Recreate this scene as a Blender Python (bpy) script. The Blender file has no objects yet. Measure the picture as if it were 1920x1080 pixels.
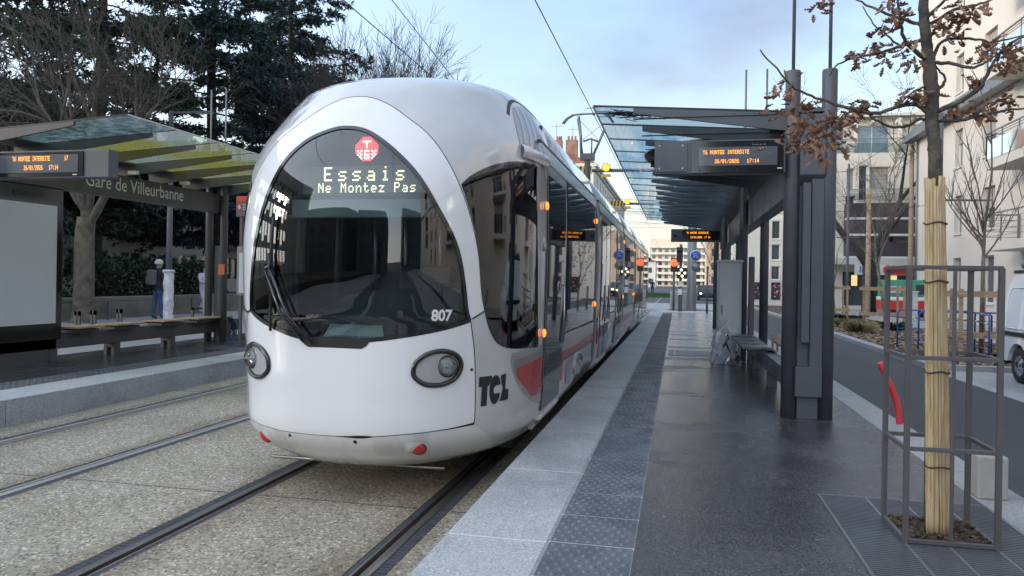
import bpy, bmesh, math, random
import numpy as np
from math import sin, cos, pi, sqrt, radians
from mathutils import Vector, Matrix
from mathutils.geometry import delaunay_2d_cdt

C = bpy.context.scene
COL = C.collection

# ---------------------------------------------------------------- camera
F, CYP, YAW, PITCH, ROLL, EYE = 1408.12, 524.63, .217031, .000251, .016233, 1.612
def _cam():
    r = Vector((cos(YAW), sin(YAW), 0)); f = Vector((-sin(YAW), cos(YAW), 0)); u = Vector((0, 0, 1))
    f2 = cos(PITCH)*f+sin(PITCH)*u; u2 = cos(PITCH)*u-sin(PITCH)*f
    r3 = cos(ROLL)*r+sin(ROLL)*u2; u3 = cos(ROLL)*u2-sin(ROLL)*r
    cd = bpy.data.cameras.new('camera'); co = bpy.data.objects.new('camera', cd); COL.objects.link(co)
    m = Matrix((r3, u3, -f2)).transposed().to_4x4(); m.translation = Vector((0, 0, EYE))
    co.matrix_world = m
    cd.sensor_width = 36; cd.lens = F/1920*36; cd.shift_y = (CYP-540)/1920
    cd.clip_start = .05; cd.clip_end = 3000
    C.camera = co
_cam()

# ---------------------------------------------------------------- sky, sun, exposure
SUN_EL, SUN_AZ = radians(15), radians(238)      # azimuth clockwise from +Y: low, behind and left of the camera
def _world():
    w = bpy.data.worlds.new('World'); C.world = w; w.use_nodes = True
    n = w.node_tree.nodes; l = w.node_tree.links; n.clear()
    out = n.new('ShaderNodeOutputWorld'); bg = n.new('ShaderNodeBackground'); bg2 = n.new('ShaderNodeBackground')
    sky = n.new('ShaderNodeTexSky'); sky.sky_type = 'NISHITA'; sky.sun_disc = False
    sky.sun_elevation = SUN_EL; sky.sun_rotation = SUN_AZ; sky.air_density = 1.2; sky.dust_density = .6; sky.ozone_density = 2.2
    l.new(sky.outputs[0], bg.inputs[0]); bg.inputs[1].default_value = .15
    tc = n.new('ShaderNodeTexCoord'); sep = n.new('ShaderNodeSeparateXYZ'); l.new(tc.outputs['Generated'], sep.inputs[0])
    def mth(op, a, b=None):
        m = n.new('ShaderNodeMath'); m.operation = op
        for i, x in enumerate((a, b)):
            if x is None: continue
            if hasattr(x, 'links'): l.new(x, m.inputs[i])
            else: m.inputs[i].default_value = x
        return m.outputs[0]
    zz = mth('ADD', mth('MAXIMUM', sep.outputs[2], 0.0), .12)
    cx = mth('DIVIDE', sep.outputs[0], zz); cy = mth('DIVIDE', sep.outputs[1], zz)
    com = n.new('ShaderNodeCombineXYZ'); l.new(cx, com.inputs[0]); l.new(cy, com.inputs[1])
    no = n.new('ShaderNodeTexNoise'); l.new(com.outputs[0], no.inputs['Vector'])
    no.inputs['Scale'].default_value = .55; no.inputs['Detail'].default_value = 7; no.inputs['Roughness'].default_value = .55; no.inputs['Distortion'].default_value = .35
    mr = n.new('ShaderNodeMapRange'); l.new(no.outputs[0], mr.inputs[0])
    mr.inputs[1].default_value = .38; mr.inputs[2].default_value = .72; mr.interpolation_type = 'SMOOTHSTEP'
    no2 = n.new('ShaderNodeTexNoise'); l.new(com.outputs[0], no2.inputs['Vector']); no2.inputs['Scale'].default_value = .75; no2.inputs['Detail'].default_value = 5
    mr2 = n.new('ShaderNodeMapRange'); l.new(no2.outputs[0], mr2.inputs[0]); mr2.inputs[1].default_value = .46; mr2.inputs[2].default_value = .60
    mx = n.new('ShaderNodeMix'); mx.data_type = 'RGBA'; l.new(mr2.outputs[0], mx.inputs[0])
    mx.inputs[6].default_value = (.61, .76, .99, 1); mx.inputs[7].default_value = (.42, .455, .62, 1)
    # towards the horizon the thin cloud turns cream (dusk light through more air)
    hz = n.new('ShaderNodeMapRange'); l.new(sep.outputs[2], hz.inputs[0]); hz.inputs[1].default_value = .02; hz.inputs[2].default_value = .34
    hz.interpolation_type = 'SMOOTHSTEP'
    mx2 = n.new('ShaderNodeMix'); mx2.data_type = 'RGBA'; l.new(hz.outputs[0], mx2.inputs[0])
    mx2.inputs[6].default_value = (1.02, .98, .88, 1); l.new(mx.outputs[2], mx2.inputs[7])
    l.new(mx2.outputs[2], bg2.inputs[0])
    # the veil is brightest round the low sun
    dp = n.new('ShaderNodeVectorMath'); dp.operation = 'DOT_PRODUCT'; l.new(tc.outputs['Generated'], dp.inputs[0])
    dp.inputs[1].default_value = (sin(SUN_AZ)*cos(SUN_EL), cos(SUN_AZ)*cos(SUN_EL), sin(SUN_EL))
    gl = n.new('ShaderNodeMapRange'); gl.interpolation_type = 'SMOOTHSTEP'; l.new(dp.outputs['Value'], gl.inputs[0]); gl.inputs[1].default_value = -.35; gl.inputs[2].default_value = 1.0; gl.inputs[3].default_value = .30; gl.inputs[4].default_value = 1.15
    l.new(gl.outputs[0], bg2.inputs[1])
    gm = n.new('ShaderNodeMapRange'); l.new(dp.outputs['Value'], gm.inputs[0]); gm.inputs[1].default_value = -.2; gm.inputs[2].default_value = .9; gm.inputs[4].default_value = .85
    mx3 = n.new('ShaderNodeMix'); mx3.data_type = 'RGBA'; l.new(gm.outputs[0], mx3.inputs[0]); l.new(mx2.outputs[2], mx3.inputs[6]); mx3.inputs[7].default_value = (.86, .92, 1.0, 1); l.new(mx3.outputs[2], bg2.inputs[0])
    mxf = mth('MULTIPLY_ADD', mr.outputs[0], .42); mxf.node.inputs[2].default_value = .50
    hzi = mth('SUBTRACT', 1.0, hz.outputs[0])
    fac = mth('MAXIMUM', mxf, mth('MULTIPLY', hzi, .92))
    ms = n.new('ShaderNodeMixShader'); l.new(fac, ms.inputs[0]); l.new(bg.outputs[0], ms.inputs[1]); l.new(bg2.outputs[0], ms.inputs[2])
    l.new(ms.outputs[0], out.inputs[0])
    sd = bpy.data.lights.new('sun', 'SUN'); sd.energy = .8; sd.angle = radians(14); sd.color = (1, .86, .68)
    so = bpy.data.objects.new('sun', sd); COL.objects.link(so)
    d = Vector((sin(SUN_AZ)*cos(SUN_EL), cos(SUN_AZ)*cos(SUN_EL), sin(SUN_EL)))
    so.rotation_euler = d.to_track_quat('Z', 'Y').to_euler()
_world()
C.view_settings.view_transform = 'Standard'; C.view_settings.look = 'None'
C.view_settings.exposure = 1.62; C.view_settings.gamma = 1
try:
    C.cycles.use_denoising = True; C.cycles.max_bounces = 7; C.cycles.transparent_max_bounces = 12
    C.cycles.sample_clamp_indirect = 6
except Exception: pass

# ---------------------------------------------------------------- materials
def newmat(name):
    m = bpy.data.materials.new(name); m.use_nodes = True
    n = m.node_tree.nodes; l = m.node_tree.links
    return m, n, l, n['Principled BSDF']
def setc(s, c): s.default_value = (c[0], c[1], c[2], 1)
_tc = {}
def pm(name, col, rough=.5, metal=0, var=.12, scale=3, bump=0, bscale=60, col2=None, thr=(.4, .65), coat=0, emit=None, es=1, rvar=0, spec=.5, stretch=(1, 1, 1)):
    """paint, metal, stone ...: base colour with slow and fine variation, rough variation and fine relief"""
    m, n, l, b = newmat(name)
    tc = n.new('ShaderNodeTexCoord'); mp = n.new('ShaderNodeMapping'); l.new(tc.outputs['Object'], mp.inputs[0]); mp.inputs['Scale'].default_value = stretch
    no = n.new('ShaderNodeTexNoise'); l.new(mp.outputs[0], no.inputs['Vector']); no.inputs['Scale'].default_value = scale; no.inputs['Detail'].default_value = 6
    mr = n.new('ShaderNodeMapRange'); l.new(no.outputs[0], mr.inputs[0]); mr.inputs[1].default_value = thr[0]; mr.inputs[2].default_value = thr[1]
    mx = n.new('ShaderNodeMix'); mx.data_type = 'RGBA'; l.new(mr.outputs[0], mx.inputs[0])
    c2 = col2 or tuple(max(0, x*(1-var)) for x in col); c1 = tuple(x*(1+var*.5) for x in col) if not col2 else col
    setc(mx.inputs[6], c1); setc(mx.inputs[7], c2); l.new(mx.outputs[2], b.inputs['Base Color'])
    b.inputs['Roughness'].default_value = rough; b.inputs['Metallic'].default_value = metal
    b.inputs['Coat Weight'].default_value = coat; b.inputs['Coat Roughness'].default_value = .04; b.inputs['Specular IOR Level'].default_value = spec
    if rvar:
        r = n.new('ShaderNodeMapRange'); l.new(no.outputs[0], r.inputs[0]); r.inputs[1].default_value = .35; r.inputs[2].default_value = .65
        r.inputs[3].default_value = max(0, rough-rvar); r.inputs[4].default_value = rough+rvar; l.new(r.outputs[0], b.inputs['Roughness'])
    if bump:
        nb = n.new('ShaderNodeTexNoise'); l.new(mp.outputs[0], nb.inputs['Vector']); nb.inputs['Scale'].default_value = bscale; nb.inputs['Detail'].default_value = 4
        bp = n.new('ShaderNodeBump'); l.new(nb.outputs[0], bp.inputs['Height']); bp.inputs['Strength'].default_value = bump; bp.inputs['Distance'].default_value = .02
        l.new(bp.outputs[0], b.inputs['Normal'])
    if emit:
        setc(b.inputs['Emission Color'], emit); b.inputs['Emission Strength'].default_value = es
    return m
def aggregate(name, base, stone, dark, scale=55, patch=None, rough=.85, bump=.35, wet=0, wscale=.6, wthr=(.45, .62), amount=.62, spots=None, dust=None):
    """speckled ground: stones of two tones in a binder, slow stains, optional wet film where water lies"""
    m, n, l, b = newmat(name)
    tc = n.new('ShaderNodeTexCoord')
    vo = n.new('ShaderNodeTexVoronoi'); l.new(tc.outputs['Object'], vo.inputs['Vector']); vo.inputs['Scale'].default_value = scale
    sp = n.new('ShaderNodeSeparateColor'); l.new(vo.outputs['Color'], sp.inputs[0])
    r1 = n.new('ShaderNodeMapRange'); l.new(sp.outputs[0], r1.inputs[0]); r1.inputs[1].default_value = amount; r1.inputs[2].default_value = min(1, amount+.3)
    r2 = n.new('ShaderNodeMapRange'); l.new(sp.outputs[1], r2.inputs[0]); r2.inputs[1].default_value = .6; r2.inputs[2].default_value = .95
    m1 = n.new('ShaderNodeMix'); m1.data_type = 'RGBA'; l.new(r1.outputs[0], m1.inputs[0]); setc(m1.inputs[6], base); setc(m1.inputs[7], stone)
    m2 = n.new('ShaderNodeMix'); m2.data_type = 'RGBA'; l.new(r2.outputs[0], m2.inputs[0]); l.new(m1.outputs[2], m2.inputs[6]); setc(m2.inputs[7], dark)
    no = n.new('ShaderNodeTexNoise'); l.new(tc.outputs['Object'], no.inputs['Vector']); no.inputs['Scale'].default_value = wscale; no.inputs['Detail'].default_value = 8; no.inputs['Roughness'].default_value = .6
    r3 = n.new('ShaderNodeMapRange'); l.new(no.outputs[0], r3.inputs[0]); r3.inputs[1].default_value = wthr[0]; r3.inputs[2].default_value = wthr[1]
    m3 = n.new('ShaderNodeMix'); m3.data_type = 'RGBA'; m3.blend_type = 'MULTIPLY'; l.new(r3.outputs[0], m3.inputs[0]); l.new(m2.outputs[2], m3.inputs[6]); setc(m3.inputs[7], patch or (.8, .8, .78))
    col = m3.outputs[2]
    def mm(op, a, b_=None, c=None):
        q = n.new('ShaderNodeMath'); q.operation = op
        for i, x in enumerate((a, b_, c)):
            if x is None: continue
            if hasattr(x, 'links'): l.new(x, q.inputs[i])
            else: q.inputs[i].default_value = x
        return q.outputs[0]
    if spots:    # trodden gum and small stains
        vs_ = n.new('ShaderNodeTexVoronoi'); l.new(tc.outputs['Object'], vs_.inputs['Vector']); vs_.inputs['Scale'].default_value = spots[1]
        s2 = n.new('ShaderNodeSeparateColor'); l.new(vs_.outputs['Color'], s2.inputs[0])
        f_ = mm('MULTIPLY', mm('LESS_THAN', vs_.outputs['Distance'], mm('MULTIPLY', s2.outputs[1], .075)), mm('GREATER_THAN', s2.outputs[0], .55))
        m4 = n.new('ShaderNodeMix'); m4.data_type = 'RGBA'; l.new(mm('MULTIPLY', f_, .6), m4.inputs[0]); l.new(col, m4.inputs[6]); setc(m4.inputs[7], spots[0]); col = m4.outputs[2]
    if dust:     # brake dust and oil along the rails
        sx = n.new('ShaderNodeSeparateXYZ'); l.new(tc.outputs['Object'], sx.inputs[0]); d_ = None
        for xr in dust:
            q = mm('ABSOLUTE', mm('SUBTRACT', sx.outputs[0], xr)); d_ = q if d_ is None else mm('MINIMUM', d_, q)
        nd = n.new('ShaderNodeTexNoise'); l.new(tc.outputs['Object'], nd.inputs['Vector']); nd.inputs['Scale'].default_value = 2.2; nd.inputs['Detail'].default_value = 6
        r5 = n.new('ShaderNodeMapRange'); l.new(mm('MULTIPLY_ADD', nd.outputs[0], -.35, d_), r5.inputs[0]); r5.inputs[1].default_value = -.10; r5.inputs[2].default_value = .16; r5.inputs[3].default_value = .85; r5.inputs[4].default_value = 0
        m5 = n.new('ShaderNodeMix'); m5.data_type = 'RGBA'; m5.blend_type = 'MULTIPLY'; l.new(r5.outputs[0], m5.inputs[0]); l.new(col, m5.inputs[6]); setc(m5.inputs[7], (.62, .56, .48)); col = m5.outputs[2]
    l.new(col, b.inputs['Base Color'])
    b.inputs['Roughness'].default_value = rough
    if wet:
        r4 = n.new('ShaderNodeMapRange'); l.new(no.outputs[0], r4.inputs[0]); r4.inputs[1].default_value = wthr[0]; r4.inputs[2].default_value = wthr[1]
        r4.inputs[3].default_value = rough; r4.inputs[4].default_value = wet; l.new(r4.outputs[0], b.inputs['Roughness'])
    nb = n.new('ShaderNodeTexNoise'); l.new(tc.outputs['Object'], nb.inputs['Vector']); nb.inputs['Scale'].default_value = scale*1.2; nb.inputs['Detail'].default_value = 3
    ad = n.new('ShaderNodeMath'); ad.operation = 'ADD'; l.new(nb.outputs[0], ad.inputs[0]); l.new(sp.outputs[2], ad.inputs[1])
    bp = n.new('ShaderNodeBump'); l.new(ad.outputs[0], bp.inputs['Height']); bp.inputs['Strength'].default_value = bump; bp.inputs['Distance'].default_value = .008
    l.new(bp.outputs[0], b.inputs['Normal'])
    return m
def glassmat(name, tint=(.75, .82, .82), refl=1.0, rough=.0, pattern=None):
    m, n, l, b = newmat(name); n.remove(b); out = n['Material Output']
    tr = n.new('ShaderNodeBsdfTransparent'); setc(tr.inputs[0], tint)
    gl = n.new('ShaderNodeBsdfGlossy'); gl.inputs['Roughness'].default_value = rough; setc(gl.inputs[0], (1, 1, 1))
    fr = n.new('ShaderNodeFresnel'); fr.inputs[0].default_value = 1.5
    mu = n.new('ShaderNodeMath'); mu.operation = 'MULTIPLY'; mu.use_clamp = True; l.new(fr.outputs[0], mu.inputs[0]); mu.inputs[1].default_value = refl
    ms = n.new('ShaderNodeMixShader'); l.new(mu.outputs[0], ms.inputs[0]); l.new(tr.outputs[0], ms.inputs[1]); l.new(gl.outputs[0], ms.inputs[2])
    if pattern:   # printed film: colours of a picture in the pane
        tc = n.new('ShaderNodeTexCoord'); mp = n.new('ShaderNodeMapping'); l.new(tc.outputs['Object'], mp.inputs[0]); mp.inputs['Scale'].default_value = pattern['scale']
        no = n.new('ShaderNodeTexNoise'); l.new(mp.outputs[0], no.inputs['Vector']); no.inputs['Scale'].default_value = pattern.get('s', 1); no.inputs['Detail'].default_value = 5; no.inputs['Distortion'].default_value = .6
        cr = n.new('ShaderNodeValToRGB'); l.new(no.outputs[0], cr.inputs[0])
        e = cr.color_ramp.elements; st = pattern['ramp']
        e[0].position = st[0][0]; e[0].color = (*st[0][1], 1); e[1].position = st[-1][0]; e[1].color = (*st[-1][1], 1)
        for p_, c_ in st[1:-1]: x = e.new(p_); x.color = (*c_, 1)
        tl = n.new('ShaderNodeBsdfTranslucent'); l.new(cr.outputs[0], tl.inputs[0]); l.new(cr.outputs[0], tr.inputs[0])
        m2 = n.new('ShaderNodeMixShader'); m2.inputs[0].default_value = pattern.get('film', .45); l.new(tr.outputs[0], m2.inputs[1]); l.new(tl.outputs[0], m2.inputs[2])
        l.new(m2.outputs[0], ms.inputs[1])
    l.new(ms.outputs[0], out.inputs[0])
    return m
def foliage(name, c1, c2, rough=.6, scale=.7):
    m, n, l, b = newmat(name)
    tc = n.new('ShaderNodeTexCoord'); no = n.new('ShaderNodeTexNoise'); l.new(tc.outputs['Object'], no.inputs['Vector']); no.inputs['Scale'].default_value = scale; no.inputs['Detail'].default_value = 5
    g = n.new('ShaderNodeNewGeometry'); ad = n.new('ShaderNodeMath'); ad.operation = 'MULTIPLY_ADD'; l.new(g.outputs['Random Per Island'], ad.inputs[0]); ad.inputs[1].default_value = .45; l.new(no.outputs[0], ad.inputs[2])
    mr = n.new('ShaderNodeMapRange'); l.new(ad.outputs[0], mr.inputs[0]); mr.inputs[1].default_value = .45; mr.inputs[2].default_value = .95
    mx = n.new('ShaderNodeMix'); mx.data_type = 'RGBA'; l.new(mr.outputs[0], mx.inputs[0]); setc(mx.inputs[6], c1); setc(mx.inputs[7], c2)
    l.new(mx.outputs[2], b.inputs['Base Color']); b.inputs['Roughness'].default_value = rough; b.inputs['Specular IOR Level'].default_value = .2
    return m
def emat(name, col, s=1):
    m, n, l, b = newmat(name); setc(b.inputs['Base Color'], tuple(c*.3 for c in col)); setc(b.inputs['Emission Color'], col); b.inputs['Emission Strength'].default_value = s
    b.inputs['Roughness'].default_value = .4
    return m
M = dict(
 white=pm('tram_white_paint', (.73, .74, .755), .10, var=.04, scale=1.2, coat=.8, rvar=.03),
 shaded_white=pm('tram_white_paint_shaded', (.52, .525, .53), .13, var=.10, scale=2, coat=.7, rvar=.05),  # same white paint as the front; side and roof shade put into the colour
 dirty=pm('tram_lower_white', (.62, .62, .61), .2, col2=(.47, .45, .42), thr=(.50, .74), scale=2.6, coat=.5, rvar=.08, stretch=(2.2, 2.2, .6)),
 black=pm('black_rubber', (.012, .013, .015), .45, var=.2),
 gloss_black=pm('black_gloss', (.01, .011, .013), .12, var=.1, coat=.5),
 darkglass=pm('dark_tinted_glass', (.012, .016, .02), .02, var=.05, spec=1.0),
 skyglass=pm('sky_reflection_glass', (.26, .34, .40), .05, var=.3, scale=.8, spec=.9),  # sky reflected in the penthouse panes, put into a pale blue colour
 midglass=pm('window_glass', (.05, .065, .075), .05, var=.3, scale=.6, spec=.9),
 red=pm('tram_red_paint', (.42, .035, .04), .22, var=.06, coat=.6),
 silver=pm('silver_paint', (.36, .37, .38), .28, metal=.25, var=.06, coat=.3),
 steel=pm('brushed_steel', (.5, .5, .5), .32, metal=1, var=.15),
 chrome=pm('chrome', (.75, .75, .76), .08, metal=1, var=.03),
 railbright=pm('polished_rail_head', (.62, .60, .58), .38, metal=.7, var=.15, scale=3, stretch=(8, .3, 8)),
 rail=pm('worn_rail_steel', (.30, .28, .275), .34, metal=.85, var=.3, scale=4, stretch=(8, .4, 8), bump=.1),
 railhole=pm('rail_groove', (.035, .027, .022), .7, var=.4, scale=9),
 rubber=pm('rail_rubber', (.05, .055, .065), .55, var=.3, scale=14, bump=.2),
 anth=pm('anthracite_steel', (.078, .085, .098), .42, var=.12, scale=2.5, rvar=.05, bump=.03, bscale=300),
 anth2=pm('dark_brown_grey_steel', (.080, .078, .082), .48, var=.12, scale=2.5, bump=.03, bscale=300),
 granite=aggregate('pale_granite', (.40, .41, .42), (.54, .55, .56), (.27, .28, .29), 130, (.74, .75, .76), .72, .12, wscale=1.3, spots=((.24, .24, .25), 6)),
 kerb=aggregate('kerb_stone', (.30, .305, .31), (.38, .38, .385), (.2, .2, .21), 120, (.84, .84, .84), .65, .12, wscale=.9),
 platface=aggregate('platform_face_concrete', (.17, .175, .185), (.22, .225, .235), (.12, .12, .13), 90, (.72, .72, .74), .75, .15, wscale=1.1),
 tactile=pm('tactile_tile', (.112, .122, .142), .40, var=.22, scale=5, rvar=.10, bump=.15, bscale=220),
 trackbed=aggregate('exposed_aggregate', (.345, .315, .25), (.69, .63, .51), (.15, .135, .11), 66, (.66, .64, .60), .82, .5, wscale=.7, wthr=(.44, .70), amount=.74, dust=(-3.09, -1.655, -4.78, -6.22)),
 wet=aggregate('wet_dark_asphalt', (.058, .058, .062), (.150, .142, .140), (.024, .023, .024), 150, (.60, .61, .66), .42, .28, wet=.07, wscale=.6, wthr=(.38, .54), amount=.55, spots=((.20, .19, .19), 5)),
 wet2=aggregate('wet_asphalt_sky_sheen', (.19, .19, .20), (.34, .335, .34), (.08, .08, .085), 170, (.8, .8, .8), .42, .35, wet=.16, wscale=.7, wthr=(.36, .52), amount=.5),  # sky sheen on the far wet asphalt, put into a paler colour
 road=aggregate('road_asphalt', (.042, .045, .05), (.07, .072, .076), (.025, .026, .03), 110, (.8, .8, .82), .72, .25, wscale=.3),
 pave=aggregate('pale_pavement', (.30, .30, .295), (.36, .36, .355), (.23, .23, .23), 70, (.82, .82, .82), .55, .12, wscale=.5),
 wood=pm('new_softwood', (.34, .24, .155), .7, var=.35, scale=6, stretch=(1, 1, 6), bump=.15, bscale=40),
 seatwood=pm('bench_wood', (.34, .26, .17), .5, var=.25, scale=8, stretch=(6, 1, 1)),
 cane=pm('dry_cane', (.50, .39, .23), .55, var=.45, scale=7, stretch=(8, 8, .7), bump=.2, bscale=60, col2=(.34, .225, .10), thr=(.42, .72)),
 bark=pm('grey_bark', (.105, .092, .075), .9, var=.5, scale=12, bump=.7, bscale=45, col2=(.05, .047, .04)),
 bark_dark=pm('dark_bark', (.035, .03, .027), .9, var=.5, scale=6, bump=.6, bscale=30),
 bark_pale=pm('pale_lichen_bark', (.155, .132, .10), .9, var=.5, scale=5, bump=.5, bscale=30, col2=(.075, .068, .052)),
 twig=pm('twig_bark', (.135, .115, .09), .85, var=.4, scale=3, col2=(.075, .066, .056)),
 twig_dark=pm('dark_twig', (.06, .05, .048), .9, var=.4, scale=2),
 leafdry=foliage('dry_oak_leaf', (.36, .21, .14), (.15, .085, .06), .65, 8),
 cedar=foliage('dark_cedar_needles', (.062, .100, .088), (.018, .034, .038), .7, .5),
 cedar2=foliage('green_cedar_needles', (.085, .120, .080), (.022, .040, .034), .7, .6),
 hedge=foliage('hedge_leaves', (.03, .055, .025), (.01, .02, .012), .6, 2),
 dryplant=foliage('dry_stems', (.30, .24, .13), (.10, .10, .055), .8, 3),
 litter=foliage('leaf_litter', (.36, .27, .19), (.16, .11, .075), .85, 5),
 grass=foliage('grass_blades', (.05, .10, .025), (.03, .06, .02), .8, 2),
 soil=pm('bark_mulch', (.11, .075, .05), .95, var=.6, scale=30, bump=.8, bscale=60, col2=(.03, .022, .018)),
 plaster=pm('cream_render', (.60, .54, .475), .9, var=.07, scale=.35, bump=.12, bscale=90),
 plaster2=pm('pale_render', (.58, .56, .51), .9, var=.08, scale=.3, bump=.1, bscale=60),
 plaster3=pm('yellow_render', (.68, .63, .53), .9, var=.08, scale=.4),
 concrete=pm('concrete', (.34, .335, .32), .85, var=.2, scale=1.4, bump=.2, bscale=40),
 pinkwall=pm('warm_far_render', (.62, .50, .40), .9, var=.1, scale=.05),
 purple=pm('aubergine_cladding', (.055, .042, .048), .55, var=.25, scale=.6),
 roof=pm('clay_tiles', (.25, .115, .075), .85, var=.3, scale=.5, stretch=(1, 12, 1)),
 chimney=pm('chimney_brick', (.27, .155, .11), .9, var=.3, scale=1.5),
 zinc=pm('zinc_sheet', (.19, .195, .205), .45, metal=.5, var=.15, scale=.8),
 frame_white=pm('white_joinery', (.66, .66, .64), .5, var=.06),
 shutter=pm('beige_shutter', (.33, .30, .26), .7, var=.15, scale=.5, stretch=(.2, .2, 16)),
 vanwhite=pm('van_white_paint', (.70, .71, .73), .2, var=.04, coat=.7, scale=1),
 tyre=pm('tyre_rubber', (.018, .018, .019), .85, var=.3, scale=8),
 blue=pm('blue_barrier_paint', (.035, .075, .28), .4, var=.2),
 plasticred=pm('red_conduit', (.55, .035, .045), .4, var=.12, scale=5),
 cabinet=pm('cabinet_grey', (.47, .49, .50), .45, var=.08, scale=.7, rvar=.05),
 poster=pm('blank_poster', (.56, .60, .66), .35, var=.10, scale=.55, coat=.5, spec=.6),
 paper=pm('white_paper', (.86, .93, .93), .7, var=.03),
 navy=pm('navy_cloth', (.026, .028, .042), .9, var=.3, scale=6),
 denim=pm('denim', (.05, .085, .19), .9, var=.3, scale=8),
 skin=pm('skin', (.42, .27, .20), .6, var=.1),
 greyhair=pm('white_hair', (.55, .54, .52), .8, var=.2, scale=20),
 bag=pm('grey_backpack', (.13, .12, .125), .85, var=.2, scale=10),
 lilac=pm('pale_lilac_cloth', (.52, .48, .58), .85, var=.12, scale=6),
 darkhair=pm('black_cap', (.012, .012, .014), .8, var=.2),
 hose=pm('blue_hose', (.05, .09, .17), .4, var=.2),
 sheet=None, led=emat('amber_led', (1, .34, .03), 1.15), ledw=emat('warm_white_led', (1, .86, .54), .85), ledr=emat('red_led', (1, .05, .045), 1.1),
 ledw2=emat('pale_led', (1, .9, .85), .9),
 amber=emat('amber_lamp', (1, .42, .02), 1.0), amber_soft=emat('amber_marker', (1, .25, .02), .75), redlamp=emat('red_signal', (1, .06, .02), 1.4), head=emat('headlight', (1, .74, .36), 5),
 green=emat('pale_green_signal', (.9, 1, .6), .8), warmwin=emat('lit_shop', (1, .66, .3), .35),
 yellow=pm('yellow_board', (.60, .38, .04), .5, var=.1), signblue=pm('sign_blue', (.03, .10, .42), .35, var=.08),
 letter=pm('pale_lettering', (.72, .72, .70), .5, var=.05), letterdim=pm('grey_lettering', (.22, .235, .25), .5, var=.1), ink=pm('ink', (.015, .016, .02), .5, var=.1), pred=pm('sign_red', (.50, .03, .03), .45, var=.08),
 green_paint=pm('green_panel', (.06, .30, .17), .45, var=.2), panel=pm('display_screen', (.085, .095, .11), .18, var=.15, scale=2, coat=.4),
 olive=pm('display_matrix', (.15, .15, .10), .35, var=.25, scale=3),
 canewire=pm('dark_wire', (.05, .04, .035), .6, var=.2), wire=pm('overhead_wire', (.03, .032, .036), .5, var=.1),
 dash=pm('dashboard_teal', (.03, .06, .07), .5, var=.2, scale=3), cabgrey=pm('cab_interior', (.026, .036, .038), .6, var=.3, scale=1.5), blindgrey=pm('sun_blind', (.22, .26, .26), .6, var=.1),
 stone=pm('garden_wall_stone', (.16, .145, .115), .9, var=.3, scale=1.5, bump=.3, bscale=12),
)
M['sheet'] = glassmat('plastic_sheet', (.85, .86, .88), 1.4, .15, dict(scale=(6, 6, 6), s=1, film=.72, ramp=[(.3, (.92, .93, .95)), (.5, (.97, .97, .98)), (.7, (.85, .87, .9))]))
M['wind'] = glassmat('windscreen_glass', (.56, .69, .69), 2.0)
M['cabglass'] = glassmat('cab_side_glass', (.22, .25, .27), 1.6)
M['clear'] = glassmat('clear_glass', (.84, .89, .91), 1.0)
M['balcony_glass'] = glassmat('balcony_glass', (.55, .62, .62), 1.4, .05)
M['canopy'] = glassmat('printed_canopy_glass', (.6, .75, .85), .55, .02, dict(scale=(.9, .16, 1), s=1.3, film=.24,
    ramp=[(.30, (.88, .97, .99)), (.42, (.78, .92, .97)), (.50, (.34, .60, .84)), (.56, (.60, .82, .93)), (.66, (.92, .97, .98))]))
M['canopy_clear'] = glassmat('pale_canopy_glass', (.80, .92, .97), .5, .02)
M['canopy_yellow'] = glassmat('yellow_printed_canopy_glass', (.7, .7, .3), .5, .02, dict(scale=(.7, .5, 1), s=1.6, film=.36,
    ramp=[(.30, (.82, .93, .88)), (.45, (.84, .88, .44)), (.55, (.80, .74, .10)), (.68, (.88, .95, .88))]))
M['canopy_dark'] = glassmat('dark_mottled_canopy_glass', (.12, .18, .18), .22, .02, dict(scale=(3, 3, 1), s=2.5, film=.35,
    ramp=[(.35, (.10, .17, .16)), (.5, (.22, .32, .30)), (.65, (.46, .56, .56))]))

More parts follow.
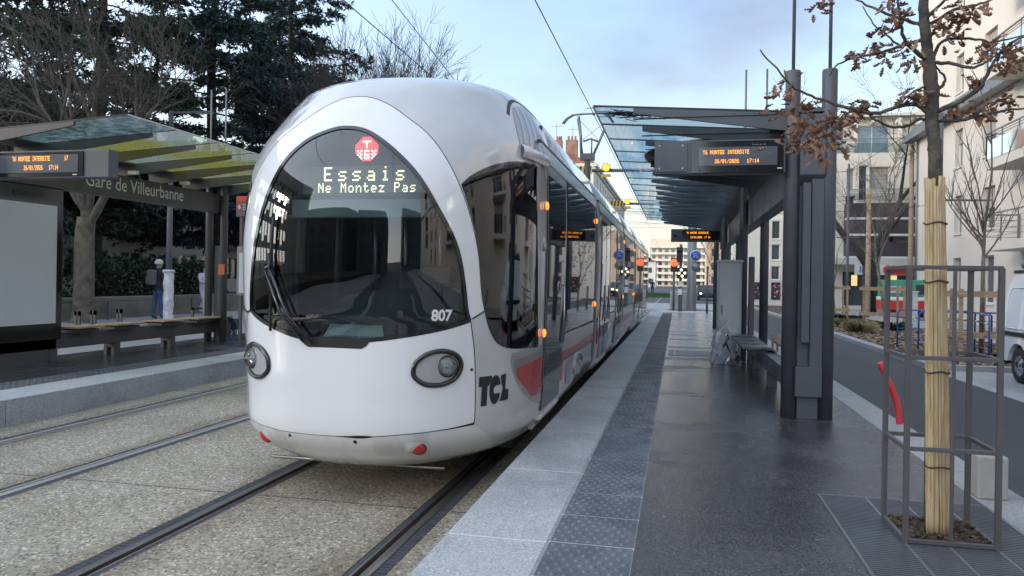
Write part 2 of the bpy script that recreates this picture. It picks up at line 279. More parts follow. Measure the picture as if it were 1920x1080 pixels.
# ---------------------------------------------------------------- mesh helpers
class MB:
    def __init__(s): s.v = []; s.f = []; s.m = []; s.s = []
    def add(s, vs, fs, mi=0, smooth=False):
        o = len(s.v); s.v.extend([tuple(map(float, x)) for x in vs])
        for f in fs: s.f.append([i+o for i in f]); s.m.append(mi); s.s.append(smooth)
        return s
    def box(s, x0, x1, y0, y1, z0, z1, mi=0):
        v = [(x, y, z) for x in (x0, x1) for y in (y0, y1) for z in (z0, z1)]
        return s.add(v, [(0, 1, 3, 2), (4, 6, 7, 5), (0, 4, 5, 1), (2, 3, 7, 6), (0, 2, 6, 4), (1, 5, 7, 3)], mi)
    def obox(s, c, size, rot=None, mi=0):
        c = Vector(c); h = Vector(size)/2; rot = rot or Matrix.Identity(3)
        v = [c+rot@Vector((x*h.x, y*h.y, z*h.z)) for x in (-1, 1) for y in (-1, 1) for z in (-1, 1)]
        return s.add(v, [(0, 1, 3, 2), (4, 6, 7, 5), (0, 4, 5, 1), (2, 3, 7, 6), (0, 2, 6, 4), (1, 5, 7, 3)], mi)
    def bar(s, p, q, w, h, up=(0, 0, 1), mi=0, w2=None, h2=None):
        p = Vector(p); q = Vector(q); d = (q-p).normalized(); up = Vector(up)
        if abs(d.dot(up)) > .98: up = Vector((0, 1, 0))
        a = d.cross(up).normalized(); b = a.cross(d); w2 = w if w2 is None else w2; h2 = h if h2 is None else h2
        v = [p+a*x*w/2+b*y*h/2 for x, y in ((-1, -1), (1, -1), (1, 1), (-1, 1))]+[q+a*x*w2/2+b*y*h2/2 for x, y in ((-1, -1), (1, -1), (1, 1), (-1, 1))]
        return s.add(v, [(3, 2, 1, 0), (4, 5, 6, 7), (0, 1, 5, 4), (1, 2, 6, 5), (2, 3, 7, 6), (3, 0, 4, 7)], mi)
    def tube(s, pts, r, n=8, mi=0, cap=True, closed=False):
        pts = [Vector(p) for p in pts]; k = len(pts)
        rs = r if isinstance(r, (list, tuple)) else [r]*k
        vs = []; a = None
        for i, p in enumerate(pts):
            d = (pts[(i+1) % k]-pts[i-1]) if closed else (pts[min(i+1, k-1)]-pts[max(i-1, 0)])
            if d.length < 1e-9: d = Vector((0, 0, 1))
            d.normalize()
            a = d.orthogonal() if a is None else a-d*a.dot(d)
            if a.length < 1e-6: a = d.orthogonal()
            a.normalize(); b = d.cross(a)
            for j in range(n): t = 2*pi*j/n; vs.append(p+(a*cos(t)+b*sin(t))*rs[i])
        fs = []
        for i in range(k if closed else k-1):
            i2 = (i+1) % k
            for j in range(n): fs.append((i*n+j, i2*n+j, i2*n+(j+1) % n, i*n+(j+1) % n))
        s.add(vs, fs, mi, n > 4)
        if cap and not closed:
            o = len(s.v)-k*n; s.f.append([o+j for j in range(n)]); s.m.append(mi); s.s.append(False)
            s.f.append([o+(k-1)*n+j for j in range(n)][::-1]); s.m.append(mi); s.s.append(False)
        return s
    def prism(s, poly, vec, mi=0):
        vec = Vector(vec); k = len(poly); v = [Vector(p) for p in poly]; v = v+[p+vec for p in v]
        return s.add(v, [tuple(range(k))[::-1], tuple(range(k, 2*k))]+[(i, (i+1) % k, k+(i+1) % k, k+i) for i in range(k)], mi)
    def lathe(s, prof, c, axis=(0, 0, 1), n=16, mi=0, smooth=True):
        c = Vector(c); ax = Vector(axis).normalized(); a = ax.orthogonal().normalized(); b = ax.cross(a)
        vs = []
        for r, h in prof:
            for j in range(n): t = 2*pi*j/n; vs.append(c+ax*h+(a*cos(t)+b*sin(t))*max(r, 1e-5))
        fs = [(i*n+j, i*n+(j+1) % n, (i+1)*n+(j+1) % n, (i+1)*n+j) for i in range(len(prof)-1) for j in range(n)]
        return s.add(vs, fs, mi, smooth)
    def grid(s, fn, nu, nv, mi=0, smooth=True):
        vs = [fn(i/nu, j/nv) for j in range(nv+1) for i in range(nu+1)]
        w = nu+1
        return s.add(vs, [(j*w+i, j*w+i+1, (j+1)*w+i+1, (j+1)*w+i) for j in range(nv) for i in range(nu)], mi, smooth)
    def quad(s, a, b, c, d, mi=0): return s.add([a, b, c, d], [(0, 1, 2, 3)], mi)
    def text(s, txt, size, org, xd, yd, mi=0, align='LEFT', mapf=None, bold=0, sx=1.0):
        cu = bpy.data.curves.new('lettering', 'FONT'); cu.body = txt; cu.size = size; cu.align_x = align; cu.offset = bold; cu.resolution_u = 4
        o = bpy.data.objects.new('lettering', cu); COL.objects.link(o)
        me = o.evaluated_get(bpy.context.evaluated_depsgraph_get()).to_mesh()
        vv = [(v.co.x*sx, v.co.y) for v in me.vertices]; ff = [tuple(p.vertices) for p in me.polygons]
        o.to_mesh_clear(); bpy.data.objects.remove(o); bpy.data.curves.remove(cu)
        if mapf: s.add([mapf(x, y) for x, y in vv], ff, mi)
        else:
            org = Vector(org); xd = Vector(xd); yd = Vector(yd); s.add([org+xd*x+yd*y for x, y in vv], ff, mi)
        return s
    def dots(s, txt, px, org, xd, yd, mi=0, adv=6, fill=.82, py=None):
        """dot matrix lettering; px = dot pitch"""
        org = Vector(org); xd = Vector(xd); yd = Vector(yd); py = py or px
        for k, ch in enumerate(txt):
            rows = FONT.get(ch)
            if not rows: continue
            for r_, bits in enumerate(rows):
                for c_ in range(5):
                    if bits[c_] == '1':
                        p = org+xd*((k*adv+c_)*px)+yd*((6-r_)*py)
                        s.add([p, p+xd*px*fill, p+xd*px*fill+yd*py*fill, p+yd*py*fill], [(0, 1, 2, 3)], mi)
        return s
    def build(s, name, mats, parent=None, bevel=0, normals=None, seg=2):
        me = bpy.data.meshes.new(name)
        off = Vector((0, 0, 0)); p = parent
        while p is not None: off += p.location; p = p.parent
        vs = np.array(s.v, dtype=np.float64).reshape(-1, 3)-np.array(off)
        me.from_pydata(vs.tolist(), [], s.f)
        ml = mats if isinstance(mats, (list, tuple)) else [mats]
        for m in ml: me.materials.append(M[m] if isinstance(m, str) else m)
        if s.f:
            me.polygons.foreach_set('material_index', s.m); me.polygons.foreach_set('use_smooth', s.s)
        me.update()
        if normals is not None:
            me.polygons.foreach_set('use_smooth', [True]*len(me.polygons)); me.normals_split_custom_set_from_vertices(normals)
        o = bpy.data.objects.new(name, me); COL.objects.link(o)
        if parent is not None: o.parent = parent
        if bevel:
            b = o.modifiers.new('bevel', 'BEVEL'); b.width = bevel; b.segments = seg; b.limit_method = 'ANGLE'; b.angle_limit = radians(40)
        return o
FONT = {k: v.split() for k, v in {
 'T': '11111 00100 00100 00100 00100 00100 00100', '6': '00110 01000 10000 11110 10001 10001 01110', 'M': '10001 11011 10101 10101 10001 10001 10001',
 'O': '01110 10001 10001 10001 10001 10001 01110', 'N': '10001 11001 10101 10101 10011 10001 10001', 'E': '11111 10000 10000 11110 10000 10000 11111',
 'I': '01110 00100 00100 00100 00100 00100 01110', 'R': '11110 10001 10001 11110 10100 10010 10001', 'D': '11110 10001 10001 10001 10001 10001 11110',
 '2': '01110 10001 00001 00110 01000 10000 11111', '0': '01110 10001 10011 10101 11001 10001 01110', '1': '00100 01100 00100 00100 00100 00100 01110',
 '7': '11111 00001 00010 00100 01000 01000 01000', '4': '00010 00110 01010 10010 11111 00010 00010', '/': '00001 00001 00010 00100 01000 10000 10000',
 ':': '00000 00100 00100 00000 00100 00100 00000', 's': '00000 00000 01111 10000 01110 00001 11110', 'a': '00000 00000 01110 00001 01111 10001 01111',
 'i': '00100 00000 01100 00100 00100 00100 01110', 'e': '00000 00000 01110 10001 11111 10000 01110', 'o': '00000 00000 01110 10001 10001 10001 01110',
 'n': '00000 00000 10110 11001 10001 10001 10001', 't': '01000 01000 11110 01000 01000 01001 00110', 'z': '00000 00000 11111 00010 00100 01000 11111',
 'P': '11110 10001 10001 11110 10000 10000 10000'}.items()}
def tag(o, label=None, cat=None, group=None, kind=None):
    for k, v in (('label', label), ('category', cat), ('group', group), ('kind', kind)):
        if v: o[k] = v
    return o
def thing(name, loc, label, cat, group=None):
    o = bpy.data.objects.new(name, None); COL.objects.link(o); o.location = loc; o.empty_display_size = .3
    return tag(o, label, cat, group)
def struct(o): o['kind'] = 'structure'; return o
def dup(root, loc, label=None, rz=0, scale=None, group=None):
    def cp(o, parent):
        c = o.copy(); COL.objects.link(c)
        if parent is not None: c.parent = parent
        for ch in list(o.children): cp(ch, c)
        return c
    r = cp(root, None); r.location = loc; r.rotation_euler = (0, 0, rz)
    if scale: r.scale = (scale,)*3 if not isinstance(scale, (tuple, list)) else scale
    if label: r['label'] = label
    if group: r['group'] = group
    return r
def spline(pts, n=8, closed=False):
    P = [np.array(p, float) for p in pts]; k = len(P); out = []
    for i in range(k if closed else k-1):
        g = (lambda j: P[j % k]) if closed else (lambda j: P[min(max(j, 0), k-1)])
        p0, p1, p2, p3 = g(i-1), g(i), g(i+1), g(i+2)
        for j in range(n):
            f = j/n; out.append(.5*(2*p1+(p2-p0)*f+(2*p0-5*p1+4*p2-p3)*f*f+(3*p1-p0-3*p2+p3)*f**3))
    if not closed: out.append(P[-1])
    return out
# ================================================================= ground, tracks, platforms, road
RNG = random.Random(7)
ZP = .28                                     # platform level above the rails
XG, XE = -2.372, -1.16                       # our track centre, platform edge
g = MB(); g.quad((-700, -300, -.13), (700, -300, -.13), (700, 1200, -.13), (-700, 1200, -.13)); struct(g.build('ground', 'road'))
RAILS = [(-3.090, -1), (-1.655, 1), (-6.218, -1), (-4.783, 1)]   # gauge face x, side the head lies on
def track_bed():
    cuts = []
    for x, s in RAILS:
        lo, hi = (x-.135, x+.095) if s < 0 else (x-.095, x+.135)
        cuts.append((lo, hi))
    cuts.sort(); b = MB(); x0 = -6.80
    edges = []
    for lo, hi in cuts: edges.append((x0, lo)); x0 = hi
    edges.append((x0, XE+.01))
    for a, c in edges: b.box(a, c, -9, 46, -.3, 0)
    struct(b.build('track_bed', 'trackbed'))
track_bed()
b = MB()
for y in (1.35, 5.0, 9.2, 14.0, 19.0, 25.0, 32.0):
    for a, c in ((-6.79, -6.36), (-6.10, -4.90), (-4.64, -3.24), (-2.98, -1.76), (-1.51, XE)): b.box(a, c, y-.006, y+.006, -.01, .0012)
struct(b.build('bed_joint', 'railhole'))
for i, (x, s) in enumerate(RAILS):
    lab = ['rail under the left wheels of the white tram', 'rail under the right wheels of the tram, nearest the right-hand platform',
           'steel rail of the empty track, nearest the far left platform', 'steel rail of the empty track, closest to the white tram'][i]
    m = MB()
    Y0, Y1 = -9, 81
    m.box(*sorted((x, x+s*.058)), Y0, Y1, -.2, .004)                   # head
    m.box(*sorted((x-s*.040, x-s*.056)), Y0, Y1, -.2, .001)            # guard lip
    o = m.build('tram_rail', 'rail' if i < 2 else 'railbright', bevel=.004); tag(o, lab, 'rail', 'grooved tram rails')
    h = MB(); h.box(*sorted((x+s*.0005, x-s*.0395)), Y0, Y1, -.2, -.035); h.build('rail_groove', 'railhole', o)
    q = MB(); q.box(*sorted((x+s*.0585, x+s*.135)), Y0, 46, -.2, -.003); q.box(*sorted((x-s*.0565, x-s*.095)), Y0, 46, -.2, -.004)
    if i in (1, 0):
        for k in range(110):
            y = 1.2+k*.045
            q.box(*sorted((x+s*.064, x+s*.128)), y, y+.02, -.003, .001)
    q.build('rubber_seal', 'rubber', o)
# right platform
PY0, PY1 = -8, 34.3
def platform_edge(name, x0, x1, joints, label=None):
    b = MB()
    ys = [PY0]+[y for y in joints if PY0 < y < PY1]+[PY1]
    for a, c in zip(ys, ys[1:]): b.box(x0, x1, a+.003, c-.003, ZP-.1, ZP)
    o = b.build(name, 'granite', bevel=.004); struct(o)
    b = MB()
    for y in joints:
        if PY0 < y < PY1: b.box(x0+.01, x1, y-.005, y+.005, ZP-.05, ZP-.0012)
    struct(b.build('edge_joint', 'letter')); return o
platform_edge('platform_edge', XE, -.632, [3.78+1.42*k for k in range(-9, 22)])
b = MB(); b.box(XE+.012, 2.15, PY0, PY1, -.3, ZP-.012); struct(b.build('platform_slab', 'platface'))
def tactile(name, x0, nx, y_first, ny, pitch, domes_to, sgn=1):
    b = MB(); t = pitch
    for k in range(ny):
        y = y_first+k*t
        b.box(x0+.006, x0+nx*t-.006, y+.004, y+t-.004, ZP-.05, ZP+.002)
    n = 7; jb = MB()
    for k in range(ny): jb.box(x0, x0+nx*t, y_first+k*t-.006, y_first+k*t+.006, ZP-.05, ZP+.0008)
    struct(jb.build('tile_joint', 'letter'))
    for k in range(ny):
        y = y_first+k*t
        if y > domes_to: break
        seg = 8 if y < 7 else 5
        for i in range(n):
            for j in range(n):
                cx = x0+.032+(nx*t-.064)*(i+.5*(j % 2))/(n-.5); cy = y+.04+(t-.08)*j/(n-1)
                vs = [(cx+.0185*cos(2*pi*q/seg), cy+.0185*sin(2*pi*q/seg), ZP+.0015) for q in range(seg)]+[(cx+.0115*cos(2*pi*q/seg), cy+.0115*sin(2*pi*q/seg), ZP+.0105) for q in range(seg)]
                b.add(vs, [(q, (q+1) % seg, seg+(q+1) % seg, seg+q) for q in range(seg)]+[tuple(range(seg, 2*seg))], 0, False)
    struct(b.build(name, 'tactile'))
tactile('tactile_paving', -.620, .93, 3.79-.462*10, 76, .462, 33)
b = MB(); b.box(-.632, -.190, PY0, PY1, ZP-.06, ZP-.0015); struct(b.build('paving_joint', 'kerb'))
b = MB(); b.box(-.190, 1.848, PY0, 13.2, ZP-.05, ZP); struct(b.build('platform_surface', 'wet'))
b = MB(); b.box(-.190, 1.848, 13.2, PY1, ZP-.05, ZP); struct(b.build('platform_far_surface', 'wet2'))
b = MB()
for k in range(-6, 24): b.box(1.852, 2.165, k*1.5+.004, k*1.5+1.496, -.3, ZP+.004)
struct(b.build('platform_kerb', 'kerb', bevel=.008))
def flat_thing(name, mat, x0, x1, y0, y1, z, lab, cat, group=None, kind=None):
    b = MB(); b.box(x0, x1, y0, y1, z-.02, z+.003); return tag(b.build(name, mat), lab, cat, group, kind)
flat_thing('drain_channel', 'anth', -.17, .84, 15.75, 16.05, ZP, 'dark drain channel across the platform, farther of the two by the hatch', 'drain', 'drain channels across the platform')
flat_thing('drain_channel', 'anth', -.19, .84, 13.35, 13.75, ZP, 'dark drain channel across the platform beside the bagged cabinet foot', 'drain', 'drain channels across the platform')
hx = thing('access_hatch', (.35, 14.6, ZP), 'dark metal access hatch in the platform between two drain channels', 'hatch')
b = MB(); b.box(-.03, .80, 14.15, 15.05, ZP-.02, ZP+.004); b.build('hatch_cover', 'anth', hx)
b = MB(); b.box(-.15, -.05, 14.0, 15.2, ZP-.02, ZP+.003); b.box(.82, .84, 14.0, 15.2, ZP-.02, ZP+.003); b.box(-.05, .82, 14.0, 14.12, ZP-.02, ZP+.003); b.box(-.05, .82, 15.08, 15.2, ZP-.02, ZP+.003); b.build('hatch_frame', 'kerb', hx)
for y in (19.6, 18.0): flat_thing('drain_channel', 'anth', -.17, .52, y, y+.22, ZP, 'narrow dark drain channel across the far end of the platform, '+('beyond its twin' if y > 19 else 'nearer than its twin'), 'drain', 'drain channels across the platform')
# ramps and paving beyond the platform end
b = MB(); b.box(-7.5, XE-.0, 46, 60, -.3, -.002); b.box(XE, 3.0, 34.3, 60, -.3, -.01); struct(b.build('crossing_paving', 'pave'))
b = MB(); b.quad((-7, 60, -.01), (40, 60, -.01), (40, 82, -.01), (-7, 82, -.01)); struct(b.build('cross_street', 'road'))
b = MB(); b.box(-.9, 2.4, 39.5, 41.5, -.2, .10); b.box(-.6, 2.6, 45, 47.5, -.2, .08); struct(b.build('island_kerb', 'granite', bevel=.01))
# right road, far kerb, parking bay, planted strip, pavement
b = MB(); b.quad((2.1, -40, -.08), (5.0, -40, -.08), (5.0, 60, -.08), (2.1, 60, -.08)); struct(b.build('service_road', 'road'))
b = MB()
for k in range(-3, 42): b.box(5.0, 5.26, k*1.0+16.6+.004, k*1.0+17.6-.004, -.3, .045) if k >= 0 else b.box(5.0, 5.22, k*1.0+16.6+.004, k*1.0+17.596, -.3, -.06)
for k in range(-34, -3): b.box(5.0, 5.22, k+16.6+.004, k+17.596, -.3, -.06)
for k in range(4): b.box(5.26+k*.9+.004, 5.26+k*.9+.896, 16.6, 16.8, -.3, .045)
struct(b.build('road_kerb', 'kerb', bevel=.01))
b = MB(); b.quad((5.22, -40, -.065), (8.9, -40, -.065), (8.9, 16.6, -.065), (5.22, 16.6, -.065)); struct(b.build('parking_bay', 'pave'))
b = MB(); b.quad((5.26, 16.8, .0), (8.9, 16.8, .0), (8.9, 60, .0), (5.26, 60, .0)); struct(b.build('planting_bed', 'soil'))
b = MB(); b.quad((8.9, -40, .02), (14, -40, .02), (14, 60, .02), (8.9, 60, .02)); struct(b.build('pavement', 'pave'))
# leaf litter on the bed
b = MB()
for k in range(9000):
    y = 16.9+abs(RNG.gauss(0, 1))*11; x = RNG.uniform(5.3, 8.85)
    if y > 58: continue
    a = RNG.uniform(0, 6.28); r = RNG.uniform(.04, .095); t = RNG.uniform(-.6, .6); z = .012+RNG.random()*.05
    p = [(x+r*cos(a+q)*(1 if i % 2 == 0 else .55), y+r*sin(a+q)*(1 if i % 2 == 0 else .55), z+t*r*cos(q)*.6) for i, q in enumerate((0, 1.57, 3.14, 4.71))]
    b.add(p, [(0, 1, 2, 3)])
tag(b.build('leaf_litter', 'litter'), 'brown dead leaves covering the planted strip', 'leaf litter', kind='stuff')
# left platform
LX = -6.80
b = MB()
for k in range(-8, 20): b.box(LX-.62, LX, k*2.0+.5+.004, k*2.0+2.496, -.3, ZP)
struct(b.build('left_platform_edge', 'granite', bevel=.006))
b = MB(); b.box(LX-.64, LX-.012, PY0, 40, -.35, ZP-.012); struct(b.build('left_platform_slab', 'platface'))
b = MB()
for k in range(90):
    y = -2+k*.46; b.box(LX-1.06, LX-.63, y+.004, y+.456, ZP-.06, ZP+.002)
    for i in range(5):
        for j in range(5): cx = LX-1.02+.09*i; cy = y+.05+.09*j; b.box(cx-.014, cx+.014, cy-.014, cy+.014, ZP, ZP+.007)
struct(b.build('left_tactile_paving', 'tactile'))
b = MB(); b.box(-9.75, LX-1.06, PY0, 40, -.3, ZP); struct(b.build('left_platform_surface', 'wet'))
b = MB(); b.box(-16.4, -9.75, PY0-30, 60, -.3, ZP-.004); struct(b.build('left_pavement', 'pave'))
b = MB(); b.box(-70, -16.4, -60, 120, -.3, .55); struct(b.build('garden_ground', 'soil'))
b = MB()
for k in range(14000):
    x = -17-abs(RNG.gauss(0, 1))*6; y = RNG.uniform(14, 58); h = RNG.uniform(.05, .13); a = RNG.uniform(0, 3.14); w = .02
    b.add([(x-w*cos(a), y-w*sin(a), .55), (x+w*cos(a), y+w*sin(a), .55), (x+RNG.uniform(-.04, .04), y, .55+h)], [(0, 1, 2)])
tag(b.build('lawn_grass', 'grass'), 'green lawn grass behind the low garden wall', 'grass', kind='stuff')
b = MB(); b.box(-16.6, -.5, 84, 96, -.1, .12); struct(b.build('tramway_lawn', 'grass'))
b = MB()
for k in range(5000):
    x = RNG.uniform(-16, -.6); y = RNG.uniform(84.1, 95.9); a = RNG.uniform(0, 3.14); w = .05
    b.add([(x-w*cos(a), y-w*sin(a), .12), (x+w*cos(a), y+w*sin(a), .12), (x+RNG.uniform(-.1, .1), y, .12+RNG.uniform(.1, .22))], [(0, 1, 2)])
tag(b.build('verge_grass', 'grass'), 'strip of green grass across the tracks beyond the tram', 'grass', kind='stuff')
# ================================================================= tram
XC = -2.33
ROWS = np.array([[0.235, 0.937, 5.15, 6.7, 2.247], [0.27, 1.024, 5.071, 6.7, 2.319], [0.34, 1.103, 4.989, 6.7, 2.588], [0.5, 1.168, 4.882, 6.7, 2.819],
 [0.8, 1.189, 4.865, 6.7, 2.828], [1.1, 1.198, 4.868, 6.7, 2.887], [1.4, 1.204, 4.866, 6.7, 2.993], [1.9, 1.212, 4.862, 6.7, 3.057], [2.3, 1.212, 4.894, 6.7, 2.888],
 [2.6, 1.203, 4.995, 6.7, 2.58], [2.8, 1.172, 5.112, 6.7, 2.257], [3.0, 1.1, 5.277, 6.7, 2.061], [3.15, 0.995, 5.482, 6.7, 2.092], [3.27, 0.836, 5.857, 6.7, 2.118],
 [3.34, 0.596, 6.25, 6.7, 2.148], [3.37, 0.295, 6.722, 6.76, 2.184]])
def _cr(tab, v):
    n = len(tab); x = np.clip(np.asarray(v, float), 0, 1)*(n-1); i = np.minimum(x.astype(int), n-2); f = (x-i)[..., None]
    p0 = tab[np.maximum(i-1, 0)]; p1 = tab[i]; p2 = tab[i+1]; p3 = tab[np.minimum(i+2, n-1)]
    return .5*((2*p1)+(-p0+p2)*f+(2*p0-5*p1+4*p2-p3)*f**2+(-p0+3*p1-3*p2+p3)*f**3)
def SURF(t, v):
    t = np.asarray(t, float); r = _cr(ROWS, v); z, W, y0, yS, p = [r[..., k] for k in range(5)]
    a = np.clip(t, -1, 1)*np.pi/2; c, s = np.cos(a), np.sin(a)
    x = W*np.sign(s)*np.abs(s)**(2/p); y = yS-(yS-y0)*np.abs(c)**(2/p)+np.maximum(np.abs(t)-1, 0)
    return np.stack([XC+x, y, z], -1)
def SNRM(t, v, e=.006):
    t = np.asarray(t, float); v = np.asarray(v, float)
    a = SURF(t+e, v)-SURF(t-e, v); b = SURF(t, np.minimum(v+e, 1))-SURF(t, np.maximum(v-e, 0))
    n = np.cross(a, b); return n/np.maximum(np.linalg.norm(n, axis=-1, keepdims=True), 1e-9)
def SP(t, v, off=0): return SURF(t, v)+SNRM(t, v)*off
SCL = np.array([1.9, 3.6])
def inpoly(P, poly):
    x, y = P[:, 0], P[:, 1]; ins = np.zeros(len(P), bool); k = len(poly)
    for i in range(k):
        x1, y1 = poly[i]; x2, y2 = poly[(i+1) % k]
        c = ((y1 > y) != (y2 > y)); ins ^= c & (x < (x2-x1)*(y-y1)/((y2-y1) if y2 != y1 else 1e-12)+x1)
    return ins
def cdt(polys, lines, T, V):
    pts = [np.array((t, v)) for t in T for v in V]; edges = []
    for pl, closed in [(p, True) for p in polys]+[(l, False) for l in lines]:
        o = len(pts); pts += [np.array(p) for p in pl]; k = len(pl)
        edges += [(o+i, o+(i+1) % k) for i in range(k if closed else k-1)]
    r = delaunay_2d_cdt([Vector((p*SCL).tolist()) for p in pts], edges, [], 0, 1e-5)
    tv = np.array([[q[0], q[1]] for q in r[0]])/SCL; tri = np.array([list(f) for f in r[2]])
    return tv, tri
def emit_region(name, mat, tv, tri, off, parent, flip=False, bevel=0):
    u, inv = np.unique(tri, return_inverse=True); inv = inv.reshape(tri.shape); q = tv[u]
    n = SNRM(q[:, 0], q[:, 1]); p = SURF(q[:, 0], q[:, 1])+n*off
    # orient outwards
    f = inv.copy(); nn = np.cross(p[f[:, 1]]-p[f[:, 0]], p[f[:, 2]]-p[f[:, 0]]); s = (nn*n[f[:, 0]]).sum(1) < 0; f[s] = f[s][:, ::-1]
    m = MB(); m.add(p.tolist(), f.tolist(), 0, True)
    return m.build(name, mat, parent, normals=n.tolist())
def patch(name, mat, poly, off, parent, n=14):
    P = np.array(poly); lo = P.min(0); hi = P.max(0)
    T = np.linspace(lo[0], hi[0], n)[1:-1]; V = np.linspace(lo[1], hi[1], n)[1:-1]
    tv, tri = cdt([poly], [], T, V); c = tv[tri].mean(1); return emit_region(name, mat, tv, tri[inpoly(c, poly)], off, parent)
def ribbon_mb(mb, pts, w, off, closed=False, mi=0):
    P = np.array(pts); p = SURF(P[:, 0], P[:, 1]); n = SNRM(P[:, 0], P[:, 1]); k = len(P)
    tg = (np.roll(p, -1, 0)-np.roll(p, 1, 0)) if closed else np.gradient(p, axis=0)
    tg /= np.maximum(np.linalg.norm(tg, axis=1, keepdims=True), 1e-9); sd = np.cross(n, tg); sd /= np.linalg.norm(sd, axis=1, keepdims=True)
    ww = np.array(w if isinstance(w, (list, tuple, np.ndarray)) else [w]*k)[:, None]
    a = p-sd*ww/2+n*off; b = p+sd*ww/2+n*off
    mb.add(list(a)+list(b), [(i, (i+1) % k, k+(i+1) % k, k+i) for i in range(k if closed else k-1)], mi, True); return mb
def mir(poly): return [(-t, v) for t, v in poly]
tram = thing('tram', (XC, 4.9, 0), 'long white tram with a rounded nose, large oval windscreen and Essais on its destination display', 'tram')
WTOP = [(.44, .385), (.425, .397), (.405, .425), (.375, .452), (.33, .476), (.28, .500), (.213, .537), (.145, .570), (.085, .599), (.033, .622), (-.017, .630),
        (-.07, .618), (-.125, .598), (-.175, .568), (-.215, .53), (-.267, .48), (-.315, .438), (-.342, .410), (-.345, .393)]
WBOT = [(-.345, .393), (-.27, .381), (-.19, .370), (-.12, .359), (-.06, .352), (0, .350), (.06, .352), (.16, .360), (.318, .373), (.44, .385)]
wind = [tuple(p) for p in spline(WTOP, 6)][:-1]+[tuple(p) for p in spline(WBOT, 6)][:-1]
FR = [(.453, .388), (.515, .398), (.473, .450), (.423, .495), (.380, .528), (.338, .557), (.28, .597), (.215, .642), (.135, .688), (.05, .715), (-.02, .722),
      (-.09, .715), (-.16, .688), (-.235, .642), (-.30, .597), (-.355, .557), (-.395, .528), (-.435, .495), (-.465, .450), (-.475, .41), (-.440, .392), (-.387, .389)]
frame = [FR[0]]+[tuple(p) for p in spline(FR[1:21], 5)]+[FR[21]]
GAP = [(-1, .215), (-.6, .211), (-.41, .208), (-.245, .204), (-.13, .200), (0, .199), (.088, .202), (.178, .207), (.32, .212), (.463, .217), (.488, .218)]
gap = [tuple(p) for p in spline(GAP[2:], 5)]
SEAMR = [(.445, .3835), (.468, .34), (.480, .30), (.488, .252), (.488, .218)]
SEAML = [(-.387, .389), (-.43, .34), (-.44, .30), (-.43, .25), (-.41, .208)]
mask = [WBOT[-1]]+[tuple(p) for p in spline(SEAMR, 4)]+gap[::-1][1:]+[tuple(p) for p in spline(SEAML[::-1], 4)][1:]+[tuple(p) for p in spline(WBOT, 6)][:-1]
SW = [(.39, .530), (.44, .5445), (.533, .563), (.628, .576), (.718, .583), (.84, .588)]
SW2 = [(.912, .324), (.80, .3285), (.72, .331), (.643, .336), (.588, .347), (.55, .368), (.523, .392), (.495, .42), (.47, .46), (.43, .497), (.39, .530)]
sidewin = [tuple(p) for p in spline(SW, 5)]+[(.868, .50), (.885, .45), (.90, .39)]+[tuple(p) for p in spline(SW2, 5)][:-1]
sideL = mir(sidewin)
BUMP = gap+[(.60, .20), (.75, .15), (.80, .0)]
T_ = np.concatenate([np.linspace(-1, 1, 101), [-.005, .005]]); V_ = np.linspace(0, 1, 96)
tv, tri = cdt([wind, frame, mask, sidewin, sideL], [gap, [(.488, .218), (.56, .190), (.62, .16), (.64, .12), (.65, .0)], [(-.41, .208), (-.5, .19), (-.6, .14), (-.65, 0)]], T_, V_)
c_ = tv[tri].mean(1)
rw, rs, rl, rm, rf = [inpoly(c_, p) for p in (wind, sidewin, sideL, mask, frame)]
bump_poly = [(-.65, 0), (-.6, .14), (-.5, .19)]+gap+[(.56, .190), (.62, .16), (.64, .12), (.65, .0), (.65, -.01), (-.65, -.01)]
rb = inpoly(c_, bump_poly)
used = rw | rs | rl | rm | rf | rb
emit_region('windscreen', 'wind', tv, tri[rw], -.004, tram)
emit_region('side_window', 'cabglass', tv, tri[rs], -.003, tram); emit_region('side_window', 'cabglass', tv, tri[rl], -.003, tram)
emit_region('front_panel', 'white', tv, tri[rm & ~rw], 0, tram)
emit_region('windscreen_surround', 'white', tv, tri[rf & ~rw], 0, tram)
emit_region('bumper', 'dirty', tv, tri[rb & ~rm & ~rw], 0, tram)
body = emit_region('body', 'shaded_white', tv, tri[~used], 0, tram)
lin = emit_region('cab_lining', 'black', tv, tri[(~rw & ~rs & ~rl) & (c_[:, 1] > .3)], -.035, tram)
capm = MB(); tt = np.linspace(-1, 1, 41); e1 = SURF(tt, np.ones(41)); capm.add(list(e1)+[(XC, 6.76, 3.375)], [(i, i+1, 41) for i in range(40)], 0, True); capm.build('roof_cap', 'shaded_white', body)
# seams, gaskets
s = MB()
ribbon_mb(s, frame, .006, .0012); ribbon_mb(s, [tuple(p) for p in spline(SEAMR, 4)], .008, .0012); ribbon_mb(s, [tuple(p) for p in spline(SEAML, 4)], .008, .0012)
ribbon_mb(s, [tuple(p) for p in spline([(.445, .3865), (.48, .391), (.515, .398), (.53, .42)], 4)], .006, .0013)
ribbon_mb(s, [tuple(p) for p in spline([(-.345, .393), (-.387, .389), (-.44, .392), (-.475, .396), (-.56, .40)], 4)], .016, .0013)
gw = np.interp(np.linspace(0, 1, len(gap)), [0, .38, .42, .46, .5, .74, .78, .99, 1], [.004, .004, .022, .022, .005, .006, .008, .026, .026])
ribbon_mb(s, gap, gw, .0012)
ribbon_mb(s, [tuple(p) for p in spline([(.30, .905), (.45, .855), (.538, .825), (.655, .808), (.708, .753), (.715, .675), (.715, .595)], 6)], .006, .0012)
ribbon_mb(s, [tuple(p) for p in spline([(.655, .715), (.70, .765), (.78, .795), (.872, .785), (.98, .76)], 6)], .035, .0012)
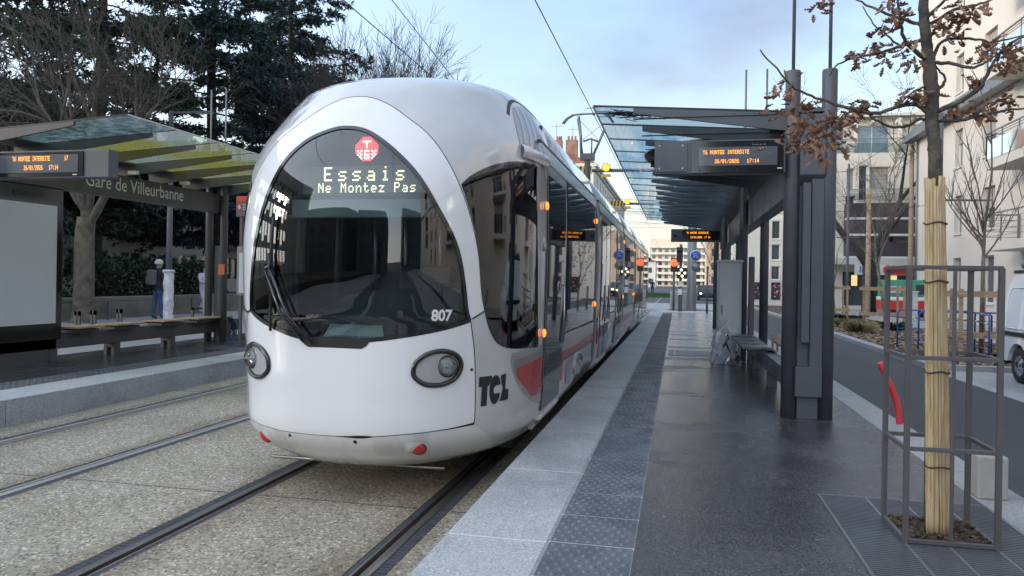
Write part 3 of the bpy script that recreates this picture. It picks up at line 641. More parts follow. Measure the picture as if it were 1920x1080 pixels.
s.build('panel_gap', 'black', body)
gk = MB(); ribbon_mb(gk, wind, .03, .0025, True); ribbon_mb(gk, sidewin, .018, .0022, True); ribbon_mb(gk, sideL, .018, .0022, True); gk.build('window_gasket', 'gloss_black', tram)
patch('wiper_tray', 'black', [tuple(p) for p in ((-.075, .353), (-.062, .341), (-.05, .337), (.045, .337), (.058, .342), (.07, .3535), (.0, .357))], .004, tram)
# headlights
RING = [(.215, .302), (.223, .317), (.263, .330), (.325, .335), (.385, .328), (.41, .312), (.39, .293), (.335, .283), (.27, .283), (.228, .292)]
for sg in (1, -1):
    ring = [(sg*t, v) for t, v in spline(RING, 5, True)]
    h = patch('headlight', pm('headlamp_bowl', (.45, .46, .47), .16, metal=.35, var=.12, scale=6), ring, .0025, tram, 12)
    tb = MB(); P = np.array(ring); tb.tube(list(SP(P[:, 0], P[:, 1], .003)), .019, 8, closed=True); tb.build('headlight_ring', 'gloss_black', h)
    t0, v0 = sg*.350, .311; c0 = SP(t0, v0, .0); nn = SNRM(t0, v0); ax = Vector(nn)*.55+Vector((0, -.55, 0)); ax.normalize()
    l_ = MB(); l_.lathe([(.076, -.03), (.078, .014), (.070, .022), (.064, .012)], c0, ax, 24); l_.build('lamp_rim', 'gloss_black', h)
    l_ = MB(); l_.lathe([(.065, .014), (.058, .002), (.038, -.012), (.0, -.02)], c0, ax, 24); l_.build('reflector', 'chrome', h)
    l_ = MB(); l_.bar(Vector(c0)+ax*.014-Vector((.058, 0, 0)), Vector(c0)+ax*.014+Vector((.058, 0, 0)), .010, .014); l_.lathe([(.014, 0), (.012, .02), (0, .025)], c0, ax, 12); l_.build('lamp_bar', 'steel', h)
    l_ = MB(); l_.lathe([(.070, .018), (.058, .034), (.032, .044), (0, .047)], c0, ax, 24); l_.build('lens', 'clear', h)
    t0, v0 = (.253, .170) if sg > 0 else (-.300, .172)
    c0 = SP(t0, v0); nn = Vector(SNRM(t0, v0)); ax = (nn+Vector((0, -.5, 0))).normalized()
    l_ = MB(); l_.lathe([(.052, -.02), (.053, .006), (.047, .010)], c0, ax, 20); r_ = l_.build('rear_lamp', 'black', tram)
    l_ = MB(); l_.lathe([(.048, .004), (.047, .012), (.03, .018), (0, .02)], c0, ax, 20); l_.build('red_lens', 'pred', r_)
    hd = MB(); hd.grid(lambda a, b: SP(t0+sg*(-.055+.07*a)+0, v0-.018+.040*b, .001+.010*sin(pi*a)*sin(pi*b)), 10, 8); hd.build('lamp_hood', 'dirty', r_)
d_ = MB()
for t0, v0, r0 in ((-.127, .192, .013), (.035, .188, .015), (.463, .303, .013)):
    d_ = MB(); d_.lathe([(r0, 0), (r0*.8, .004), (0, .004)], SP(t0, v0), SNRM(t0, v0), 12); d_.build('tow_hole', 'black', tram)
def smap(t0, v0, off, shear=0):
    e = .01; a = np.linalg.norm(SURF(t0+e, v0)-SURF(t0-e, v0))/(2*e); b = np.linalg.norm(SURF(t0, v0+e)-SURF(t0, v0-e))/(2*e)
    return lambda x, y: SP(t0+(x+shear*y)/a, v0+y/b, off)
n_ = MB(); n_.text('807', .098, 0, 0, 0, align='CENTER', mapf=smap(.312, .3855, .004), bold=.003); n_.build('fleet_number', 'letter', tram)
# operator letters on the flank
def glyphs():
    T = [(0, .66), (0, 1), (.40, 1), (.385, .86), (.30, .66), (.265, .66), (.265, 0), (.085, 0), (.095, .66)]
    Cc = [(.53+.19*cos(a), .5+.5*sin(a)) for a in np.linspace(.35, 2*pi-.35, 40)]
    Cc = [(.70, .64)]+[(.52+.185*cos(a), .5+.5*sin(a)) for a in np.linspace(.42, 2*pi-.55, 40)]+[(.685, .36), (.52, .34), (.47, .40), (.47, .56), (.52, .62)]
    L = [(.705, .97), (.88, 1), (.88, .43), (1.0, .43), (1.0, .06), (.69, .06), (.79, .47), (.70, .80)]
    return T, Cc, L
fl = smap(.588, .2665, .005); lg = MB()
for gph in glyphs():
    q = [((u-.5)*.36, (w-.5)*.215+(u-.5)*.0) for u, w in gph]
    r_ = delaunay_2d_cdt([Vector(p) for p in q], [(i, (i+1) % len(q)) for i in range(len(q))], [], 1, 1e-6)
    lg.add([fl(p[0], p[1]) for p in r_[0]], [tuple(f) for f in r_[2]])
lg.build('operator_logo', 'ink', tram)
patch('grey_decoration', 'silver', [tuple(p) for p in spline([(.69, .322), (.83, .325), (.97, .327)], 3)]+[(.975, .215), (.94, .214), (.90, .221), (.835, .237), (.79, .248), (.74, .266), (.695, .292), (.683, .312)], .002, tram)
patch('grey_decoration', pm('decor_dark_grey', (.22, .22, .22), .3, var=.1), [(.715, .311), (.84, .314), (.973, .317), (.973, .300), (.84, .2985), (.74, .297), (.728, .288), (.74, .276), (.72, .285), (.708, .303)], .004, tram)
patch('red_decoration', 'red', [tuple(p) for p in spline([(.728, .290), (.74, .2965), (.84, .299), (.973, .303)], 3)]+[(.975, .24), (.955, .235), (.90, .2345), (.863, .238), (.82, .252), (.77, .266), (.74, .278)], .005, tram)
# louvre panel and drip lip at the cab roof end
patch('louvre_panel', 'silver', [tuple(p) for p in spline([(.703, .628), (.69, .68), (.70, .735), (.76, .765), (.86, .768), (.90, .70), (.905, .632)], 4)], .004, tram)
lv = MB()
for k in range(4):
    t0 = .735+.048*k; P = [(t0-.012*(i/8)**2, .634+(.118)*i/8) for i in range(9)]; ribbon_mb(lv, P, .012, .012)
lv.build('louvre_rib', 'shaded_white', tram)
lp = MB(); lp.grid(lambda a, b: SP(.705+.215*a, .594+.035*b, .012+.045*sin(pi*(.15+.85*b))*(.6+.4*a)), 14, 6); lp.build('drip_lip', 'shaded_white', tram)
# wipers
w_ = MB()
def sp(t, v, o): return Vector(SP(t, v, o))
for a, b in (((-.035, .343), (-.172, .437)), ((-.058, .346), (-.195, .436))):
    w_.tube([sp(*a, .03), sp((a[0]+b[0])/2, (a[1]+b[1])/2, .05), sp(*b, .045)], .011, 6)
w_.tube([sp(-.20, .436, .045), sp(-.165, .438, .045)], .014, 6)
w = w_.build('wiper', 'gloss_black', tram)
w2 = MB(); w2.tube([sp(-.188+.02*(1-i/8), .487-(.487-.362)*i/8, .022) for i in range(9)], .010, 6); w2.tube([sp(-.18, .45, .03), sp(-.172, .40, .03)], .014, 6); w2.build('wiper_blade', 'black', w)
# cab interior: dashboard, sign, display, blind, partition, seat, grab poles
db = MB(); db.grid(lambda a, b: (XC+.05+(a-.5)*2*1.06*(.80+.2*b), 5.02+.22*abs(a-.5)**1.6*4+b*.95, 1.10+.42*(sin(pi*min(1, b*1.0)*.5)**1.0)*(1-abs(2*a-1)**2.4)), 24, 12); db.build('dashboard', 'dash', tram)
b = MB(); b.box(XC-.8, XC+.8, 5.5, 6.6, .5, 1.08); b.box(XC-1.12, XC+1.12, 6.62, 6.66, .4, 1.5); b.box(XC-1.12, XC-.42, 6.62, 6.66, 1.5, 3.0); b.box(XC+.5, XC+1.12, 6.62, 6.66, 1.5, 3.0); b.box(XC-.42, XC+.5, 6.62, 6.66, 2.35, 3.0); b.build('partition', 'cabgrey', tram)
b = MB(); b.box(XC-1.1, XC+1.1, 10.0, 10.05, .4, 3.0); b.build('saloon_bulkhead', 'cabgrey', tram)
b = MB()
for x in (-.44, -.14, .2, .52): b.tube([(XC+x, 6.6, 1.1), (XC+x, 6.6, 2.6)], .022, 6)
b.build('grab_pole', 'steel', tram)
b = MB(); b.box(XC-.95, XC-.55, 5.35, 5.75, 1.25, 1.62); b.box(XC+.55, XC+.90, 5.5, 5.8, 1.3, 1.58); cs_ = b.build('console', 'black', tram, bevel=.03)
b = MB(); b.box(XC-.90, XC-.60, 5.345, 5.35, 1.32, 1.56); b.box(XC+.58, XC+.86, 5.495, 5.5, 1.34, 1.54); b.build('console_screen', 'panel', cs_)
b = MB()
for x in (-.98, -.60, .62, 1.0): b.tube([(XC+x, 6.1, 1.1), (XC+x*.97, 6.15, 2.5)], .03, 6)
b.build('cab_pillar', 'anth', tram)
b = MB(); b.quad((XC-.40, 6.63, 1.5), (XC+.48, 6.63, 1.5), (XC+.48, 6.63, 2.35), (XC-.40, 6.63, 2.35)); b.build('partition_glass', 'midglass', tram)
b = MB(); b.box(XC+.02, XC+.50, 6.0, 6.1, 1.0, 1.72); b.box(XC+.02, XC+.5, 5.75, 6.1, .95, 1.05); b.build('driver_seat', 'black', tram, bevel=.03)
b = MB(); b.box(-2.80, -1.70, 5.30, 5.75, 2.20, 2.72); b.build('display_housing', 'black', tram, bevel=.02)
ds = MB(); ds.box(-2.755, -1.735, 5.165, 5.30, 2.235, 2.435); ds = ds.build('destination_display', 'olive', tram)
m = MB(); m.dots('Essais', .0132, (-2.585, 5.161, 2.325), (1, 0, 0), (0, 0, 1), adv=8.6, py=.0150, fill=.86); m.dots('Ne Montez Pas', .0086, (-2.63, 5.161, 2.240), (1, 0, 0), (0, 0, 1), adv=7.0, py=.0103, fill=.86); m.build('display_text', 'ledw', ds)
rd = MB(); rd.lathe([(.096, 0), (.096, .03), (0, .03)], (-2.28, 5.27, 2.572), (0, -1, 0), 28); rd = rd.build('route_symbol', 'black', tram)
m = MB(); m2 = MB(); k = 13; pt = .182/k
for i in range(k):
    for j in range(k):
        u, v = (i-(k-1)/2)*pt, (j-(k-1)/2)*pt
        if u*u+v*v > .089**2: continue
        white = (j == 10 and 4 <= i <= 8) or (i == 6 and 7 <= j <= 10) or (j < 6 and i in (1, 2, 3, 9, 10, 11) and (i+j) % 2 == 0) or (j in (1, 3, 5) and 5 <= i <= 7) or (i == 5 and 1 <= j <= 5) or (i == 7 and 1 <= j <= 3)
        (m2 if white else m).box(-2.28+u-pt*.40, -2.28+u+pt*.40, 5.233, 5.237, 2.572+v-pt*.42, 2.572+v+pt*.42)
m.build('red_dots', 'ledr', rd); m2.build('white_dots', 'ledw2', rd)
b = MB(); b.box(-2.83, -1.66, 5.14, 5.17, 2.065, 2.185); b.tube([(-2.85, 5.13, 2.06), (-1.64, 5.13, 2.06)], .012, 6); b.build('sun_blind', 'blindgrey', tram)
b = MB(); b.box(-2.60, -2.0, 5.16, 5.19, 1.14, 1.29); tr_ = b.build('sign_tray', 'anth', tram, bevel=.03)
b = MB(); b.add([(-2.55, 5.10, 1.15), (-2.06, 5.10, 1.15), (-2.10, 5.15, 1.265), (-2.51, 5.15, 1.265)], [(0, 1, 2, 3)]); pp = b.build('paper_notice', 'paper', tr_)
b = MB(); b.text('Ce tramway ne prend pas', .042, (-2.525, 5.102, 1.168), (1, 0, 0), (0, .35, .93)); b.build('notice_text', 'ink', tr_)
# carriages behind the cab
ZS = np.linspace(0, 1, 400); RW = _cr(ROWS, ZS)
def Wz(z): return float(np.interp(z, RW[:, 0], RW[:, 1]))
def section(): return [(RW[i, 1], RW[i, 0]) for i in range(0, 400, 12)]+[(.29, 3.372), (0, 3.378)]
SEC = section()
def carriage(y0, y1, taper=0):
    m = MB(); loop = [(w, z) for w, z in SEC]+[(-w, z) for w, z in SEC[::-1][1:]]; k = len(loop)
    ys = [(y0, .985), (y0+.04, 1), (y1-.04, 1), (y1, .985)]
    if taper: ys = [(y0, .985), (y0+.04, 1), (y1-taper, 1)]+[(y1-taper+taper*sin(q), .35+.65*cos(q)**.6) for q in (.4, .8, 1.1, 1.35, 1.5)]
    vs = []
    for y, s_ in ys: vs += [(XC+w*s_, y, 1.2+(z-1.2)*(s_ if s_ < .98 else 1)) for w, z in loop]
    fs = [(i*k+j, i*k+j+1, (i+1)*k+j+1, (i+1)*k+j) for i in range(len(ys)-1) for j in range(k-1)]
    m.add(vs, fs, 0, True); m.add([vs[j] for j in range(k)], [tuple(range(k))[::-1]]); m.add([vs[(len(ys)-1)*k+j] for j in range(k)], [tuple(range(k))])
    return m
def side(mb, y0, y1, z0, z1, off, sg=1, mi=0, nz=6):
    zs = np.linspace(z0, z1, nz+1); vs = []
    for y in (y0, y1): vs += [(XC+sg*(Wz(z)+off), y, z) for z in zs]
    k = nz+1; vi = [(XC+sg*(Wz(z)-.02), y, z) for y in (y0, y1) for z in zs]
    mb.add(vs, [(i, k+i, k+i+1, i+1) if sg > 0 else (i, i+1, k+i+1, k+i) for i in range(nz)], mi, True)
    o = [vs[i] for i in (0, k-1, 2*k-1, k)]; ii = [vi[i] for i in (0, k-1, 2*k-1, k)]
    mb.add(o+ii, [(0, 1, 5, 4), (1, 2, 6, 5), (2, 3, 7, 6), (3, 0, 4, 7)], mi); return mb
CARS = [(6.70, 10.42), (10.98, 15.85), (16.15, 19.85), (20.20, 24.85), (25.15, 31.3)]
def sidep(name, mat, *a, **k): return side(MB(), *a, **k).build(name, mat, tram)
for ci, (y0, y1) in enumerate(CARS):
    carriage(y0, y1, 1.5 if ci == 4 else 0).build('carriage_body', 'shaded_white', tram)
    ye = y1-(1.5 if ci == 4 else 0)
    for sg in (1, -1):
        sidep('fascia', 'silver', y0 if ci else 6.25, ye, 2.64, 2.775, .010, sg); sidep('gutter_line', 'black', y0 if ci else 6.25, ye, 2.778, 2.806, .012, sg, nz=1)
        sidep('grey_band', 'silver', y0 if ci else 7.55, ye, .895, 1.045, .003, sg, nz=2)
# windows: (y0, y1) spans per carriage; doors the full height
def window(y0, y1, z0=1.085, z1=2.60, divs=()):
    fr = MB(); side(fr, y0-.025, y1+.025, z0-.025, z1+.025, .004); f = fr.build('window_frame', 'black', tram)
    ys = [y0]+list(divs)+[y1]; p = MB()
    for a, b_ in zip(ys, ys[1:]): side(p, a+.008, b_-.008, z0, z1, .008)
    p.build('window_pane', 'darkglass', f)
def door(y0, y1, leaves=1):
    for k in range(leaves):
        a = y0+(y1-y0)*k/leaves; b_ = y0+(y1-y0)*(k+1)/leaves
        fr = MB(); side(fr, a+.004, b_-.004, .36, 2.60, .010); f = fr.build('door', 'silver', tram)
        g_ = MB(); side(g_, a+.045, b_-.045, .47, 2.53, .015); g_.build('door_glass', 'darkglass', f)
        h = MB(); h.tube([(XC+Wz(1.2)+.028, b_-.09, 1.0), (XC+Wz(1.2)+.028, b_-.09, 1.55)], .012, 6); h.build('door_handle', 'steel', f)
    sidep('door_sill', 'steel', y0, y1, .31, .36, .03, nz=1)
    sidep('step_tread', 'frame_white', y0+.05, y1-.05, .385, .43, .034, nz=1)
def leftwin(y0, y1):
    p = MB(); side(p, y0, y1, 1.085, 2.60, .006, -1); p.build('side_window', 'darkglass', tram)
door(6.44, 7.52); window(7.66, 10.30, divs=(9.02, 9.9))
b = MB(); b.lathe([(.06, 0), (.06, .006), (.045, .006)], (XC+Wz(1.55)+.016, 7.1, 1.55), (1, 0, 0), 16); b.build('door_button', 'silver', tram)
sidep('red_band', 'red', 7.56, 10.40, .80, .89, .006); sidep('red_band', 'red', 7.56, 7.64, .60, .79, .006)
door(11.2, 12.6, 2); window(12.75, 13.95, divs=(13.3,)); door(14.1, 15.6, 2)
window(16.3, 19.7, divs=(17.4, 18.6)); sidep('red_band', 'red', 16.2, 19.8, .62, .89, .006); sidep('red_band', 'red', 10.99, 11.18, .70, 1.08, .006)
door(20.5, 21.9, 2); window(22.0, 23.1); door(23.2, 24.7, 2)
window(25.3, 28.2, divs=(26.3, 27.3)); sidep('red_band', 'red', 25.2, 28.2, .62, .89, .006); door(28.3, 29.4)
for y0, y1 in ((7.0, 10.3), (11.2, 15.6), (16.3, 19.7), (20.5, 24.7), (25.3, 29.4)): leftwin(y0, y1)
# pale swirls of the livery under the first saloon window
sw = MB()
for cx, cz, r in ((8.15, .62, .13), (8.75, .62, .10)):
    ring = [(XC+Wz(cz+r*sin(a))+.006, cx+r*1.8*cos(a), cz+r*sin(a)) for a in np.linspace(0, 2*pi, 20, endpoint=False)]
    if r > .12: sw.add(ring, [tuple(range(20))])
    else: sw.tube(ring, .008, 4, closed=True)
sw.tube([(XC+Wz(.5+.25*t)+.006, 9.0+.35*sin(3*t), .5+.25*t) for t in np.linspace(0, 1, 10)], .010, 4)
sw.build('livery_swirl', 'silver', tram)
sl = MB(); side(sl, 7.56, 10.4, .790, .800, .008, nz=1); sl.build('skirt_joint', 'black', tram)
# articulations, underframe, bogies, marker lamps
b = MB()
for (a0, a1), (b0, b1) in zip(CARS, CARS[1:]):
    n = 7
    for k in range(n):
        y = a1+(b0-a1)*(k+.5)/n; s_ = .975 if k % 2 else .945; loop = [(w, z) for w, z in SEC]+[(-w, z) for w, z in SEC[::-1][1:]]
        h = (b0-a1)/n/2*1.05; v = [(XC+w*s_, yy, 1.4+(z-1.4)*s_) for yy in (y-h, y+h) for w, z in loop]; kk = len(loop)
        b.add(v, [(j, j+1, kk+j+1, kk+j) for j in range(kk-1)], 0, False)
b.build('articulation_bellows', 'black', tram)
b = MB(); b.box(XC-.95, XC+.95, 6.35, 31, .16, .36); b.build('underframe', 'black', tram)
for yb in (8.2, 18.0, 28.0):
    m = MB(); m.box(XC-.9, XC+.9, yb-1.1, yb+1.1, .12, .4); bo = m.build('bogie', 'black', tram)
    for dy in (-.85, .85):
        m = MB()
        for sx in (-.72, .72): m.lathe([(0, -.06), (.28, -.06), (.29, 0), (.28, .06), (0, .06)], (XC+sx, yb+dy, .29), (1, 0, 0), 20)
        m.build('wheelset', 'steel', bo)
tb = MB(); tb.tube([(XC-.80, 5.45, .175), (XC+.63, 5.45, .175)], .014, 8); tb.build('obstacle_bar', 'steel', tram)
for y, z in ((6.33, 2.25), (6.36, 1.16), (10.36, 2.44), (10.36, 1.30), (15.8, 2.44), (15.8, 1.30), (19.8, 2.44), (19.8, 1.3), (24.8, 2.44), (24.8, 1.3)):
    m = MB(); m.lathe([(.044, 0), (.044, .012), (.036, .014)], (XC+Wz(z)+(.0 if y > 7 else -.002), y, z), (1, 0, 0), 16); o = m.build('marker_lamp', 'silver', tram)
    m = MB(); m.lathe([(.036, .008), (.034, .026), (.018, .034), (0, .036)], (XC+Wz(z), y, z), (1, 0, 0), 16); m.build('amber_lens', 'amber_soft', o)
m = MB(); m.lathe([(.04, 0), (.04, .01), (0, .01)], (XC+Wz(1.95)+.001, 6.34, 1.9), (1, 0, 0), 14); m.build('emblem', 'silver', tram)
# pantograph on the third carriage
pg = MB(); Y = 19.0
m = MB(); m.box(-2.6, -2.1, 18.4, 19.6, 3.36, 3.48); m.build('pantograph_frame', 'anth', tram)
m = MB(); m.lathe([(.06, 0), (.10, .08), (.06, .16), (.10, .24), (.06, .32), (.10, .4), (.07, 1.24)], (-2.28, Y, 3.46), (0, 0, 1), 12); m.box(-2.46, -2.1, Y-.1, Y+.1, 4.68, 4.84); pt_ = m.build('pantograph_mast', 'anth', tram)
m = MB()
m.tube([(-2.44, Y, 4.82), (-2.46, Y, 5.3), (-2.52, Y, 5.80)], .035, 6); m.tube([(-2.40, Y, 4.82), (-2.58, Y+.2, 5.78)], .018, 6)
m.tube([(-2.13, Y, 4.82), (-2.0, Y, 5.12), (-1.86, Y, 5.45)], .035, 6); m.tube([(-2.40, Y, 5.16), (-2.2, Y, 5.22), (-2.0, Y, 5.14)], .025, 6); m.tube([(-2.18, Y, 5.2), (-2.18, Y, 4.84)], .02, 6)
m.tube([(-2.5, Y, 5.7), (-2.02, Y, 5.2)], .008, 4); m.tube([(-2.42, Y, 5.2), (-1.88, Y, 5.6)], .008, 4)
m.build('pantograph_arm', 'zinc', tram)
m = MB()
for dy, dz in ((0, 0), (.3, .06)): m.tube([(-2.94, Y+dy, 5.62+dz), (-2.84, Y+dy, 5.75+dz), (-2.68, Y+dy, 5.84+dz), (-2.4, Y+dy, 5.86+dz), (-2.0, Y+dy, 5.86+dz), (-1.88, Y+dy, 5.84+dz), (-1.74, Y+dy, 5.75+dz), (-1.66, Y+dy, 5.62+dz)], .022, 6)
m.build('collector_head', 'zinc', tram)
m = MB(); m.box(XC+.95, XC+1.25, 30.9, 31.1, 2.45, 2.62); m.build('mirror', 'black', tram)
# ================================================================= right platform: shelter, bench, display, cabinet, cage, tree
def led_display(name, x0, x1, y, z0, z1, label, face=-1, parts=True):
    """long dark box hung across the platform; screen faces the camera side (-Y)"""
    r = thing(name, ((x0+x1)/2, y, z0), label, 'display', 'information displays of the two shelters')
    m = MB(); m.box(x0, x1, y, y+.16, z0, z1); m.build('case', 'anth', r, bevel=.006)
    return r
def twin_column(parent, x0, x1, y, top=3.75, rod=5.3, mat='anth'):
    for x in (x0, x1):
        m = MB(); m.lathe([(0, ZP), (.073, ZP), (.073, top-.01), (.068, top), (0, top)], (x, y, 0), (0, 0, 1), 20); c = m.build('column', mat, parent)
        m = MB(); m.tube([(x, y, top), (x, y, rod)], .017, 8); m.build('lightning_rod', 'zinc', c)
# ---- near shelter on the right platform
CX0, CX1 = 1.10, 1.445
YC = [7.95, 13.5, 19.05, 22.9]
sh = thing('tram_shelter', (1.27, 7.95, ZP), 'dark grey tram shelter with blue printed glass canopy on the right-hand platform', 'tram shelter', 'tram stop shelters')
for i, y in enumerate(YC): twin_column(sh, CX0, CX1, y, 3.75 if i < 3 else 3.6, 6.6 if i == 0 else 5.3)
m = MB(); m.box(1.175, 1.372, 7.905, 7.995, ZP, .50); m.box(1.15, 1.40, 7.86, 8.02, .505, .80); m.build('base_plate', 'anth', sh, bevel=.004)
m = MB(); m.box(1.20, 1.275, 7.86, 7.94, 1.04, 2.62); m.box(1.285, 1.40, 7.885, 7.98, .80, 2.66); m.box(1.175, 1.28, 7.95, 8.0, .80, 2.6); m.build('cable_duct', 'anth', sh, bevel=.004)
m = MB(); m.prism([(1.165, 7.86, 2.70), (1.165, 7.86, 3.30), (1.165, 8.14, 3.30), (1.165, 8.14, 2.58), (1.165, 7.98, 2.58)], (.235, 0, 0)); m.box(1.23, 1.36, 7.852, 7.86, 2.95, 3.18); m.build('junction_box', 'anth', sh, bevel=.005)
m = MB(); m.box(1.20, 1.40, 8.02, 23.0, 2.62, 3.06); bm_ = m.build('beam', 'anth', sh, bevel=.006)
for y0 in (10.4, 16.2):
    m = MB(); m.text('Gare de Villeurbanne', .30, (1.196, y0+2.9, 2.74), (0, -1, 0), (0, 0, 1)); m.build('station_name', 'letterdim', bm_)
# arms: flat tapering blades every .925 m, rising towards the tram
def slope(x): return 3.335+(1.02-x)*.062
def slopeL(x): return 3.41+(x+8.8)*.06
for k in range(17):
    y = 7.95+.925*k; m = MB()
    tip = -.48+(.05 if k % 3 else 0)
    m.prism([(1.40, y-.02, slope(1.4)+.0), (tip, y-.02, slope(tip)), (tip, y-.02, slope(tip)-.052), (.9, y-.02, slope(.9)-.17), (1.40, y-.02, slope(1.4)-.19)], (0, .04, 0))
    m.box(tip, 1.38, y-.035, y+.035, slope(1.0)-.02, slope(1.0)-.02); m.build('canopy_arm', 'anth', sh)
for k in range(16):
    y = 7.95+.925*k; m = MB(); x0, x1 = -.90, .98
    a = [(x0, y+.012, slope(x0)+.012), (x1, y+.012, slope(x1)+.012), (x1, y+.913, slope(x1)+.012), (x0, y+.913, slope(x0)+.012)]
    m.add(a, [(0, 1, 2, 3)]); p = m.build('glass_panel', 'canopy_clear' if k == 0 else 'canopy', sh)
    m = MB(); m.box(x0, x1, y-.010, y+.010, slope(x0)+.005, slope(x0)+.006)
    m = MB(); m.prism([(x0, y-.008, slope(x0)+.006), (x1, y-.008, slope(x1)+.006), (x1, y-.008, slope(x1)+.024), (x0, y-.008, slope(x0)+.024)], (0, .016, 0)); m.build('joint_profile', 'black', p)
# dark shape of the printed picture on the panes (a brown sweep)
m = MB(); pts = []
cc = spline([(.98, 9.2), (.4, 9.4), (-.1, 9.9), (-.45, 10.7), (-.42, 11.6), (-.05, 12.4), (.4, 12.9), (.98, 13.1)], 6)
q = [(x, y, slope(x)+.006) for x, y in cc]; m.add(q, [tuple(range(len(q)))]); m.build('printed_shape', pm('brown_print', (.16, .125, .115), .5, var=.4, scale=1.5), sh)
m = MB(); m.tube([(x-.01, y, slope(x)+.004) for x, y in cc], .012, 4); m.build('printed_outline', 'letter', sh)
m = MB()
for k in range(60):
    a = Vector((-.55+RNG.gauss(0, .16), 8.25+RNG.gauss(0, .09), 0)); d = RNG.uniform(0, 6.28); pts = [a]
    for j in range(4): d += RNG.uniform(-.8, .8); pts.append(pts[-1]+Vector((cos(d)*.07, sin(d)*.035, 0)))
    m.tube([(p.x, p.y, slope(p.x)+.008) for p in pts], .0045, 3, cap=False)
m.build('printed_branches', 'navy', sh)
m = MB(); m.tube([(-.905, 7.95, slope(-.9)+.014), (-.905, 22.75, slope(-.9)+.014)], .012, 6); m.build('canopy_edge', 'frame_white', sh)
m = MB(); m.box(.98, 1.46, 7.9, 22.8, 3.33, 3.37); m.build('gutter', 'anth', sh)
# ---- displays
d1 = led_display('information_display', -.25, 1.02, 7.80, 2.715, 3.05, 'near display box of the right shelter reading T6 MONTEE INTERDITE')
m = MB(); m.box(-.245, .075, 7.790, 7.80, 2.735, 3.03); pl = m.build('end_plate', 'anth', d1, bevel=.003)
m = MB()
for x in (-.20, .03):
    for z in (2.77, 3.0): m.lathe([(.008, 0), (.006, .004), (0, .004)], (x, 7.79, z), (0, -1, 0), 10)
m.build('screw', 'letter', pl)
m = MB(); m.box(.12, 1.0, 7.786, 7.80, 2.72, 3.035); m.box(.125, .995, 7.780, 7.786, 2.72, 2.775); bz = m.build('bezel', 'gloss_black', d1)
m = MB(); m.box(.19, .94, 7.781, 7.7865, 2.79, 2.975); sc_ = m.build('screen', 'panel', d1)
m = MB(); m.dots('T6 MONTEE INTERDITE', .00395, (.228, 7.779, 2.905), (1, 0, 0), (0, 0, 1), py=.0056); m.dots('26/01/2026   17:14', .00395, (.345, 7.779, 2.815), (1, 0, 0), (0, 0, 1), py=.0056); m.build('screen_text', 'led', sc_)
m = MB(); m.text('Attente en min', .022, (.70, 7.784, 2.99), (1, 0, 0), (0, 0, 1)); m.build('small_print', 'letterdim', bz)
m = MB(); m.box(.94, .985, 7.778, 7.78, 2.752, 2.762); m.build('status_light', 'letter', bz)
m = MB()
for x in (.20, .56): m.lathe([(.009, 0), (0, .003)], (x, 7.78, 2.745), (0, -1, 0), 10)
m.build('sensor', 'black', bz)
d2 = led_display('information_display', -.18, 1.06, 19.3, 2.64, 2.96, 'far display box hanging above the signal post on the right platform')
m = MB(); m.box(.10, 1.0, 19.29, 19.30, 2.68, 2.92); s2 = m.build('screen', 'gloss_black', d2)
m = MB(); m.dots('T6 MONTEE INTERDITE', .0047, (.20, 19.285, 2.84), (1, 0, 0), (0, 0, 1), py=.007); m.dots('26/01/2026  17 14', .0047, (.30, 19.285, 2.73), (1, 0, 0), (0, 0, 1), py=.007); m.build('screen_text', 'led', s2)
m = MB(); m.lathe([(.03, 0), (.03, .03), (0, .03)], (-.07, 19.3, 2.80), (0, -1, 0), 12); m.build('loudspeaker', 'black', d2)
# ---- bench under the right shelter
bn = thing('bench', (1.1, 10.6, ZP), 'dark bench beam with slatted seat pads between the columns of the right shelter', 'bench', 'shelter benches')
m = MB(); m.box(1.14, 1.30, 8.05, 13.4, .50, .70); m.build('bench_beam', 'anth', bn, bevel=.006)
for y in (8.6, 10.3, 12.3):
    m = MB(); m.box(1.16, 1.28, y-.06, y+.06, ZP, .50); m.build('foot', 'anth', bn, bevel=.004)
def seat(root, x, y, w, s, z=.73, back=False, mat='anth', L=.42):
    m = MB()
    P = [(-.5, .0), (-.42, .028), (-.2, .045), (.1, .035), (.5, .042)]
    m.prism([(x+s*p*L, y-w/2, z+q) for p, q in P]+[(x+s*p*L, y-w/2, z+q-.028) for p, q in P[::-1]], (0, w, 0)); t = m.build('seat', mat, root)
    m = MB(); m.box(x-.10, x+.10, y-w*.35, y+w*.35, z-.04, z); m.build('seat_bracket', 'anth', t)
    return t
for y in (10.7, 11.35, 12.0, 12.9): seat(bn, 1.07, y, .5, -1)
m = MB(); m.obox((1.43, 10.7, .86), (.05, 1.2, .20), Matrix.Rotation(radians(50), 3, 'Y'))
for k in range(3): m.obox((1.43-.10, 10.2+k*.5, .80), (.03, .04, .22))
m.build('lean_rest', 'seatwood', bn)
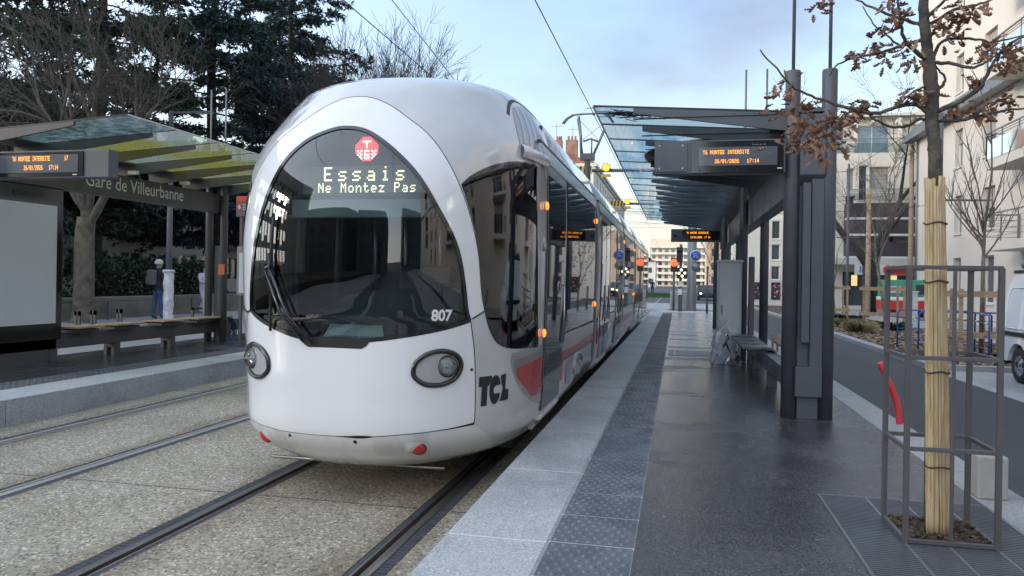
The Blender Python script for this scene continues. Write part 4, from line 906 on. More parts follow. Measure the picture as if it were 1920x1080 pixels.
# ---- grey cabinet wrapped at its foot
cb = thing('equipment_cabinet', (.95, 13.2, ZP), 'tall light grey equipment cabinet standing behind the shelter bench', 'cabinet')
m = MB(); m.box(.68, 1.06, 13.15, 13.75, ZP+.06, 1.99); m.box(.66, 1.08, 13.13, 13.77, 1.97, 2.01); m.build('cabinet_body', 'cabinet', cb, bevel=.012)
m = MB(); m.box(.70, 1.04, 13.143, 13.15, ZP+.30, 1.9); dd = m.build('door', 'cabinet', cb, bevel=.004)
m = MB(); m.box(.73, .745, 13.13, 13.143, 1.1, 1.25); m.build('handle', 'black', dd)
m = MB(); m.box(.69, 1.05, 13.16, 13.74, ZP, ZP+.06); m.build('plinth', 'anth', cb)
m = MB(); m.box(1.16, 1.24, 12.95, 13.2, ZP, 2.06); tag(m.build('panel_stand', 'anth', bevel=.006), 'thin dark panel standing beside the light grey cabinet', 'panel')
# plastic sheet
def sheetf(a, b):
    t = a*pi*1.35-.5; r = .20*(1-b*.55-.25*b*b)+.045*sin(13*a+6*b)+.03*sin(23*a-9*b)*(.4+b)+.015*sin(41*a+15*b)
    return (.76+cos(t)*r*1.15+.05*b, 12.72+sin(t)*r*.8, ZP+.003+.66*b*(1-.12*sin(6*a))+.0)
m = MB(); m.grid(sheetf, 60, 28); tag(m.build('plastic_sheet', 'sheet'), 'crumpled clear plastic sheet against the foot of the grey cabinet', 'plastic sheet')
m = MB(); m.grid(lambda a, b: (.86+.24*a, 12.55+.1*sin(7*a)+.25*b, ZP+.004+.19*(1-abs(2*a-1))*(1-b)+.03*abs(sin(11*a+6*b))), 16, 8); tag(m.build('plastic_sheet', 'sheet'), 'low loose fold of clear plastic on the ground before the shelter column', 'plastic sheet')
# ---- tree cage, grate, young oak with cane wrap
GX0, GX1, GY0, GY1 = .895, 1.84, 3.30, 5.08
cg = thing('tree_grate', ((GX0+GX1)/2, 4.4, ZP), 'slatted metal tree grate around the caged young oak', 'tree grate')
m = MB()
hole = (1.19, 1.58, 4.26, 4.63)
n = 66
for k in range(n):
    y = GY0+.02+(GY1-GY0-.04)*k/(n-1)
    for a, c in ((GX0, GX1),) if not (hole[2] < y < hole[3]) else ((GX0, hole[0]), (hole[1], GX1)): m.box(a, c, y-.0065, y+.0065, ZP-.025, ZP+.006)
m.build('slats', 'anth', cg)
m = MB()
for x in (GX0, 1.17, 1.375, 1.60, GX1):
    for a, c in (((GY0, GY1),) if not hole[0]-.03 < x < hole[1]-.03 or x < hole[0] else ((GY0, hole[2]), (hole[3], GY1))): m.box(x-.007, x+.007, a, c, ZP-.025, ZP+.008)
for y in (GY0, GY1): m.box(GX0, GX1, y-.008, y+.008, ZP-.025, ZP+.008)
m.build('grate_frame', 'zinc', cg)
m = MB(); m.box(GX0+.005, GX1-.005, GY0+.005, GY1-.005, ZP-.02, ZP+.0015); m.build('grate_pit', 'black', cg)
m = MB(); m.grid(lambda a, b: (hole[0]+(hole[1]-hole[0])*a, hole[2]+(hole[3]-hole[2])*b, ZP+.01+.02*abs(sin(13*a+4*b)*sin(9*b))), 14, 14)
for k in range(260):
    x = RNG.uniform(hole[0], hole[1]); y = RNG.uniform(hole[2], hole[3]); a = RNG.uniform(0, 3); l_ = RNG.uniform(.012, .035)
    m.obox((x, y, ZP+.03+RNG.random()*.012), (l_, l_*.45, .004), Matrix.Rotation(a, 3, 'Z')@Matrix.Rotation(RNG.uniform(-.5, .5), 3, 'X'))
tag(m.build('bark_mulch', 'soil'), 'brown bark chips around the base of the caged oak', 'mulch', kind='stuff')
ca = thing('tree_guard', (1.385, 4.44, ZP), 'square dark steel tree guard around the cane-wrapped trunk', 'tree guard')
gx0, gx1, gy0, gy1, gt = 1.170, 1.598, 4.235, 4.645, 1.712
def bars(name, L_, w=.022):
    for p, q in L_: m = MB(); m.bar(p, q, w, w); m.build(name, 'anth2', ca, bevel=.002)
bars('post', [((x, y, ZP), (x, y, gt)) for x in (gx0, gx1) for y in (gy0, gy1)], .026)
bars('slim_post', [((1.385, y, ZP), (1.385, y, gt-.01)) for y in (gy0, gy1)], .016)
for z in (gt, 1.245, .775, ZP+.02):
    bars('rail', [((gx0, gy0, z), (gx1, gy0, z)), ((gx0, gy1, z), (gx1, gy1, z)), ((gx0, gy0, z), (gx0, gy1, z)), ((gx1, gy0, z), (gx1, gy1, z))], .021)
# oak
ok = thing('young_oak', (1.365, 4.40, ZP), 'young oak with curled brown leaves and a yellow cane wrap around its trunk', 'tree')
TY = 4.40; SX = TY/4.32
def lift(x, z): return x*SX, EYE+(z-EYE)*SX
tr_pts = [(1.345, .28, .04), (1.33, 1.2, .037), (1.31, 2.17, .034), (1.305, 2.35, .032), (1.29, 2.47, .032), (1.285, 2.65, .036), (1.27, 2.80, .030), (1.25, 2.95, .026), (1.24, 3.12, .023), (1.22, 3.5, .018), (1.2, 3.9, .010)]
m = MB(); P = spline([(*lift(x, z), r) for x, z, r in tr_pts], 6)
m.tube([(p[0]+RNG.uniform(-.003, .003), TY+RNG.uniform(-.003, .003), p[1]) for p in P], [p[2]*(1+RNG.uniform(-.07, .09)) for p in P], 12); tk = m.build('trunk', 'bark', ok)
BR = {'a': [(1.27, 2.53), (1.21, 2.57), (1.12, 2.56), (1.01, 2.53), (0.9, 2.56), (0.8, 2.59), (0.69, 2.64), (0.61, 2.68), (0.51, 2.79), (0.42, 2.9)], 'b': [(1.26, 2.49), (1.22, 2.49), (1.17, 2.46), (1.09, 2.46), (1.01, 2.5), (0.96, 2.55), (.86, 2.53), (.78, 2.46), (.66, 2.42)],
 'c': [(1.23, 2.99), (1.16, 3.02), (1.08, 3.05), (1.0, 3.09), (0.95, 3.12), (0.9, 3.15), (.78, 3.18)], 'd': [(1.27, 2.80), (1.21, 2.85), (1.16, 2.90), (1.13, 3.0), (1.12, 3.1), (1.1, 3.25)], 'e': [(1.26, 2.92), (1.16, 2.89), (1.06, 2.86), (0.95, 2.84), (0.87, 2.82), (0.81, 2.79), (.78, 2.74)],
 'f': [(1.31, 2.53), (1.4, 2.57), (1.5, 2.63), (1.54, 2.7), (1.58, 2.78), (1.64, 2.86), (1.71, 2.9), (1.82, 2.95)], 'g': [(1.32, 2.48), (1.42, 2.48), (1.55, 2.51), (1.65, 2.53), (1.74, 2.54), (1.85, 2.58)], 'h': [(1.3, 2.64), (1.34, 2.67), (1.345, 2.71), (1.31, 2.76), (1.29, 2.80)],
 'i': [(1.29, 2.79), (1.39, 2.78), (1.47, 2.75), (1.54, 2.78), (1.57, 2.8), (1.62, 2.84)], 'j': [(1.29, 2.8), (1.32, 2.88), (1.37, 2.91), (1.49, 2.9), (1.57, 2.88), (1.67, 2.9), (1.8, 2.92)], 'k': [(1.25, 3.02), (1.33, 3.1), (1.39, 3.14), (1.5, 3.25)], 'l': [(1.25, 2.98), (1.39, 3.06), (1.49, 3.08), (1.56, 3.1), (1.7, 3.15)],
 'm': [(1.27, 2.67), (1.2, 2.64), (1.14, 2.58), (1.06, 2.53)], 'n': [(1.15, 2.87), (1.08, 2.93), (1.0, 3.01), (0.94, 3.11)], 'o': [(.9, 2.56), (.84, 2.50), (.80, 2.44), (.72, 2.40)], 'p': [(1.5, 2.51), (1.55, 2.56), (1.62, 2.57), (1.70, 2.55)]}
bd = {'a': -.10, 'b': .22, 'c': .3, 'd': -.25, 'e': .12, 'f': -.18, 'g': .15, 'h': .02, 'i': -.12, 'j': .25, 'k': -.3, 'l': .18, 'm': -.15, 'n': -.1, 'o': -.2, 'p': .28}
br_pts = []; m = MB()
for k, pts in BR.items():
    n = len(pts); P = []
    for i, (x, z) in enumerate(pts):
        y = TY+bd[k]*(i/(n-1)) if k not in 'n' else TY-.1; s_ = y/4.32; P.append((x*s_, y, EYE+(z-EYE)*s_))
    Q = spline(P, 4); r0 = .0125 if k in 'afd' else (.005 if k in 'mnop' else .009)
    m.tube([q+np.array([RNG.uniform(-.004, .004) for _ in range(3)]) for q in Q], [r0*(1-.82*i/len(Q))+.0012 for i in range(len(Q))], 6); br_pts += [tuple(q) for q in Q[len(Q)//3:]]
m.build('branches', 'bark', ok)
LEAFP = [(0, 0), (.16, .05), (.26, .16), (.36, .08), (.46, .24), (.56, .10), (.68, .26), (.78, .12), (.88, .15), (1, 0)]
def leaf(mb, p, L, R):
    P = []
    for s_ in (1, -1):
        for u, w_ in (LEAFP if s_ > 0 else LEAFP[-2:0:-1]): P.append((u, s_*w_))
    cur = RNG.uniform(.3, 1.5); fold = RNG.uniform(.3, 1.3)
    vs = [Vector(p)+R@Vector((u*L*cos(u*cur*.6), w_*L, (u*u*cur*.35+abs(w_)*fold)*L)) for u, w_ in P]
    mid = [Vector(p)+R@Vector((u*L*cos(u*cur*.6), 0, u*u*cur*.35*L)) for u, _ in LEAFP]
    n = len(LEAFP); o = vs[:n]+[None]; vv = vs+mid[1:-1]; fs = []
    mi = lambda i: 0 if i == 0 else (n-1 if i == n-1 else len(vs)+i-1)
    top = list(range(n)); bot = [0]+[len(vs)-i for i in range(1, n-1)]+[n-1]
    for i in range(n-1):
        for row in (top, bot):
            f = [mi(i), row[i], row[i+1], mi(i+1)]; f = [q for j, q in enumerate(f) if q not in f[:j]]
            if len(f) > 2: fs.append(tuple(f))
    mb.add(vv, fs, 0, False)
CL = [(.75, 3.13, .05), (.55, 2.67, .072), (.52, 2.58, .059), (.61, 2.54, .046), (.64, 2.46, .072), (.58, 2.38, .072), (.72, 2.39, .082), (.79, 2.5, .052), (.8, 2.43, .065), (.88, 2.49, .072), (.91, 2.54, .052), (.95, 2.57, .033), (.85, 2.36, .039), (.68, 2.59, .039), (.75, 2.32, .046), (.91, 2.83, .039), (1.01, 2.89, .033), (1.03, 2.82, .039), (1.08, 2.99, .046), (1.08, 3.07, .065), (1.13, 3.04, .046), (1.18, 2.8, .072), (1.16, 2.86, .046), (1.18, 2.63, .039), (1.23, 2.62, .033), (1.31, 3.0, .065), (1.38, 3.04, .072), (1.39, 2.94, .072), (1.44, 3.02, .052), (1.49, 3.03, .033), (1.59, 2.82, .072), (1.62, 2.75, .059), (1.69, 2.82, .065), (1.54, 2.85, .039), (1.4, 2.54, .039), (1.47, 2.52, .052), (1.54, 2.51, .046), (1.6, 2.57, .046), (1.66, 2.57, .046), (1.51, 2.69, .026), (.70, 2.44, .06), (.66, 2.36, .05)]
lf = MB()
for cx, cz, cr in CL:
    cand = min(br_pts, key=lambda b: (b[0]/b[1]*4.32-cx)**2+(EYE+(b[2]-EYE)*4.32/b[1]-cz)**2); y0 = cand[1]; s_ = y0/4.32
    for q in range(int(8+cr*185)):
        y = y0+RNG.gauss(0, cr*.8); p = ((cx+RNG.gauss(0, cr*.55))*s_, y, EYE+(cz-EYE+RNG.gauss(0, cr*.55))*s_+.015)
        R = Matrix.Rotation(RNG.uniform(0, 6.28), 3, 'Z')@Matrix.Rotation(RNG.uniform(.3, 1.5), 3, 'Y')@Matrix.Rotation(RNG.uniform(-.9, .9), 3, 'X')
        leaf(lf, p, RNG.uniform(.045, .085), R)
lf.build('leaves', 'leafdry', ok)
cw = MB(); nst = 30
for k in range(nst):
    a = 2*pi*k/nst+RNG.uniform(-.08, .08); r = .054+RNG.uniform(-.004, .004); top = 2.15+RNG.uniform(-.03, .03); P = []; R_ = []
    nn = 24
    for j in range(nn+1):
        f = j/nn; z = ZP+.02+(top-ZP)*f; cx = 1.378-.045*f; P.append((cx+(r-.012*f)*cos(a+.10*f), TY+(r-.012*f)*sin(a+.10*f), z)); R_.append(.0070+RNG.uniform(0,.0016)*0+(.0018 if (j+k*3) % 6 == 0 else 0)+RNG.uniform(-.0004, .0004))
    cw.tube(P, R_, 7)
cw.build('cane_wrap', 'cane', ok)
for z in (.66, 1.16, 1.64, 1.95):
    f = (z-ZP)/1.87; m = MB(); m.tube([(1.378-.045*f+(.0665-.012*f)*cos(a), TY+(.0665-.012*f)*sin(a), z+.006*sin(3*a)) for a in np.linspace(0, 2*pi, 24, endpoint=False)], .0042, 5, closed=True); m.build('tie_wire', 'canewire', ok)
# concrete block and red conduit at the kerb
m = MB(); m.box(1.862, 2.035, 5.24, 5.42, ZP+.004, .552); tag(m.build('concrete_block', 'concrete', bevel=.01), 'grey concrete block standing on the platform kerb beside the tree guard', 'block')
m = MB(); m.tube(spline([(2.112, 7.88, ZP-.05), (2.10, 7.88, .40), (2.065, 7.88, .55), (2.0, 7.88, .70), (1.925, 7.88, .87)], 5), .030, 12); tag(m.build('conduit_stub', 'plasticred'), 'bent red plastic conduit sticking up from the kerb', 'conduit')
# ================================================================= left platform: shelter, poster, bench, hose, sign, lamp
LX0, LX1, YL = -8.87, -9.20, [7.85, 13.42]
ls = thing('tram_shelter', (-9.0, 10.5, ZP), 'dark tram shelter with yellow-green glass canopy on the left platform', 'tram shelter', 'tram stop shelters')
for y in YL: twin_column(ls, LX0, LX1, y, 3.75, 5.33, 'anth2')
m = MB(); m.box(-9.10, -8.96, 13.46, 13.60, ZP, 2.2); m.build('cable_duct', 'anth2', ls, bevel=.004)
m = MB(); m.box(-8.935, -8.79, 13.335, 13.345, 1.62, 1.83); m.build('orange_label', pm('orange_label', (.42, .10, .03), .5, var=.3, scale=30), ls)
m = MB(); m.box(-9.16, -8.98, 7.0, 13.40, 2.86, 3.23); bl = m.build('beam', 'anth2', ls, bevel=.006)
m = MB(); m.text('Gare de Villeurbanne', .305, (-8.975, 9.92, 2.975), (0, 1, 0), (0, 0, 1), sx=.90); m.build('station_name', 'letter', bl)
for k in range(0, 7):
    y = 7.95+.925*k; m = MB(); tip = -6.98-(.38 if k < 1 else 0)
    m.prism([(-9.2, y-.02, slopeL(-9.2)), (tip, y-.02, slopeL(tip)), (tip, y-.02, slopeL(tip)-.05), (-8.7, y-.02, slopeL(-8.7)-.17), (-9.2, y-.02, slopeL(-9.2)-.19)], (0, .04, 0)); m.build('canopy_arm', 'anth2', ls)
for k in range(0, 6):
    y = 7.95+.925*k; m = MB(); x0, x1 = -8.76, -6.60
    m.add([(x0, y+.012, slopeL(x0)+.012), (x1, y+.012, slopeL(x1)+.012), (x1, y+.913, slopeL(x1)+.012), (x0, y+.913, slopeL(x0)+.012)], [(0, 1, 2, 3)]); p = m.build('glass_panel', 'canopy_dark' if k < 1 else 'canopy_yellow', ls)
    m = MB(); m.prism([(x0, y-.008, slopeL(x0)+.006), (x1, y-.008, slopeL(x1)+.006), (x1, y-.008, slopeL(x1)+.024), (x0, y-.008, slopeL(x0)+.024)], (0, .016, 0)); m.build('joint_profile', 'black', p)
m = MB(); m.tube([(-6.595, 7.95, slopeL(-6.6)+.016), (-6.595, 13.5, slopeL(-6.6)+.016)], .010, 6); m.build('canopy_edge', 'frame_white', ls)
m = MB(); m.box(-9.25, -8.74, 7.9, 13.55, 3.40, 3.44); m.build('gutter', 'anth2', ls)
for y in (10.6, 11.9): m = MB(); m.box(-8.78, -8.62, y, y+.07, 3.235, 3.29); m.build('lamp_unit', 'letter', ls)
d3 = led_display('information_display', -8.78, -6.73, 7.80, 2.775, 3.115, 'amber display box at the left end of the left shelter, over the blank poster')
m = MB(); m.box(-8.76, -7.08, 7.786, 7.80, 2.795, 3.095); bz = m.build('bezel', 'gloss_black', d3)
m = MB(); m.box(-8.72, -7.15, 7.781, 7.787, 2.84, 3.06); s3 = m.build('screen', 'panel', d3)
m = MB(); m.dots('T6 MONTEE INTERDITE', .0049, (-8.10, 7.777, 2.985), (1, 0, 0), (0, 0, 1), py=.0082); m.dots('17', .0049, (-7.34, 7.777, 2.985), (1, 0, 0), (0, 0, 1), py=.0082); m.dots('26/01/2026   17:14', .0047, (-7.93, 7.777, 2.875), (1, 0, 0), (0, 0, 1), py=.0082); m.build('screen_text', 'led', s3)
m = MB(); m.box(-7.22, -7.16, 7.778, 7.784, 2.805, 2.816); m.build('status_light', 'letter', bz)
# poster case
po = thing('poster_case', (-9.1, 8.7, ZP), 'large lit-free poster case with a blank pale poster at the left edge'.replace('lit-free ', ''), 'poster case')
m = MB(); m.box(-9.22, -9.04, 7.4, 9.58, .62, 2.86); m.build('case', 'gloss_black', po, bevel=.01)
m = MB(); m.box(-9.045, -9.035, 7.52, 9.46, .86, 2.60); m.build('poster', 'poster', po)
m = MB(); m.box(-9.04, -9.03, 8.7, 9.2, 2.70, 2.76); m.build('vent_slot', 'black', po)
m = MB(); m.box(-9.2, -9.06, 7.5, 9.5, ZP, .62); m.build('plinth', 'anth2', po)
# bench of the left shelter
b2 = thing('bench', (-9.1, 11.4, ZP), 'long dark bench beam with wooden seat pads under the left shelter', 'bench', 'shelter benches')
m = MB(); m.box(-9.24, -9.06, 7.0, 14.3, .47, .70); m.build('bench_beam', 'anth2', b2, bevel=.006)
for y in (9.45, 10.75, 12.15, 13.9):
    m = MB()
    for dx in (-.07, .07): m.box(-9.15+dx-.03, -9.15+dx+.03, y-.07, y+.07, ZP, .47)
    m.box(-9.22, -9.08, y-.08, y+.08, .40, .47); m.build('foot', 'anth2', b2)
def lseat(y, w, back):
    m = MB(); P = [(-.26, -.02), (-.2, .02), (0, .03), (.24, .025)]
    m.prism([(-9.10+q, y-w/2, .765+z) for q, z in P]+[(-9.10+q, y-w/2, .74+z) for q, z in P[::-1]], (0, w, 0)); s_ = m.build('seat', 'seatwood', b2)
    m = MB(); m.box(-9.22, -8.94, y-w*.44, y+w*.44, .70, .745); m.build('seat_bracket', 'anth2', s_)
    if back:
        m = MB()
        for dy in (-w/2+.02, w/2-.05): m.box(-9.34, -9.30, y+dy, y+dy+.03, .72, 1.0); m.box(-9.40, -9.36, y+dy, y+dy+.03, .72, 1.0); m.box(-9.40, -9.30, y+dy, y+dy+.03, .93, 1.0); m.box(-9.40, -9.30, y+dy, y+dy+.03, .74, .78)
        m.build('armrest', 'anth2', b2)
lseat(9.95, .62, True); lseat(10.85, .66, True); lseat(12.0, .7, False); lseat(13.2, 1.15, False)
m = MB(); m.box(-9.36, -9.32, 13.1, 13.14, .74, .96); m.box(-9.36, -9.32, 13.1, 13.4, .92, .96); m.build('armrest', 'anth2', b2)
hs = MB()
for k in range(8):
    r = .20+.012*k; P = [(-8.98+.02*k*.5+.015*sin(3*a+k), 13.72+r*cos(a)*.85+RNG.uniform(-.01, .01), .52+r*1.0*sin(a)+RNG.uniform(-.012, .012)-.01*k*.5) for a in np.linspace(0, 2*pi, 30, endpoint=False)]; hs.tube(P, .011, 6, closed=True)
tag(hs.build('hose_coil', 'hose'), 'coil of blue hose hung on the end of the left bench', 'hose')
# stop map panel behind the columns
sg_ = thing('stop_sign', (-9.15, 14.6, ZP), 'dark stop sign panel with a red band and Debourg lettering beside the left shelter', 'sign')
m = MB(); m.box(-9.30, -7.9, 14.5, 14.60, 2.88, 3.32); sp_ = m.build('sign_panel', 'anth2', sg_, bevel=.005)
m = MB(); m.box(-9.29, -7.91, 14.492, 14.5, 3.20, 3.31); m.build('red_band', 'pred', sp_)
m = MB(); m.box(-9.26, -9.17, 14.492, 14.5, 3.02, 3.17); rd_ = m.build('red_logo', 'pred', sp_)
m = MB(); m.text('6', .12, (-9.245, 14.49, 3.05), (1, 0, 0), (0, 0, 1)); m.build('logo_figure', 'letter', rd_)
m = MB(); m.text('Direction', .05, (-9.14, 14.492, 3.12), (1, 0, 0), (0, 0, 1)); m.text('Debourg', .10, (-9.14, 14.492, 3.02), (1, 0, 0), (0, 0, 1)); m.build('sign_text', 'letter', sp_)
m = MB(); m.box(-9.28, -7.9, 14.52, 14.60, 1.18, 2.24); mp_ = m.build('map_case', 'zinc', sg_, bevel=.01)
m = MB(); m.box(-9.22, -7.96, 14.512, 14.52, 1.24, 2.1); m.build('map_sheet', 'poster', mp_)
m = MB()
for x in (-9.2, -8.0): m.box(x-.03, x+.03, 14.53, 14.59, ZP, 2.9)
m.build('sign_post', 'anth2', sg_)
# street lamp with wrapped foot
def lamp_post(loc, H, arms, label, wrap=False, mat='anth', grp='street lamps'):
    x, y, z = loc; r = thing('street_lamp', loc, label, 'street lamp', grp)
    m = MB(); m.lathe([(0, z), (.085, z), (.075, z+2.2), (.06, z+H), (0, z+H)], (x, y, 0), (0, 0, 1), 14); m.build('pole', mat, r)
    for dx, dy, L, hz in arms:
        d = Vector((dx, dy, 0)).normalized(); a = Vector((x, y, z+hz)); m = MB(); m.bar(a, a+d*L*.55, .05, .06); m.build('arm', mat, r)
        m = MB(); m.bar(a+d*L*.55, a+d*L, .13, .05, w2=.22, h2=.03); hd = m.build('lamp_head', mat, r)
        m = MB(); m.bar(a+d*L*.62-Vector((0, 0, .032)), a+d*L*.95-Vector((0, 0, .028)), .12, .01); m.build('lamp_glass', 'frame_white', hd)
    if wrap:
        m = MB()
        m.grid(lambda a, b: (x+(.125+.012*sin(23*b+5*a)+.01*sin(31*a*2*pi/6))*cos(2*pi*a), y+(.125+.012*sin(19*b))*sin(2*pi*a), z+.01+1.42*b), 28, 40); m.lathe([(.20, 0), (.17, .03), (.13, .10)], (x, y, z), (0, 0, 1), 14); m.lathe([(.14, 1.38), (.17, 1.42), (.14, 1.46)], (x, y, z), (0, 0, 1), 14); m.build('plastic_wrap', 'sheetwhite', r)
    return r
M['sheetwhite'] = pm('white_plastic_wrap', (.60, .60, .62), .35, var=.25, scale=9, bump=.4, bscale=18, coat=.3)
lamp_post((-13.42, 17.81, ZP), 5.75, [(1, .1, 1.15, 5.70)], 'grey street lamp with white plastic wrapped around its foot behind the left shelter', True)
# low wall, railings, hedge behind the left pavement
gw_ = MB(); gw_.box(-16.75, -16.35, 6, 60, 0, .92); tag(gw_.build('garden_wall', 'stone', bevel=.02), 'low stone garden wall under the dark conifers', 'wall')
rl_ = thing('railing', (-15.9, 20, ZP), 'low metal railing in front of the garden wall', 'railing')
m = MB(); m.bar((-15.9, 9, .82), (-15.9, 40, .82), .04, .04); m.build('top_rail', 'anth', rl_)
for k in range(17):
    m = MB(); m.bar((-15.9, 9+k*1.9, ZP), (-15.9, 9+k*1.9, .82), .045, .045); m.build('post', 'anth', rl_)
# ================================================================= buildings
def wall(mb, O, U, N, W, H, ops, depth=.25, mi=0):
    """wall face with real openings; U along the wall, N outwards; ops = (u0, u1, v0, v1)"""
    O = Vector(O); U = Vector(U); N = Vector(N); Z = Vector((0, 0, 1))
    us = sorted({0, W, *[q for o in ops for q in o[:2]]}); vs = sorted({0, H, *[q for o in ops for q in o[2:4]]})
    P = lambda u, v, d=0: O+U*u+Z*v-N*d
    for a, b in zip(us, us[1:]):
        for c, d in zip(vs, vs[1:]):
            mu, mv = (a+b)/2, (c+d)/2
            if any(o[0] < mu < o[1] and o[2] < mv < o[3] for o in ops): continue
            mb.quad(P(a, c), P(b, c), P(b, d), P(a, d), mi)
    for a, b, c, d in [o[:4] for o in ops]:
        for p, q in (((a, c), (b, c)), ((b, c), (b, d)), ((b, d), (a, d)), ((a, d), (a, c))): mb.quad(P(*p), P(*q), P(*q, depth), P(*p, depth), mi)
def window_in(parent, O, U, N, o, depth=.2, shutter=0, glass='midglass', fw=.06, mull=1, sill=True, frame='frame_white'):
    O = Vector(O); U = Vector(U); N = Vector(N); Z = Vector((0, 0, 1)); a, b, c, d = o[:4]
    P = lambda u, v, e=0: O+U*u+Z*v-N*e
    def bx(mb, u0, u1, v0, v1, d0, d1):
        q = [P(u, v, e) for u in (u0, u1) for v in (v0, v1) for e in (d0, d1)]
        mb.add(q, [(0, 1, 3, 2), (4, 6, 7, 5), (0, 4, 5, 1), (2, 3, 7, 6), (0, 2, 6, 4), (1, 5, 7, 3)])
    m = MB()
    for u0, u1, v0, v1 in ((a, a+fw, c, d), (b-fw, b, c, d), (a+fw, b-fw, c, c+fw), (a+fw, b-fw, d-fw, d)): bx(m, u0, u1, v0, v1, depth-.05, depth+.02)
    for k in range(1, mull+1): u = a+(b-a)*k/(mull+1); bx(m, u-fw*.5, u+fw*.5, c+fw, d-fw, depth-.045, depth+.018)
    if sill: bx(m, a-.06, b+.06, c-.05, c-.002, -.06, depth-.05)
    f = m.build('window', frame, parent)
    m = MB(); m.quad(P(a, c, depth), P(b, c, depth), P(b, d, depth), P(a, d, depth)); m.build('pane', glass, f)
    if shutter: m = MB(); bx(m, a+.01, b-.01, d-(d-c)*shutter, d-.005, depth-.09, depth-.055); m.build('shutter', 'shutter', f)
    return f
def railing_part(parent, p, q, z0, h, mat='zinc', glass=None, name='balcony'):
    p = Vector((*p, z0)); q = Vector((*q, z0)); m = MB(); up = Vector((0, 0, h)); n = max(1, int((q-p).length/1.2))
    m.bar(p+up, q+up, .05, .05)
    for k in range(n+1): a = p+(q-p)*k/n; m.bar(a, a+up, .035, .035)
    if not glass:
        for k in range(1, 5): m.bar(p+up*k/5, q+up*k/5, .018, .018)
    else:
        for k in range(1, 3): m.bar(p+up*(.72+.09*k), q+up*(.72+.09*k), .02, .02)
    r = m.build('balcony_rail', mat, parent)
    if glass: d = (q-p).normalized(); m = MB(); m.quad(p+Vector((0, 0, .06)), q+Vector((0, 0, .06)), q+up*.72, p+up*.72); m.build('glass_panel', glass, r)
# ---- the long cream apartment building on the right (facade x = 12.5)
BX = 12.5
rb_ = thing('apartment_building', (BX+5, 20, 0), 'long cream apartment building with grey cornice and glass balconies on the right', 'building')
Y_END, Y_BEG = 44.2, -30
O_ = (BX, Y_END, 0); U_ = (0, -1, 0); N_ = (-1, 0, 0)
ops = []; FZ = [.95, 4.05, 7.10, 10.55, 13.6]
cols = [(5.6, 6.7, 1), (8.85, 10.15, 1)]
def u_of(y): return Y_END-y
for base in (0, 17.0, 34.0, 51.0):
    for z in FZ:
        h = 1.75 if z != .95 else 2.0
        ops += [(base+5.7, base+6.65, z, z+h), (base+9.0, base+10.3, z, z+h)]
        if z > 3: ops += [(base+13.2, base+16.4, z-.85, z+h)]
m = MB(); wall(m, O_, U_, N_, Y_END-Y_BEG, 17.2, ops, .26)
m.quad((BX, Y_END, 0), (BX+14, Y_END, 0), (BX+14, Y_END, 17.2), (BX, Y_END, 17.2)); m.quad((BX, Y_BEG, 17.2), (BX, Y_END, 17.2), (BX+14, Y_END, 17.2), (BX+14, Y_BEG, 17.2)); m.quad((BX, Y_BEG, 0), (BX+14, Y_BEG, 0), (BX+14, Y_BEG, 17.2), (BX, Y_BEG, 17.2))
m.build('wall', 'plaster', rb_)
for i, o in enumerate(ops):
    wide = o[1]-o[0] > 2
    if o[0] > 60 : continue
    window_in(rb_, O_, U_, N_, o, .25, RNG.choice((0, 0, .35, .5)) if not wide else RNG.choice((0, .4)), mull=2 if wide else 0)
m = MB()
for k, (dx, dz) in enumerate(((.55, 0), (.44, .22), (.33, .44), (.22, .66))): m.box(BX-dx, BX+.0-.004, Y_BEG, Y_END+dx*1.4, 9.45+dz*.9, 9.45+dz*.9+.16)
m.build('cornice', 'zinc', rb_)
m = MB()
for base in (0, 17, 34):
    for z in (3.3, 6.35, 9.75, 12.85):
        y0, y1 = Y_END-base-16.9, Y_END-base-12.7; m = MB(); m.box(BX-1.25, BX-.004, y0, y1, z-.32, z); m.build('balcony_slab', 'plaster', rb_)
for base in (0, 17):
    for z in (3.3, 6.35, 9.75, 12.85):
        y0, y1 = Y_END-base-16.9, Y_END-base-12.7; gl_ = 'balcony_glass' if z != 3.3 else None
        railing_part(rb_, (BX-1.2, y0), (BX-1.2, y1), z, 1.05, 'zinc', gl_); railing_part(rb_, (BX-1.2, y1), (BX-.05, y1), z, 1.05, 'zinc', gl_)
m = MB(); 
for k in range(9): m.add([(BX-.05, 27.3+k*.48, 15.6), (BX-.05, 27.78+k*.48, 15.6), (BX-1.9, 27.78+k*.48, 14.7), (BX-1.9, 27.3+k*.48, 14.7)], [(0, 1, 2, 3)], k % 2)
m.build('awning', ['frame_white', 'shutter'], rb_)
m = MB(); m.tube([(BX-.08, 43.9, 0), (BX-.08, 43.9, 9.4)], .05, 8); m.build('downpipe', 'zinc', rb_)
